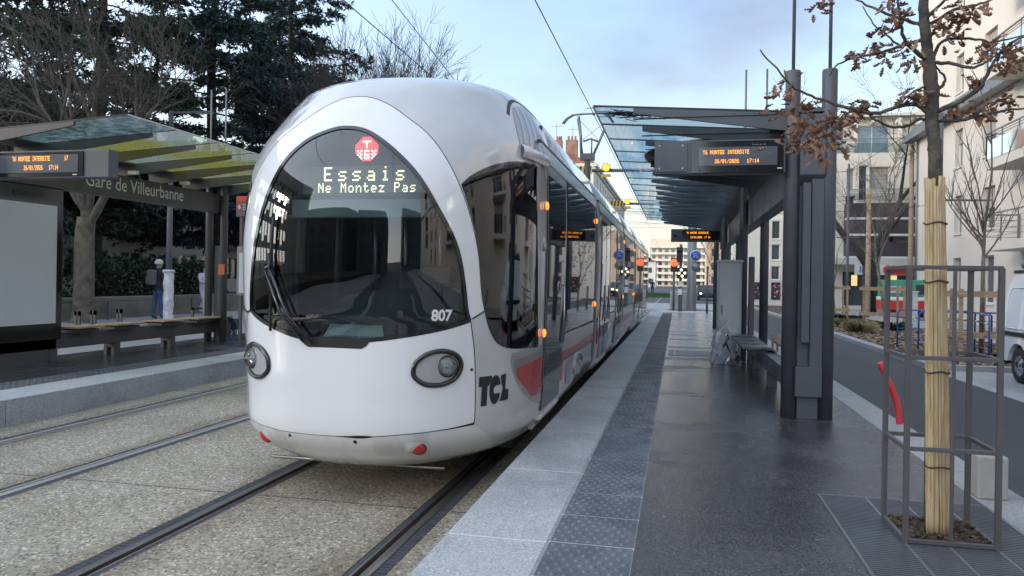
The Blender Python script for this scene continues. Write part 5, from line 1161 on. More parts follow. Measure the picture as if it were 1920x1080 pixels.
# ---- terrace building beyond with aubergine balconies and the shop
mb_ = thing('apartment_building', (12.5, 56, 0), 'cream apartment block with dark aubergine balconies, roof terrace and shop sign', 'building')
O2 = (9.0, 53, 0); U2 = (1, 0, 0); N2 = (0, -1, 0)
o2 = [(1.75, 2.25, 7.9, 9.3), (2.5, 3.05, 7.2, 9.5), (3.15, 4.4, 7.9, 9.4), (1.7, 2.3, 6.9, 7.5), (.6, 1.2, 7.9, 9.3), (.6, 1.2, 5.0, 6.4)]
o3 = [(1.6, 7.4, .3, 2.55)]
m = MB(); wall(m, O2, U2, N2, 8.5, 10.3, o2+o3, .3); m.box(9.0, 17.5, 53.35, 66, 0, 10.28); m.build('wall', 'plaster3', mb_)
for o in o2: window_in(mb_, O2, U2, N2, o, .22, .0, mull=0, glass='shutter' if o[2] > 7.5 else 'midglass')
m = MB(); wall(m, (9.4, 54.6, 10.3), U2, N2, 6.6, 2.6, [(.5, 1.5, .2, 2.1), (2.2, 4.3, .2, 2.1), (5.0, 6.0, .2, 2.1)], .2); m.box(9.4, 16, 54.85, 60, 10.3, 12.88); m.box(9.1, 16.3, 54.0, 60.3, 12.9, 13.1)
for k in range(5): m.box(9.5+k*1.5, 9.7+k*1.5, 53.5, 54.6, 12.45, 12.65)
for x in (9.15, 11.3, 14.0): m.box(x, x+.18, 53.4, 53.6, 10.3, 12.9)
m.lathe([(0, 0), (.35, 0), (.35, .3), (.2, .5), (0, .55)], (11.0, 56, 13.1)); m.build('penthouse', 'plaster3', mb_)
for o in ((.5, 1.5, .2, 2.1), (2.2, 4.3, .2, 2.1)): window_in(mb_, (9.4, 54.6, 10.3), U2, N2, o, .15, 0, mull=1, glass='skyglass')
railing_part(mb_, (9.1, 53.1), (17.4, 53.1), 10.3, .95, 'zinc', 'balcony_glass')
m = MB()
for z in (3.5, 4.95, 6.0): m = MB(); m.box(10.6, 16.2, 51.9, 53-.004, z-.14, z); m.build('balcony_slab', 'frame_white', mb_)
m = MB()
for z in (3.5, 4.95, 6.0): m.box(10.62, 16.18, 51.92, 51.98, z+.0, z+.92)
for x in (10.62, 13.4, 16.1): m.box(x, x+.08, 51.98, 52.9, 3.5, 6.95)
m.build('balcony_front', 'purple', mb_)
railing_part(mb_, (10.6, 51.9), (16.2, 51.9), 7.0, .8, 'zinc', 'balcony_glass')
m = MB(); m.box(9.6, 17.2, 51.0, 53-.004, 2.95, 3.35); m.build('shop_canopy', 'plaster2', mb_)
m = MB(); m.box(10.9, 16.6, 50.93, 50.99, 2.3, 2.94); sgn = m.build('shop_sign', 'frame_white', mb_)
m = MB(); m.box(13.05, 16.3, 50.90, 50.928, 2.34, 2.9); rs_ = m.build('red_field', 'pred', sgn); m = MB(); m.text('Hall', .62, (14.1, 50.895, 2.44), (1, 0, 0), (0, 0, 1)); m.build('sign_letters', 'letter', rs_)
m = MB(); m.text('IPR', .58, (11.15, 50.92, 2.44), (1, 0, 0), (0, 0, 1), bold=.01); m.build('sign_letters', pm('violet_letters', (.10, .06, .30), .5), sgn)
m = MB(); m.lathe([(.30, 0), (.28, .04), (0, .04)], (12.85, 50.92, 2.62), (0, -1, 0), 20); m.build('sign_disc', 'pred', sgn)
m = MB(); m.quad((10.6, 53.28, .3), (16.4, 53.28, .3), (16.4, 53.28, 2.5), (10.6, 53.28, 2.5)); sf = m.build('shop_front', 'midglass', mb_)
m = MB()
for x in (11.2, 12.1, 13.6, 15.2): m.box(x, x+.35, 53.2, 53.26, 1.6, 2.3)
m.build('shop_lamp', 'warmwin', sf)
# ---- pale building seen between the shelter columns
pb_ = thing('white_building', (6, 66, 0), 'pale blank-walled building with a column of windows seen between the shelter columns', 'building')
O3 = (4.2, 60, 0); op = [(2.72, 3.35, 5.0, 6.7), (2.72, 3.35, 2.95, 4.5), (2.72, 3.35, 1.6, 2.9), (2.72, 3.35, 7.2, 8.8)]
op = [(2.72, 3.36, 5.05, 6.45), (2.72, 3.36, 3.45, 4.65), (2.72, 3.36, 1.95, 3.0)]
m = MB(); wall(m, O3, U2, N2, 3.75, 8.2, op, .2); m.box(4.2, 7.95, 60.25, 74, 0, 8.18); m.build('wall', 'plaster2', pb_)
for o in op: window_in(pb_, O3, U2, N2, o, .16, 0, mull=0)
m = MB()
for x0, x1 in ((5.45, 6.6), (6.95, 7.6)): m.box(x0, x1, 59.95, 59.996, .45, 1.75)
ps_ = m.build('poster_panel', 'navy', pb_)
m = MB()
for k in range(40):
    x = RNG.choice((RNG.uniform(5.5, 6.5), RNG.uniform(7.0, 7.55))); z = RNG.uniform(.6, 1.6); m.box(x, x+RNG.uniform(.04, .16), 59.94, 59.949, z, z+RNG.uniform(.02, .12), RNG.randrange(2))
m.build('poster_print', ['lilac', 'pred'], ps_)
m = MB(); m.tube([(7.9, 59.9, 0), (7.9, 59.9, 8.1)], .06, 8); m.build('downpipe', 'anth', pb_)
for k in range(30): pass
# ---- far slab block closing the street, and smaller far blocks
fb = thing('slab_block', (5, 330, 0), 'long pale slab block with rows of balconies closing the far end of the street', 'building')
m = MB(); m.box(-11.5, 26, 320, 334, 0, 17.3); m.box(-11.5, 2, 326, 334, 17.3, 20.2); m.build('wall', 'pinkwall', fb)
m = MB()
for z in range(1, 7): m.box(-11.6, 26.1, 318.3, 319.99, z*2.75-.5, z*2.75+.45)
m.build('balcony_band', 'plaster3', fb)
m = MB()
for z in range(0, 6):
    for x in range(14): m.box(-10.6+x*2.6, -9.2+x*2.6, 319.9, 319.98, z*2.75+.55, z*2.75+2.2)
m.build('window_band', 'midglass', fb)
fb2 = thing('grey_house', (-17, 250, 0), 'small blue-grey house with a tiled roof at the far end beside the tram', 'building')
m = MB(); m.box(-17, -6.8, 240, 252, 0, 8.2); m.build('wall', 'plaster2', fb2); m = MB(); m.prism([(-17.4, 239.5, 8.2), (-6.4, 239.5, 8.2), (-11.7, 239.5, 10.2)], (0, 13, 0)); m.build('roof', 'roof', fb2)
m = MB()
for x in (-15, -12, -9): m.box(x, x+1, 239.9, 239.99, 1.2, 2.8); m.box(x, x+1, 239.9, 239.99, 4.6, 6.2)
m.build('window', 'midglass', fb2)
ob = thing('warm_block', (16, 190, 0), 'orange block behind the leafy street tree at the far crossing', 'building')
m = MB(); m.box(6.6, 22, 180, 195, 0, 14.5); m.build('wall', pm('orange_render', (.46, .33, .24), .9, var=.12, scale=.1), ob)
m = MB()
for z in range(4):
    for x in range(5): m.box(7.6+x*3, 8.9+x*3, 179.9, 179.98, 1.5+z*3.2, 3.2+z*3.2)
m.build('window', 'midglass', ob)
# ---- tenement with tiled roof and chimneys behind the tram
tn = thing('tenement', (-16, 105, 0), 'cream tenement with clay tiled roof and brick chimneys rising behind the tram', 'building')
m = MB(); top = []
tops = [(1.5+u*3.4, 2.5+u*3.4, z, z+1.9) for u in range(14) for z in (8.8, 11.6)]
wall(m, (-9.5, 136, 0), (0, -1, 0), (1, 0, 0), 51, 14.6, [(1.5+k*3.4, 2.6+k*3.4, z, z+1.9) for k in range(14) for z in (1.5, 5.2, 8.6, 11.8)], .2); wall(m, (-24, 85, 0), (1, 0, 0), (0, -1, 0), 14.5, 14.6, [], .2); m.build('wall', 'plaster3', tn)
m = MB(); m.box(-24.3, -9.1, 84.7, 136.3, 14.6, 14.95); m.box(-24, -9.3, 84.8, 136.2, 14.3, 14.6); m.build('cornice', 'plaster', tn)
m = MB(); m.prism([(-24.2, 84.8, 14.95), (-9.2, 84.8, 14.95), (-14.2, 84.8, 16.8), (-19, 84.8, 16.8)], (0, 51.4, 0)); m.build('roof', 'roof', tn)
for x, y, h, w in ((-12.5, 88.5, 18.3, 1.35), (-14.2, 89.5, 18.5, .8), (-12.0, 102, 18.0, 1.2)):
    m = MB(); m.box(x-w/2, x+w/2, y-.4, y+.4, 15.5, h)
    for q in range(3): m.lathe([(.13, 0), (.11, .5), (0, .5)], (x-w*.3+q*w*.3, y, h), n=8)
    m.build('chimney', 'chimney', tn)
for x, y in ((-12.9, 92), (-14.6, 90)):
    m = MB(); m.tube([(x, y, 16), (x, y, 20.6)], .04, 4); m.tube([(x-.6, y, 20.3), (x+.6, y, 20.3)], .03, 4); m.build('aerial', 'zinc', tn)
for k in range(14):
    for z in (11.8, 8.6): m = MB(); o = (1.5+k*3.4, 2.6+k*3.4, z, z+1.9); P = lambda u, v: Vector((-9.7, 136-u, v)); m.quad(P(o[0], o[2]), P(o[1], o[2]), P(o[1], o[3]), P(o[0], o[3])); m.build('window', 'midglass', tn)
# ---- apartment block behind the conifers on the left
lb_ = thing('apartment_building', (-32, 35, 0), 'apartment block with white balconies behind the dark conifers on the left', 'building')
O5 = (-28, -32, .5); U5 = (0, 1, 0); N5 = (1, 0, 0); op5 = []  # unseen run behind the camera added to block the sun's glare
for k in range(21):
    for f_ in range(5):
        op5.append((1.0+k*4.6, 2.6+k*4.6, .9+f_*2.9, 2.3+f_*2.9)); op5.append((3.1+k*4.6, 4.7+k*4.6, .2+f_*2.9, 2.3+f_*2.9))
m = MB(); wall(m, O5, U5, N5, 55.5, 18.2, [o for o in op5 if o[1] < 55.4], .25); op6 = [o for o in op5 if o[0] > 55.6 and o[3] < 8.8]; wall(m, (-28, 23.5, .5), U5, N5, 44.5, 8.9, [(o[0]-55.5, o[1]-55.5, o[2], o[3]) for o in op6], .25); op5 = [o for o in op5 if o[1] < 55.4]+op6; m.quad((-28, -32, 0), (-44, -32, 0), (-44, -32, 18.7), (-28, -32, 18.7)); m.quad((-28, 23.5, 9.4), (-44, 23.5, 9.4), (-44, 23.5, 18.7), (-28, 23.5, 18.7)); m.quad((-28, -32, 18.7), (-28, 23.5, 18.7), (-44, 23.5, 18.7), (-44, -32, 18.7)); m.quad((-28, 23.5, 9.4), (-28, 68, 9.4), (-44, 68, 9.4), (-44, 23.5, 9.4)); m.build('wall', 'plaster2', lb_)
for o in op5:
    m = MB(); 
    if o[0] < 40: continue
    P = lambda u, v: Vector((-28.2, -32+u, .5+v)); m.quad(P(o[0], o[2]), P(o[1], o[2]), P(o[1], o[3]), P(o[0], o[3])); w_ = m.build('window', 'midglass', lb_)
    m = MB(); u = (o[0]+o[1])/2; m.box(-28.2, -28.12, -32+u-.05, -32+u+.05, .5+o[2], .5+o[3]); m.box(-28.2, -28.12, -32+o[0], -32+o[1], .5+o[3]-.08, .5+o[3]); m.build('frame', 'frame_white', w_)
for f_ in range(1, 5):
    for k in range(6):
        y = 14.9+k*9.2
        if y > 19 and f_ > 2: continue
        m = MB(); m.box(-26.9, -27.996, y, y+4.2, .5+f_*2.9-.08, .5+f_*2.9+.08); m.box(-26.95, -26.9, y, y+4.2, .5+f_*2.9+.1, .5+f_*2.9+.55); s_ = m.build('balcony', 'chimney' if (k+f_) % 3 == 0 else 'frame_white', lb_)
        m = MB(); m.bar((-26.92, y, .5+f_*2.9+1.0), (-26.92, y+4.2, .5+f_*2.9+1.0), .05, .05)
        for q in range(8): m.bar((-26.92, y+q*.6, .5+f_*2.9+.5), (-26.92, y+q*.6, .5+f_*2.9+1.0), .025, .025)
        m.build('handrail', 'frame_white', s_)
# ---- street block behind the camera, mirrored in the windscreen
sb_ = thing('street_block', (-4, -52, 0), 'grey street block down the line behind the viewer, mirrored in the windscreen', 'building')
m = MB(); m.box(-60, -25.5, -60, -45, 0, 14); m.box(-22.0, -9, -60, -45, 0, 13); m.box(2.5, 30, -66, -48, 0, 16); m.build('wall', pm('dark_render', (.14, .135, .125), .9, var=.2, scale=.3), sb_)
m = MB()
for z in range(4):
    for x in list(range(-58, -26, 4))+[-21, -17, -13]+list(range(4, 30, 4)): m.box(x, x+1.5, -44.95 if x < 0 else -47.95, -44.9 if x < 0 else -47.9, 1.5+z*3.1, 3.3+z*3.1)
m.build('window', 'midglass', sb_)
# ================================================================= trees and plants
def fast_mesh(name, V, Fc, mat, parent):
    """V (n,3) world coords, Fc (m,3 or 4)"""
    me = bpy.data.meshes.new(name); off = np.array(parent.location) if parent is not None else 0
    V = np.asarray(V, np.float32)-off; Fc = np.asarray(Fc, np.int32); k = Fc.shape[1]
    me.vertices.add(len(V)); me.vertices.foreach_set('co', V.astype(np.float32).ravel()); me.loops.add(Fc.size); me.loops.foreach_set('vertex_index', Fc.ravel())
    me.polygons.add(len(Fc)); me.polygons.foreach_set('loop_start', np.arange(0, Fc.size, k, dtype=np.int32)); me.polygons.foreach_set('loop_total', np.full(len(Fc), k, np.int32)); me.update(calc_edges=True)
    me.materials.append(M[mat] if isinstance(mat, str) else mat); o = bpy.data.objects.new(name, me); COL.objects.link(o)
    if parent is not None: o.parent = parent
    return o
def cedar(loc, H, R, seed, label, mat='cedar', low=2.6, dens=1.0, group='conifers behind the garden wall'):
    r = np.random.RandomState(seed); root = thing('conifer', loc, label, 'tree', group); x0, y0, z0 = loc
    m = MB(); wob = [(x0+.25*sin(i*1.3+seed), y0+.2*cos(i*1.7+seed), z0+H*i/10) for i in range(11)]; m.tube(wob, [.32*(1-.09*i)+.02 for i in range(11)], 9)
    T = []; D = []
    z = low
    while z < H-.3:
        f = z/H; nb = 5+r.randint(3)
        for k in range(nb):
            if r.rand() < .12: continue
            az = r.rand()*2*pi; L = R*((1-f)**.62)*(.55+.6*r.rand())*(1.0 if f > .18 else .75)
            ax, ay = cos(az), sin(az); zz = z+r.rand()*.6; P = []
            sag = -.05-.12*r.rand(); lift_ = .10+.25*r.rand()*(1 if f > .4 else .2)
            for j in range(7):
                u = j/6; P.append(np.array((x0+ax*L*u+.15*r.randn()*u, y0+ay*L*u+.15*r.randn()*u, z0+zz+L*(lift_*u+sag*2*u*u))))
            m.tube(P, [.07*(1-f)*(1-.85*j/6)+.012 for j in range(7)], 4, cap=False)
            P = np.array(P); ns = int((5+L*3.7)*dens)
            for q in range(ns):
                u = .22+.78*r.rand()**.8; i = min(int(u*6), 5); b = P[i]+(P[i+1]-P[i])*(u*6-i); s = 1 if r.rand() < .5 else -1
                sl = L*(.34*(1-u)+.13)*(.5+.8*r.rand()); dirv = np.array((ax*.55-s*ay*.8, ay*.55+s*ax*.8, -.12+.15*r.randn())); dirv /= np.linalg.norm(dirv)
                nt = 3+int(sl*5)
                for w in range(nt):
                    c = b+dirv*sl*(w+.5)/nt+r.randn(3)*.07; T.append(c); D.append(dirv)
        z += .45+.5*r.rand()
    m.build('trunk', 'bark_dark', root)
    T = np.array(T); D = np.array(D); n = len(T); nd = 5
    C0 = np.repeat(T, nd, 0); DD = np.repeat(D, nd, 0)+r.randn(n*nd, 3)*.55; DD[:, 2] -= .12; DD /= np.linalg.norm(DD, axis=1, keepdims=True)
    Ln = (.16+.22*r.rand(n*nd))[:, None]; Sd = np.cross(DD, r.randn(n*nd, 3)); Sd /= np.linalg.norm(Sd, axis=1, keepdims=True); W = (.028+.035*r.rand(n*nd))[:, None]
    V = np.stack([C0-Sd*W, C0+DD*Ln*.5-Sd*W*.2+Sd*W*1.6, C0+DD*Ln], 1).reshape(-1, 3)
    fast_mesh('crown', V, np.arange(len(V)).reshape(-1, 3), mat, root); return root
def branchy(root, base, H, seed, r0, mat='twig', trunk_mat='bark', levels=5, spread=.6, fork=.25, up=.25, kids=(2, 4), stems=1, twig_min=.006, lean=(0, 0), nmax=6000, shrink=(.62, .82)):
    rr = random.Random(seed); tk_ = MB(); tw = MB(); cnt = [0]
    def grow(p, d, L, r, lv):
        cnt[0] += 1
        if cnt[0] > nmax: return
        n = 4 if lv < 3 else 3; P = [p]; dd = d.copy()
        for i in range(n):
            dd = (dd+Vector((rr.gauss(0, .13), rr.gauss(0, .13), rr.gauss(0, .10)+up*.12))).normalized(); P.append(P[-1]+dd*L/n)
        re = max(twig_min, r*.62); rs = [r+(re-r)*i/n for i in range(n+1)]
        if lv >= levels: rs[-1] = twig_min*.5
        (tk_ if lv < 2 else tw).tube(P, rs, 8 if lv == 0 else (5 if lv < 3 else 3), cap=False)
        if lv >= levels: return
        k = rr.randint(*kids)
        for j in range(k):
            a = rr.uniform(0, 6.28); s = rr.uniform(.5, 1.25)*spread; o = dd.orthogonal().normalized(); o2 = dd.cross(o)
            nd_ = (dd+(o*cos(a)+o2*sin(a))*s).normalized(); i = n if j == 0 else rr.randint(max(1, n-2), n)
            grow(P[i], nd_ if j else (dd+(nd_-dd)*.35).normalized(), L*rr.uniform(*shrink), re*rr.uniform(.6, .92), lv+1)
        if lv >= 2:
            for j in range(2):
                a = rr.uniform(0, 6.28); o = dd.orthogonal().normalized(); nd_ = (dd*.5+o*cos(a)+dd.cross(o)*sin(a)).normalized(); i = rr.randint(1, n); q = P[i]
                tw.tube([q, q+nd_*L*.22, q+(nd_+Vector((0, 0, .3)))*L*.4], [max(twig_min, re*.4), twig_min*.8, twig_min*.4], 3, cap=False)
    b = Vector(base)
    for s in range(stems):
        a = 2*pi*s/max(stems, 1)+.4; d = Vector((lean[0]+(.28*cos(a) if stems > 1 else 0), lean[1]+(.28*sin(a) if stems > 1 else 0), 1)).normalized()
        grow(b, d, H*fork, r0, 0)
    tk_.build('trunk', trunk_mat, root); tw.build('crown', mat, root)
# big conifers
cedar((-21.0, 38.0, .5), 23, 6.2, 3, 'tall dark conifer nearest the tram, its right edge against the sky', dens=1.0)
cedar((-21.5, 31.5, .5), 22, 6.0, 5, 'dark conifer behind the left street lamp, second from the tram', mat='cedar', dens=1.0)
cedar((-22.5, 25.5, .5), 20, 6.0, 8, 'greenish conifer behind the bare roadside tree', mat='cedar2', dens=1.05)
cedar((-23.0, 20.0, .5), 20, 6.2, 11, 'greenish conifer at the far left edge of the photo', mat='cedar2', dens=1.0)
cedar((-26.0, 45.0, .5), 21, 5.5, 14, 'dark conifer farthest back, between the other conifers and the apartment block', dens=.8)
# bare deciduous trees
t = thing('bare_tree', (-15.55, 17.2, ZP), 'bare spreading tree with pale lichened trunk right behind the left shelter', 'tree')
m = MB(); m.tube(spline([(-15.6, 17.2, ZP-.05), (-15.55, 17.2, 1.2), (-15.55, 17.2, 2.5), (-15.5, 17.2, 3.1)], 4), [.27-.004*i for i in range(13)], 10); m.lathe([(.36, 0), (.27, .25)], (-15.58, 17.2, ZP-.02), n=10); m.build('trunk_base', 'bark_pale', t)
for i, (lean, r0, H, sd) in enumerate((((-.42, .10), .13, 8.5, 21), ((.10, -.1), .15, 9.5, 22), ((.50, .12), .12, 8.5, 23), ((-.1, .35), .11, 8, 24), ((.25, -.45), .10, 8, 29), ((-.75, -.1), .08, 7.5, 31))):
    branchy(t, (-15.5, 17.2, 2.6+.12*i), H, sd, r0, 'twig', 'bark_pale', 5, .62, .27, .12, (2, 4), 1, .006, lean, 1500)
t = thing('bare_tree', (-15.3, 37.0, ZP), 'leafless tree with fine twigs against the sky just left of the tram roof', 'tree')
branchy(t, (-16.2, 34.6, ZP), 20, 41, .17, 'twig_dark', 'bark_dark', 6, .36, .21, .3, (3, 4), 2, .009, (.02, 0), 6000, (.70, .86))
t = thing('bare_tree', (-15.6, 31.0, ZP), 'brownish leafless tree in front of the tallest dark conifer', 'tree')
branchy(t, (-15.6, 31.0, ZP), 12, 47, .17, 'twig', 'bark_dark', 6, .5, .24, .3, (2, 4), 1, .008, (.0, 0), 3000, (.66, .82))
t = thing('bare_tree', (-19, 18.5, .5), 'thin leafless tree between the garden wall and the conifers at far left', 'tree')
branchy(t, (-19, 18.5, .5), 12, 53, .15, 'twig', 'bark_pale', 6, .55, .24, .2, (2, 4), 1, .007, (.1, 0), 2600, (.66, .82))
# hedge and shrubs behind the wall
def leafmass(name, boxes, n, size, mat, label, cat, kind=None, group=None, seed=1, parent=None):
    r = np.random.RandomState(seed); Vs = []
    for (x0, x1, y0, y1, z0, z1), q in boxes:
        k = int(n*q); P = r.rand(k, 3)*[x1-x0, y1-y0, z1-z0]+[x0, y0, z0]; P += .12*np.sin(P[:, [1, 2, 0]]*5)
        D = r.randn(k, 3); D /= np.linalg.norm(D, axis=1, keepdims=True); E = np.cross(D, r.randn(k, 3)); E /= np.linalg.norm(E, axis=1, keepdims=True); s = (size*(.6+.8*r.rand(k)))[:, None]
        Vs.append(np.stack([P-E*s*.4, P+D*s*.6, P+E*s*.4, P-D*s*.6], 1).reshape(-1, 3))
    V = np.concatenate(Vs); o = fast_mesh(name, V, np.arange(len(V)).reshape(-1, 4), mat, parent); 
    if label: tag(o, label, cat, group, kind)
    return o
leafmass('hedge', [((-18.6, -17.2, 19.5, 26.5, .5, 2.1), 1)], 9000, .10, 'hedge', 'clipped dark hedge behind the garden wall, beyond the man with the backpack', 'hedge', seed=4)
leafmass('hedge', [((-19.5, -17.5, 10, 19.0, .5, 3.2), 1)], 12000, .12, 'cedar', 'dark shrubbery behind the bare tree trunk at the left', 'hedge', seed=6)
def clump(x, y, h, w, label, seed, mat='dryplant'):
    r = random.Random(seed); m = MB()
    for k in range(160):
        a = r.uniform(0, 6.28); q = r.random()**.6*w; b = Vector((x+q*cos(a)*.5, y+q*sin(a)*.5, .02)); d = Vector((cos(a)*.5+r.gauss(0, .25), sin(a)*.5+r.gauss(0, .25), 1)); l_ = h*r.uniform(.5, 1.1); s = Vector((-sin(a), cos(a), 0))*.008
        m.add([b-s, b+s, b+d*l_*.6+s*.8, b+d*l_*.6+Vector((cos(a), sin(a), -.2))*l_*.3], [(0, 1, 2), (0, 2, 3)])
    tag(m.build('grass_clump', mat), label, 'plant', 'dry plants in the bed')
ci = 0
for x, y, h, w, l_ in ((6.3, 30.5, .55, .6, 'dry straw-coloured plant clump nearest the left wooden stakes'), (6.9, 33.2, .6, .7, 'dry plant clump in the bed just beside the far tree stakes'), (6.0, 27.5, .6, .6, 'bushy dry clump at the kerb before the middle stakes'), (7.6, 29.2, .5, .6, 'low dry clump behind the kerb plants in the middle of the bed'), (5.9, 35.0, .5, .5, 'small dry clump at the far end of the bed by the pylon'), (6.9, 17.6, .35, .4, 'small dry clump near the blue barriers')):
    clump(x, y, h, w, l_, 60+ci, 'dryplant' if ci % 2 == 0 else 'hedge'); ci += 1
# staked young trees in the bed
def stakes(x, y, label, w=1.0, h=1.6):
    r = thing('tree_stakes', (x, y, 0), label, 'tree stakes', 'wooden stake frames around young trees')
    ps = [(x-w/2, y-.35), (x+w/2, y-.35), (x-w/2+.1, y+.55), (x+w/2, y+.55)]
    for px_, py_ in ps: m = MB(); m.lathe([(0, 0), (.045, 0), (.042, h), (0, h)], (px_, py_, 0), n=8) if False else m.bar((px_, py_, 0), (px_, py_, h), .075, .075); m.build('post', 'wood', r)
    for z in (h-.12, .52):
        m = MB(); m.box(x-w/2-.12, x+w/2+.10, y-.42, y-.39, z-.07, z+.07); m.build('plank', 'wood', r)
        m = MB(); m.box(x-w/2-.06, x-w/2-.03, y-.38, y+.6, z-.07, z+.07); m.build('plank', 'wood', r)
        m = MB(); m.box(x+w/2+.04, x+w/2+.07, y-.38, y+.6, z-.07, z+.07); m.build('plank', 'wood', r)
    return r
stakes(6.75, 19.4, 'wooden tree stakes behind the blue barriers, nearest the white van', .78, 1.58)
stakes(7.9, 32.0, 'wooden tree stakes in the middle, before the man in navy', 1.35, 1.62)
stakes(7.0, 36.5, 'wooden tree stakes farthest away, beside the right shelter pylon', .9, 1.62)
t = thing('young_tree', (6.98, 19.6, 0), 'leafless young tree with upswept branches before the cream building', 'tree', 'young trees in the bed')
m = MB(); m.tube([(6.98, 19.6, 0), (6.99, 19.6, 1.2), (7.0, 19.6, 2.35)], [.055, .048, .042], 8); m.build('trunk', 'bark_pale', t)
r6 = random.Random(5); m = MB()
def shoot(p, d, L, r, lv):
    P = [p]; dd = d.copy()
    for i in range(6): dd = (dd+Vector((r6.gauss(0, .05), r6.gauss(0, .05), .10))).normalized(); P.append(P[-1]+dd*L/6)
    m.tube(P, [r*(1-.85*i/6)+.002 for i in range(7)], 5, cap=False)
    if lv:
        for i in (1, 2, 3, 4, 5):
            if r6.random() < .75: a = r6.uniform(0, 6.28); shoot(P[i], (dd+Vector((cos(a), sin(a), .1))*.55).normalized(), L*.45*r6.uniform(.6, 1.1), r*.42, lv-1)
for k in range(11):
    a = 2*pi*k/11+r6.uniform(-.3, .3); z = 2.2+.16*k*.6; shoot(Vector((7.0, 19.6, z if k else 2.35)), Vector((cos(a)*.75, sin(a)*.75, .75)) if k else Vector((0, 0, 1)), r6.uniform(1.6, 2.6) if k else 3.9, .020 if k else .036, 2)
m.build('crown', 'twig', t)
t = thing('young_tree', (8.1, 32.3, 0), 'slim leafless young tree with a red ribbon inside the middle stakes', 'tree', 'young trees in the bed')
branchy(t, (8.1, 32.3, 0), 7.5, 71, .075, 'twig', 'bark_pale', 5, .45, .34, .5, (2, 4), 1, .006, (0, 0), 500)
m = MB(); m.tube([(8.1+.085*cos(a), 32.3+.085*sin(a), 2.35) for a in np.linspace(0, 2*pi, 12, endpoint=False)], .05, 5, closed=True); m.build('ribbon', 'plasticred', t)
t = thing('young_tree', (7.05, 36.8, 0), 'slim leafless young tree inside the farthest stakes by the pylon', 'tree', 'young trees in the bed')
branchy(t, (7.05, 36.8, 0), 8, 73, .07, 'twig', 'bark_pale', 5, .5, .32, .45, (2, 4), 1, .006, (0, 0), 500)
t = thing('old_tree', (10.7, 46.5, 0), 'old dark forked tree in front of the shop', 'tree')
m = MB(); m.tube([(10.75, 46.5, 0), (10.7, 46.5, 1.5), (10.8, 46.5, 3.0)], [.42, .36, .40], 10); m.build('trunk_base', 'bark_dark', t)
branchy(t, (10.7, 46.5, 2.7), 10, 82, .26, 'twig_dark', 'bark_dark', 5, .5, .40, .2, (2, 3), 1, .012, (-.55, 0), 500)
branchy(t, (10.9, 46.5, 2.8), 11, 85, .24, 'twig_dark', 'bark_dark', 5, .55, .36, .3, (2, 4), 1, .012, (.25, 0), 700)
branchy(t, (10.9, 46.5, 3.0), 9, 88, .18, 'twig', 'bark_dark', 5, .6, .3, .3, (2, 4), 1, .012, (.7, 0), 600)
t = thing('street_tree', (1.9, 31.0, 0), 'slim tree with a few brown leaves on the far end of the platform', 'tree')
branchy(t, (1.75, 31.0, ZP), 4.4, 91, .045, 'twig_dark', 'bark', 5, .55, .38, .4, (2, 4), 1, .005, (0, 0), 420)
m = MB(); r7 = random.Random(9)
for k in range(220): 
    p = Vector((1.75+r7.gauss(0, .45), 31+r7.gauss(0, .4), 2.5+r7.gauss(0, .55))); R = Matrix.Rotation(r7.uniform(0, 6.28), 3, 'Z')@Matrix.Rotation(r7.uniform(.2, 1.4), 3, 'Y'); m.add([p+R@Vector(q) for q in ((-.05, 0, 0), (0, .03, .01), (.06, 0, 0), (0, -.03, .01))], [(0, 1, 2, 3)])
m.build('leaves', 'leafdry', t)
# ================================================================= signals, wires, poles, vehicles, barriers, people
def wire(pts, r, label, grp='overhead wires'):
    m = MB(); m.tube(pts, r, 5); return tag(m.build('overhead_wire', 'wire'), label, 'wire', grp)
wire([(-2.28, -12, 6.0), (-2.30, 11.8, 6.10), (-2.33, 19.6, 6.22), (-2.33, 60, 6.1), (-2.33, 180, 6.1)], .010, 'overhead contact wire above the white tram, meeting the pantograph')
wire([(-5.5, -12, 6.3), (-5.5, 11.6, 6.22), (-5.5, 16.4, 6.18), (-5.5, 60, 6.1), (-5.5, 180, 6.1)], .010, 'left overhead wire of the pair passing behind the tram roof')
wire([(-5.5, 2, 8.6), (-5.5, 8, 7.7), (-5.5, 13.7, 7.01), (-5.5, 17.9, 6.57), (-5.5, 24, 6.25)], .009, 'right overhead wire of the pair passing behind the tram roof')
spans = [(36, 6.4, 5.2, 'lowest'), (44, 6.9, 6.5, 'second'), (52, 8.6, 7.4, 'third'), (60, 7.6, 8.2, 'fourth'), (72, 9.4, 8.4, 'fifth'), (84, 8.6, 9.3, 'sixth'), (100, 10.6, 9.6, 'seventh'), (118, 10.5, 11.6, 'highest')]
for y, za, zb, w_ in spans:
    n = 9; P = [(-13+ (24*i/n), y, za+(zb-za)*i/n-.9*(1-(2*i/n-1)**2)) for i in range(n+1)]
    m = MB(); m.tube(P, .012+y*.00011, 4, cap=False); tag(m.build('span_wire', 'wire'), 'thin span wire crossing the street beyond the pantograph', 'wire', 'span wires across the street')
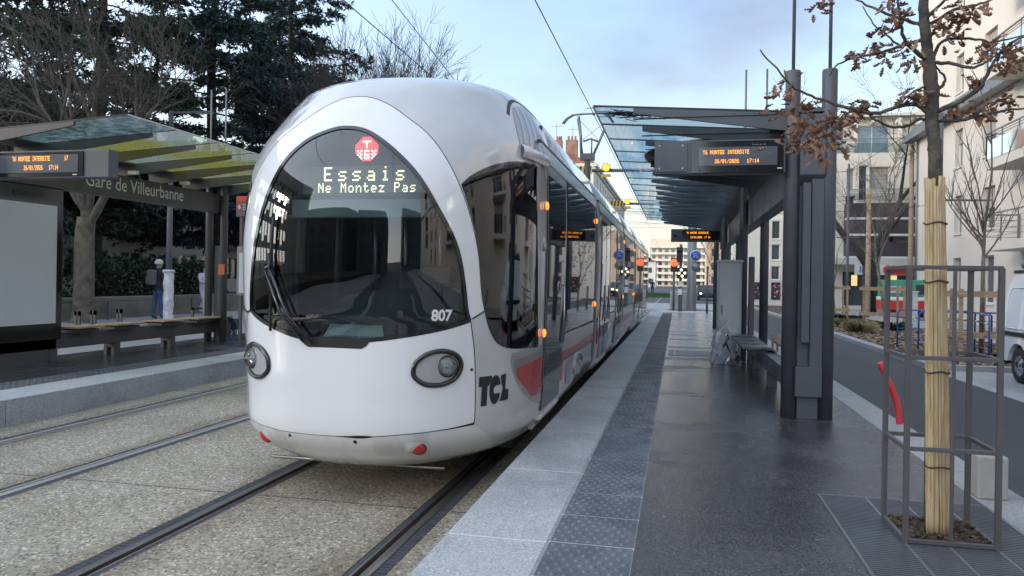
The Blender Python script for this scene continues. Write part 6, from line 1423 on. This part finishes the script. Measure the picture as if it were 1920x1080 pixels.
# amber crossing lamps on gantry arms
for y, lab in ((24.0, 'nearer amber lamp with striped board on a gantry arm above the tram'), (34.3, 'farther amber lamp with striped board on a gantry arm beside the canopy edge')):
    g_ = thing('signal_gantry', (2.6, y, 0), lab, 'signal gantry', 'amber signal gantries')
    m = MB(); m.tube([(-3.3, y, 5.16), (2.6, y, 5.10)], .055, 8); m.build('arm', 'anth', g_)
    m = MB(); m.tube([(2.6, y, 0), (2.6, y, 5.4)], .07, 8); m.build('pole', 'anth', g_)
    m = MB()
    for k in range(12): a = 2*pi*k/12; 
    m.prism([(-2.27+(.155 if k % 2 else .125)*cos(2*pi*k/16+.2), y-.10, 5.23+(.155 if k % 2 else .125)*sin(2*pi*k/16+.2)) for k in range(16)], (0, .08, 0)); hs_ = m.build('lamp_housing', 'yellow', g_)
    m = MB(); m.lathe([(.105, 0), (.09, .03), (0, .045)], (-2.27, y-.10, 5.23), (0, -1, 0), 14); m.build('lamp', 'amber', hs_)
    m = MB(); m.box(-2.42, -2.12, y-.08, y-.06, 4.93, 5.02); m.build('lower_plate', 'yellow', g_)
    x1 = -2.72 if y < 30 else -2.45
    m = MB(); m.box(x1-.62, x1, y-.09, y-.07, 5.03, 5.28); bd_ = m.build('striped_board', 'yellow', g_)
    m = MB()
    for k in range(4): m.prism([(x1-.58+k*.15, y-.095, 5.03), (x1-.51+k*.15, y-.095, 5.03), (x1-.47+k*.15, y-.095, 5.28), (x1-.54+k*.15, y-.095, 5.28)], (0, .004, 0))
    m.build('stripes', 'ink', bd_)
# signal post at the platform end
sp_ = thing('tram_signal', (.13, 35.7, ZP), 'dark tram signal post with a four-light board and white notices on the platform end', 'tram signal')
m = MB(); m.lathe([(.10, ZP), (.10, 1.4), (.065, 1.5), (.065, 3.4), (0, 3.4)], (.13, 35.7, 0), n=12); m.build('post', 'anth', sp_)
m = MB(); m.box(-.06, .22, 35.45, 35.6, 2.55, 3.25); m.prism([(-.07, 35.45, 3.18), (-.07, 35.25, 3.1), (-.07, 35.45, 3.05)], (.30, 0, 0)); m.build('signal_head', 'black', sp_)
m = MB(); m.box(-.04, .44, 35.44, 35.55, 1.83, 2.30); bo_ = m.build('light_board', 'black', sp_)
for x, z in ((.16, 2.20), (.06, 2.05), (.32, 2.06), (.20, 1.92)):
    m = MB(); m.lathe([(.062, 0), (.05, .02), (0, .03)], (x, 35.44, z), (0, -1, 0), 12); m.build('light', 'green' if z > 2.1 else 'ledw', bo_)
for z in (1.42, 1.05): m = MB(); m.box(.02, .20, 35.56, 35.58, z, z+.27); m.build('notice', 'letter', sp_)
rs_ = thing('traffic_signal', (-.20, 42, 0), 'red traffic light left of the tram signal post', 'traffic light', 'red traffic lights')
m = MB(); m.tube([(-.20, 42, 0), (-.20, 42, 2.3)], .06, 8); m.build('post', 'anth', rs_); m = MB(); m.box(-.38, -.02, 41.8, 41.95, 2.2, 2.95); m.build('head', 'black', rs_)
m = MB(); m.lathe([(.20, 0), (.15, .03), (0, .05)], (-.2, 41.8, 2.70), (0, -1, 0), 14); m.build('red_light', 'redlamp', rs_)
rs2 = thing('traffic_signal', (6.9, 50, 0), 'red traffic light at the edge of the near pylon, before the pale building', 'traffic light', 'red traffic lights')
m = MB(); m.tube([(6.9, 50, 0), (6.9, 50, 3)], .06, 8); m.build('post', 'anth', rs2); m = MB(); m.box(6.78, 7.02, 49.85, 49.96, 2.2, 2.95); m.build('head', 'black', rs2)
m = MB(); m.lathe([(.11, 0), (.08, .03), (0, .04)], (6.9, 49.85, 2.75), (0, -1, 0), 14); m.build('red_light', 'redlamp', rs2)
bs = thing('blue_sign', (.93, 41, 0), 'round blue cycle and pedestrian sign on a thin pole', 'sign')
m = MB(); m.tube([(.93, 41, 0), (.93, 41, 3.0)], .03, 8); m.build('pole', 'zinc', bs); m = MB(); m.lathe([(0, 0), (.30, 0), (.30, .02), (0, .02)], (.92, 40.95, 3.06), (0, -1, 0), 24); dk = m.build('disc', 'letter', bs)
m = MB(); m.lathe([(.265, 0), (.265, .004), (0, .004)], (.92, 40.93, 3.06), (0, -1, 0), 24); m.build('blue_field', 'signblue', dk)
m = MB()
for x in (.84, 1.0): m.tube([(x+.045*cos(a), 40.915, 2.98+.045*sin(a)) for a in np.linspace(0, 2*pi, 12, endpoint=False)], .008, 4, closed=True)
m.tube([(.84, 40.915, 2.98), (.89, 40.915, 3.07), (.97, 40.915, 3.07), (1.0, 40.915, 2.98)], .008, 4); m.build('pictogram', 'letter', dk)
m = MB(); m.lathe([(0, 0), (.22, 0), (.22, .02), (0, .02)], (.93, 40.96, 2.45), (0, -1, 0), 20); m.build('back_plate', 'zinc', bs)
m = MB(); m.lathe([(.27, 0), (.25, 8), (0, 8)], (.78, 44, -.0), n=16); tag(m.build('catenary_pole', 'zinc'), 'thick grey overhead-line pole behind the blue sign', 'pole', 'overhead-line poles')
ks = MB(); ks.box(-.42, .98, 44.8, 45.5, .02, 1.12); tag(ks.build('concrete_barrier', 'concrete', bevel=.05), 'pale concrete barrier block at the end of the platform', 'barrier')
for x, y, h, lab in ((1.35, 36, 2.3, 'thin dark post standing left of the slim leafy tree'), (1.62, 33, 1.2, 'short dark post beside the cabinet at the platform end')):
    m = MB(); m.tube([(x, y, 0), (x, y, h)], .05, 8); m.lathe([(.06, 0), (.06, .08), (0, .1)], (x, y, h)); tag(m.build('bollard', 'anth'), lab, 'post')
gd = thing('pedestrian_rail', (1.85, 27, ZP), 'dark pedestrian guard rail frame at the platform edge near the cabinet', 'railing')
m = MB()
for z in (ZP+.05, 1.35): m.bar((1.88, 25.8, z), (1.88, 28.2, z), .05, .05)
for y in (25.8, 28.2): m.bar((1.88, y, ZP), (1.88, y, 1.37), .05, .05)
m.build('frame', 'anth', gd)
# other poles
lamp_post((8.35, 27.0, 0), 7.3, [(-1, -.05, 2.15, 7.22), (1, .1, 1.55, 4.45)], 'grey street lamp with a long left arm behind the caged oak')
lamp_post((9.25, 45.0, 0), 8.4, [(1, 0, .6, 4.3), (-1, 0, .6, 4.3)], 'tall grey lamp column beside the old dark tree')
for x, y, h, lab in ((12.75, 46, 11.3, 'tall yellowish wooden pole at the corner of the cream building'), (10.2, 44.5, 7.0, 'shorter wooden pole standing in front of the aubergine balconies')):
    m = MB(); m.lathe([(.15, 0), (.11, h), (0, h)], (x, y, 0), n=10); m.lathe([(.11, h-.5), (.15, h-.4), (.11, h-.3)], (x, y, 0), n=10); tag(m.build('wooden_pole', 'wood'), lab, 'pole', 'wooden poles')
m = MB(); m.tube([(12.75, 46, 10.3), (9.2, 45, 8.0), (2, 44, 7.2)], .02, 4); tag(m.build('cable', 'wire'), 'thin cable running from the tall wooden pole towards the pylon', 'wire')
m = MB(); m.box(10.6, 11.05, 38.6, 39.1, 0, 1.35); m.box(10.56, 11.09, 38.56, 39.14, 1.33, 1.4); tag(m.build('utility_box', 'cabinet', bevel=.015), 'small grey utility box by the corner of the cream building', 'utility box')
# blue barriers
def barrier(x, y, ang, label, L=1.7):
    r = thing('crowd_barrier', (x, y, 0), label, 'barrier', 'blue crowd barriers'); c, s = cos(ang), sin(ang); P = lambda u, z: (x+u*c, y+u*s, z)
    m = MB(); m.tube([P(0, .03), P(0, .92), P(.06, 1.0), P(L-.06, 1.0), P(L, .92), P(L, .03)], .021, 7); m.build('hoop', 'blue', r)
    for z in (.22, .52, .80): m = MB(); m.tube([P(0, z), P(L, z)], .014, 6); m.build('rail', 'blue', r)
    for u in (0, L): m = MB(); m.bar((x+u*c-.25*s, y+u*s+.25*c, .02), (x+u*c+.25*s, y+u*s-.25*c, .02), .05, .03); m.build('foot', 'blue', r)
    m = MB()
    for u, z in ((.25, .80), (.7, 1.0), (1.2, .52), (1.45, .80)): m.tube([P(u, z), P(u+.16, z)], .024, 7)
    m.build('white_tape', 'frame_white', r); return r
barrier(5.62, 21.3, radians(-4), 'blue crowd barrier at left, seen between the guard posts'); barrier(5.75, 20.0, radians(8), 'blue crowd barrier behind the cane-wrapped trunk'); barrier(6.75, 18.5, radians(80), 'blue crowd barrier standing end-on beside the stakes'); barrier(7.2, 20.3, radians(3), 'blue crowd barrier close to the white van')
# ---- vehicles
def wheel(parent, x, y, z, r, axis=1):
    m = MB(); m.lathe([(r*.62, -.10), (r*.95, -.10), (r, -.06), (r, .06), (r*.95, .10), (r*.62, .10)], (x, y, z), (1, 0, 0), 28); w_ = m.build('wheel', 'tyre', parent)
    m = MB(); m.lathe([(0, -.075), (r*.22, -.085), (r*.28, -.06), (r*.50, -.05), (r*.62, -.095), (r*.62, .095), (r*.50, .05), (0, .06)], (x, y, z), (1, 0, 0), 28); m.build('rim', 'silver', w_)
    m = MB()
    for k in range(8): a = 2*pi*k/8; m.lathe([(.022, 0), (.02, .006), (0, .007)], (x-.052, y+r*.40*cos(a), z+r*.40*sin(a)), (-1, 0, 0), 8)
    m.build('rim_hole', 'black', w_)
vx0, vx1, vy0, vy1, vz = 5.87, 7.68, 11.0, 15.48, -.065
vn = thing('parked_van', (6.8, 13.2, vz), 'white delivery van with roof tubes parked in the bay at the right edge', 'van')
prof = [(vy1, .36), (vy1+.02, 1.15), (vy1-.03, 1.72), (vy1-.20, 1.90), (vy1-.6, 1.93), (13.0, 1.93), (12.3, 1.82), (11.75, 1.22), (11.25, 1.08), (11.0, .85), (11.0, .36)]
def arch(cy, r): return [(cy-r*cos(a), max(.36, .30+r*sin(a))) for a in np.linspace(0.12, pi-.12, 9)]
low = [(11.0, .36)]+[(11.85-(-.40)*-cos(a), .30+.40*sin(a)) for a in np.linspace(.15, pi-.15, 9)]+[(14.87-.40*cos(a), .30+.40*sin(a)) for a in np.linspace(.15, pi-.15, 9)]
poly = [(vx0, y, z+vz) for y, z in prof]+[(vx0, y, z+vz) for y, z in low[1:]]
m = MB(); 
def vsec(inset, s): return [(vx0+inset if s < 0 else vx1-inset, y, z) for _, y, z in poly]
A = vsec(0.0, -1); B_ = vsec(0.0, 1); k = len(A)
def tumble(p): z = p[2]-vz; i = max(0, z-1.05)*.13; x = p[0]+(i if p[0] < 6.7 else -i); return (x, p[1], p[2])
A = [tumble(p) for p in A]; B_ = [tumble(p) for p in B_]
r_ = delaunay_2d_cdt([Vector((p[1], p[2])) for p in A], [(i, (i+1) % k) for i in range(k)], [], 1, 1e-6)
for S_, flip in ((A, 1), (B_, 0)): m.add([tumble((S_[0][0] if True else 0, q[0], q[1])) if False else (tumble(((vx0 if flip else vx1), q[0], q[1]))) for q in r_[0]], [tuple(f) if flip == 0 else tuple(f)[::-1] for f in r_[2]])
m.add(A+B_, [(i, (i+1) % k, k+(i+1) % k, k+i) for i in range(k)]); m.build('van_body', 'vanwhite', vn, bevel=.03)
def vs(y, z, o=.006): z2 = z; i = max(0, z-1.05)*.13; return (vx0+i-o, y, z+vz)
m = MB(); m.add([vs(y, z, .012) for y, z in ((vy1-.02, .83), (vy1-.02, .89), (11.2, .89), (11.2, .83))], [(0, 1, 2, 3)]); m.box(vx0-.015, vx0-.004, 11.2, vy1-.02, .82+vz, .90+vz); m.build('side_moulding', 'black', vn)
m = MB(); m.tube([vs(y, z, .002) for y, z in spline([(vy1-.12, 1.0), (vy1-.10, 1.35), (vy1-.16, 1.62), (vy1-.35, 1.68), (13.9, 1.68), (13.75, 1.6), (13.75, 1.1), (13.9, .98), (vy1-.3, .96)], 4, True)], .010, 5, closed=True); m.build('panel_pressing', 'vanwhite', vn)
m = MB(); m.box(vx0-.02, vx1+.02, vy1-.02, vy1+.10, .30+vz, .62+vz); m.build('bumper', 'black', vn, bevel=.03)
for y in (11.85, 14.87):
    for x in (vx0+.13, vx1-.13): wheel(vn, x, y, .315+vz, .315)
m = MB(); m.box(vx0+.05, vx1-.05, 11.3, 15.2, .28+vz, .37+vz); 
for y in (11.85, 14.87): m.lathe([(.395, 0), (.395, 1.6)], (vx0+.10, y, .30+vz), (1, 0, 0), 20)
m.build('underbody', 'black', vn)
m = MB()
for y in (12.9, 14.2, 15.1): m.bar((vx0+.12, y, 1.97+vz), (vx1-.12, y, 1.97+vz), .05, .05)
m.box(vx0+.12, vx0+.16, 12.7, 15.35, 1.94+vz, 2.0+vz); m.build('roof_rack', 'black', vn)
m = MB(); m.tube([(vx0+.30, 12.4, 2.10+vz), (vx0+.30, 15.3, 2.10+vz)], .09, 12); m.tube([(vx0+.5, 12.4, 2.06+vz), (vx0+.5, 15.3, 2.06+vz)], .05, 10); m.build('roof_tubes', 'zinc', vn)
m = MB(); m.add([(vx0-.004+max(0, z-1.05)*.13, y, z+vz) for y, z in ((12.35, 1.15), (13.2, 1.15), (13.2, 1.68), (12.75, 1.68))], [(0, 1, 2, 3)]); m.build('door_window', 'darkglass', vn)
def car(x, y, label, col, lights=True, z0=-.01):
    r = thing('car', (x, y, z0), label, 'car', 'cars at the far crossing'); w = .86
    body = [(-2.0, .35), (-2.05, .62), (-1.9, .80), (-1.0, .93), (-.30, 1.38), (.9, 1.43), (1.7, .98), (2.05, .92), (2.1, .4), (1.6, .25), (-1.6, .25)]
    m = MB(); m.prism([(x-w, y+q, z+z0) for q, z in body], (2*w, 0, 0)); m.build('body', col, r, bevel=.09, seg=3)
    m = MB(); m.add([(x-.70, y-.97, .97+z0), (x+.70, y-.97, .97+z0), (x+.62, y-.36, 1.36+z0), (x-.62, y-.36, 1.36+z0)], [(0, 1, 2, 3)]); m.build('windscreen', 'darkglass', r)
    for s in (-1, 1):
        m = MB(); m.box(x+s*.60-.13, x+s*.60+.13, y-2.07, y-1.95, .58+z0, .74+z0); h = m.build('headlight', 'chrome', r)
        if lights: m = MB(); m.lathe([(.085, 0), (.06, .02), (0, .03)], (x+s*.62, y-2.07, .66+z0), (0, -1, 0), 12); m.build('lamp', 'head', h)
        for q in (-1.3, 1.3): wheel(r, x+s*.78, y+q, .30+z0, .30)
    m = MB(); m.box(x-.4, x+.4, y-2.09, y-2.03, .36+z0, .55+z0); m.build('grille', 'black', r); return r
car(2.75, 74.0, 'oncoming car with headlights on, left one at the far crossing', 'navy'); car(4.75, 78.0, 'oncoming car with headlights on, partly behind the cabinet', 'anth')
# tricolour food van by the shop
fv = thing('parked_van', (11.5, 44, 0), 'small van painted green, white and red parked by the shop behind the stakes', 'van')
for z0, z1, mt in ((.35, .85, 'pred'), (.85, 1.05, 'letter'), (1.05, 1.95, 'green_paint')):
    m = MB(); i = .06 if z0 > 1 else 0; m.box(10.55+i, 13.0-i, 42.6+i, 44.2-i, z0+.001, z1); m.build('body', mt, fv, bevel=.05)
m = MB(); m.box(10.75, 11.35, 42.60, 42.655, 1.25, 1.62); m.build('painted_mark', 'lilac', fv)
m = MB(); m.box(12.1, 12.85, 42.63, 42.655, 1.2, 1.7); m.build('window', 'darkglass', fv)
for x in (11.05, 12.5): m = MB(); m.lathe([(0, -.1), (.3, -.1), (.3, .1), (0, .1)], (x, 42.75, .30), (0, 1, 0), 18); m.build('wheel', 'tyre', fv)
# ---- people
def person(loc, heading, label, pose, mats, H=1.74, extras=None):
    root = thing('person', loc, label, 'person'); s = H/1.74
    J = dict(pel=(0, 0, .95, .135), sp=(0, .0, 1.12, .125), ch=(0, .0, 1.33, .150), nk=(0, -.01, 1.47, .055), nk2=(0, -.03, 1.53, .05), hd=(0, -.04, 1.61, .085), hd2=(0, -.035, 1.68, .09), ht=(0, -.03, 1.73, .05), nose=(0, -.135, 1.615, .014))
    E = [('pel', 'sp'), ('sp', 'ch'), ('ch', 'nk'), ('nk', 'nk2'), ('nk2', 'hd'), ('hd', 'hd2'), ('hd2', 'ht'), ('hd', 'nose')]
    for sd, sx in (('l', -1), ('r', 1)):
        sw = pose['leg'][0 if sx < 0 else 1]; kn = pose['knee'][0 if sx < 0 else 1]; ar = pose['arm'][0 if sx < 0 else 1]; el = pose['elbow'][0 if sx < 0 else 1]
        hip = Vector((sx*.095, 0, .90)); knee = hip+Vector((0, -sin(sw)*.43, -cos(sw)*.43)); ank = knee+Vector((0, -sin(sw-kn)*.41, -cos(sw-kn)*.41)); toe = ank+Vector((sx*.02, -.17, -.035))
        for n_, p, r in (('hip', hip, .10), ('knee', knee, .062), ('calf', knee.lerp(ank, .3), .06), ('ank', ank, .042), ('toe', toe, .038)): J[sd+n_] = (*p, r)
        sh_ = Vector((sx*.19, 0, 1.40)); elb = sh_+Vector((sx*.05, -sin(ar)*.28, -cos(ar)*.28)); wr = elb+Vector((-sx*.01, -sin(ar+el)*.25, -cos(ar+el)*.25)); dr = (wr-elb).normalized(); pm_ = wr+dr*.07
        for n_, p, r in (('sh', sh_, .075), ('elb', elb, .052), ('wr', wr, .034), ('pal', pm_, .034)): J[sd+n_] = (*p, r)
        for f_ in range(4):
            o = Vector((0, (f_-1.5)*.022, 0)); J[f'{sd}f{f_}'] = (*(pm_+dr*.035+o), .011); J[f'{sd}g{f_}'] = (*(pm_+dr*(.075-.008*abs(f_-1.3))+o+Vector((-sx*.015, -.004, 0))), .009); E += [(sd+'pal', f'{sd}f{f_}'), (f'{sd}f{f_}', f'{sd}g{f_}')]
        J[sd+'th'] = (*(wr+dr*.045+Vector((0, -.045, 0))), .012); J[sd+'th2'] = (*(wr+dr*.085+Vector((0, -.055, 0))), .010); E += [(sd+'wr', sd+'th'), (sd+'th', sd+'th2')]
        E += [('pel', sd+'hip'), (sd+'hip', sd+'knee'), (sd+'knee', sd+'calf'), (sd+'calf', sd+'ank'), (sd+'ank', sd+'toe'), ('ch', sd+'sh'), (sd+'sh', sd+'elb'), (sd+'elb', sd+'wr'), (sd+'wr', sd+'pal')]
    ks_ = list(J); lo = min(J[k_][2]-J[k_][3] for k_ in ks_ if k_[1:] in ('toe', 'ank'))
    bend = pose.get('bend', 0)
    def pos(k_):
        x, y, z, r = J[k_]
        if k_ not in ('pel',) and z > .98 or k_[1:] in ('sh', 'elb', 'wr', 'pal', 'th', 'th2') or k_[1:2] in 'fg' and len(k_) == 3: y -= (z-.95)*sin(bend) if z > .95 else 0
        return Vector((x, y, z-lo))*s
    R = Matrix.Rotation(heading, 3, 'Z'); me = bpy.data.meshes.new('tmp'); me.from_pydata([tuple(R@pos(k_)) for k_ in ks_], [(ks_.index(a), ks_.index(b)) for a, b in E], [])
    o = bpy.data.objects.new('tmp', me); COL.objects.link(o); md = o.modifiers.new('s', 'SKIN'); md.use_smooth_shade = True; sv = me.skin_vertices[0].data
    for i, k_ in enumerate(ks_): r = J[k_][3]*s; sv[i].radius = (r, r); sv[i].use_root = (i == 0)
    sb = o.modifiers.new('u', 'SUBSURF'); sb.levels = 2; sb.render_levels = 2
    dg = bpy.context.evaluated_depsgraph_get(); nm = bpy.data.meshes.new_from_object(o.evaluated_get(dg)); bpy.data.objects.remove(o); nm.name = 'body'
    nm.materials.clear()
    for k_ in mats: nm.materials.append(M[k_])
    Ri = R.transposed(); hand = [pos('lwr'), pos('rwr')]; hz = pos('hd'); 
    for p in nm.polygons:
        c = Ri@Vector(p.center); z = c.z/s; p.use_smooth = True
        arm = abs(c.x)/s > .15 and z > .6
        if z > hz.z/s-.09 and abs(c.x) < .14*s: p.material_index = 0
        elif any((c-h).length < .15*s and abs(c.x) > .14*s and c.z < h.z+.0*s+.02 for h in hand): p.material_index = 0
        elif z < .09: p.material_index = 3
        elif z < .86 and not (abs(c.x)/s > .19 and z > .7): p.material_index = 2
        else: p.material_index = 1
    bo = bpy.data.objects.new('body', nm); COL.objects.link(bo); bo.parent = root
    L = Vector(loc); hd = R@pos('hd2')+L; return root, R, lambda k_: R@pos(k_)+L, s
def hairball(root, c, r, mat, R, name='hair', cut=-.2, squash=(1, 1.1, 1)):
    m = MB(); m.grid(lambda a, b: Vector(c)+R@Vector((r*squash[0]*sin(pi*b*.62)*cos(2*pi*a)*(1+.03*sin(9*a*6.28)), r*squash[1]*sin(pi*b*.62)*sin(2*pi*a), r*squash[2]*cos(pi*b*.62))), 20, 10); m.build(name, mat, root)
root, R, jp, s = person((-14.98, 19.4, ZP), radians(160), 'man with white hair, dark jacket, grey backpack and jeans walking away by the wrapped lamp', dict(leg=(.10, -.06), knee=(.05, .12), arm=(.25, .5), elbow=(.6, .9)), ['skin', 'navy', 'denim', 'black'], 1.72)
hairball(root, jp('hd2')+Vector((0, 0, .0))+R@Vector((0, .012, 0)), .112, 'greyhair', R)
m = MB(); c = jp('ch')+R@Vector((0, .20, -.09)); m.obox(c, (.31, .19, .46), R); b_ = m.build('backpack', 'bag', root, bevel=.07, seg=4); m = MB(); m.obox(jp('ch')+R@Vector((0, .30, -.17)), (.23, .05, .20), R); m.build('pocket', 'bag', b_, bevel=.02)
m = MB()
for sx in (-.11, .11): m.tube([jp('ch')+R@Vector((sx, .13, .08)), jp('ch')+R@Vector((sx, 0, .16)), jp('ch')+R@Vector((sx, -.14, .05)), jp('ch')+R@Vector((sx*1.2, -.06, -.2))], .018, 5)
m.build('strap', 'black', b_)
root, R, jp, s = person((-15.45, 22.3, ZP), radians(70), 'person in pale lilac clothes and a black cap walking behind the shelter column', dict(leg=(.32, -.34), knee=(.25, .30), arm=(.55, -.2), elbow=(.9, .5)), ['skin', 'lilac', 'lilac', 'letter'], 1.66)
hairball(root, jp('hd2')+Vector((0, 0, .015)), .108, 'darkhair', R, 'cap'); 
m = MB(); m.obox(jp('hd2')+R@Vector((0, -.13, .03)), (.15, .10, .015), R); m.build('cap_peak', 'darkhair', root, bevel=.006)
root, R, jp, s = person((11.1, 43.0, .02), radians(185), 'person in a navy jacket walking away behind the middle wooden stakes', dict(leg=(.2, -.2), knee=(.1, .25), arm=(.2, -.2), elbow=(.2, .3)), ['skin', 'navy', 'navy', 'black'], 1.78)
hairball(root, jp('hd2'), .112, 'darkhair', R)
root, R, jp, s = person((-2.95, 92, .12), radians(0), 'far person in dark clothes standing on the grass strip beyond the tram', dict(leg=(.05, -.05), knee=(0, .05), arm=(.1, .1), elbow=(.4, .4)), ['skin', 'navy', 'black', 'black'], 1.8)
hairball(root, jp('hd2'), .112, 'darkhair', R)
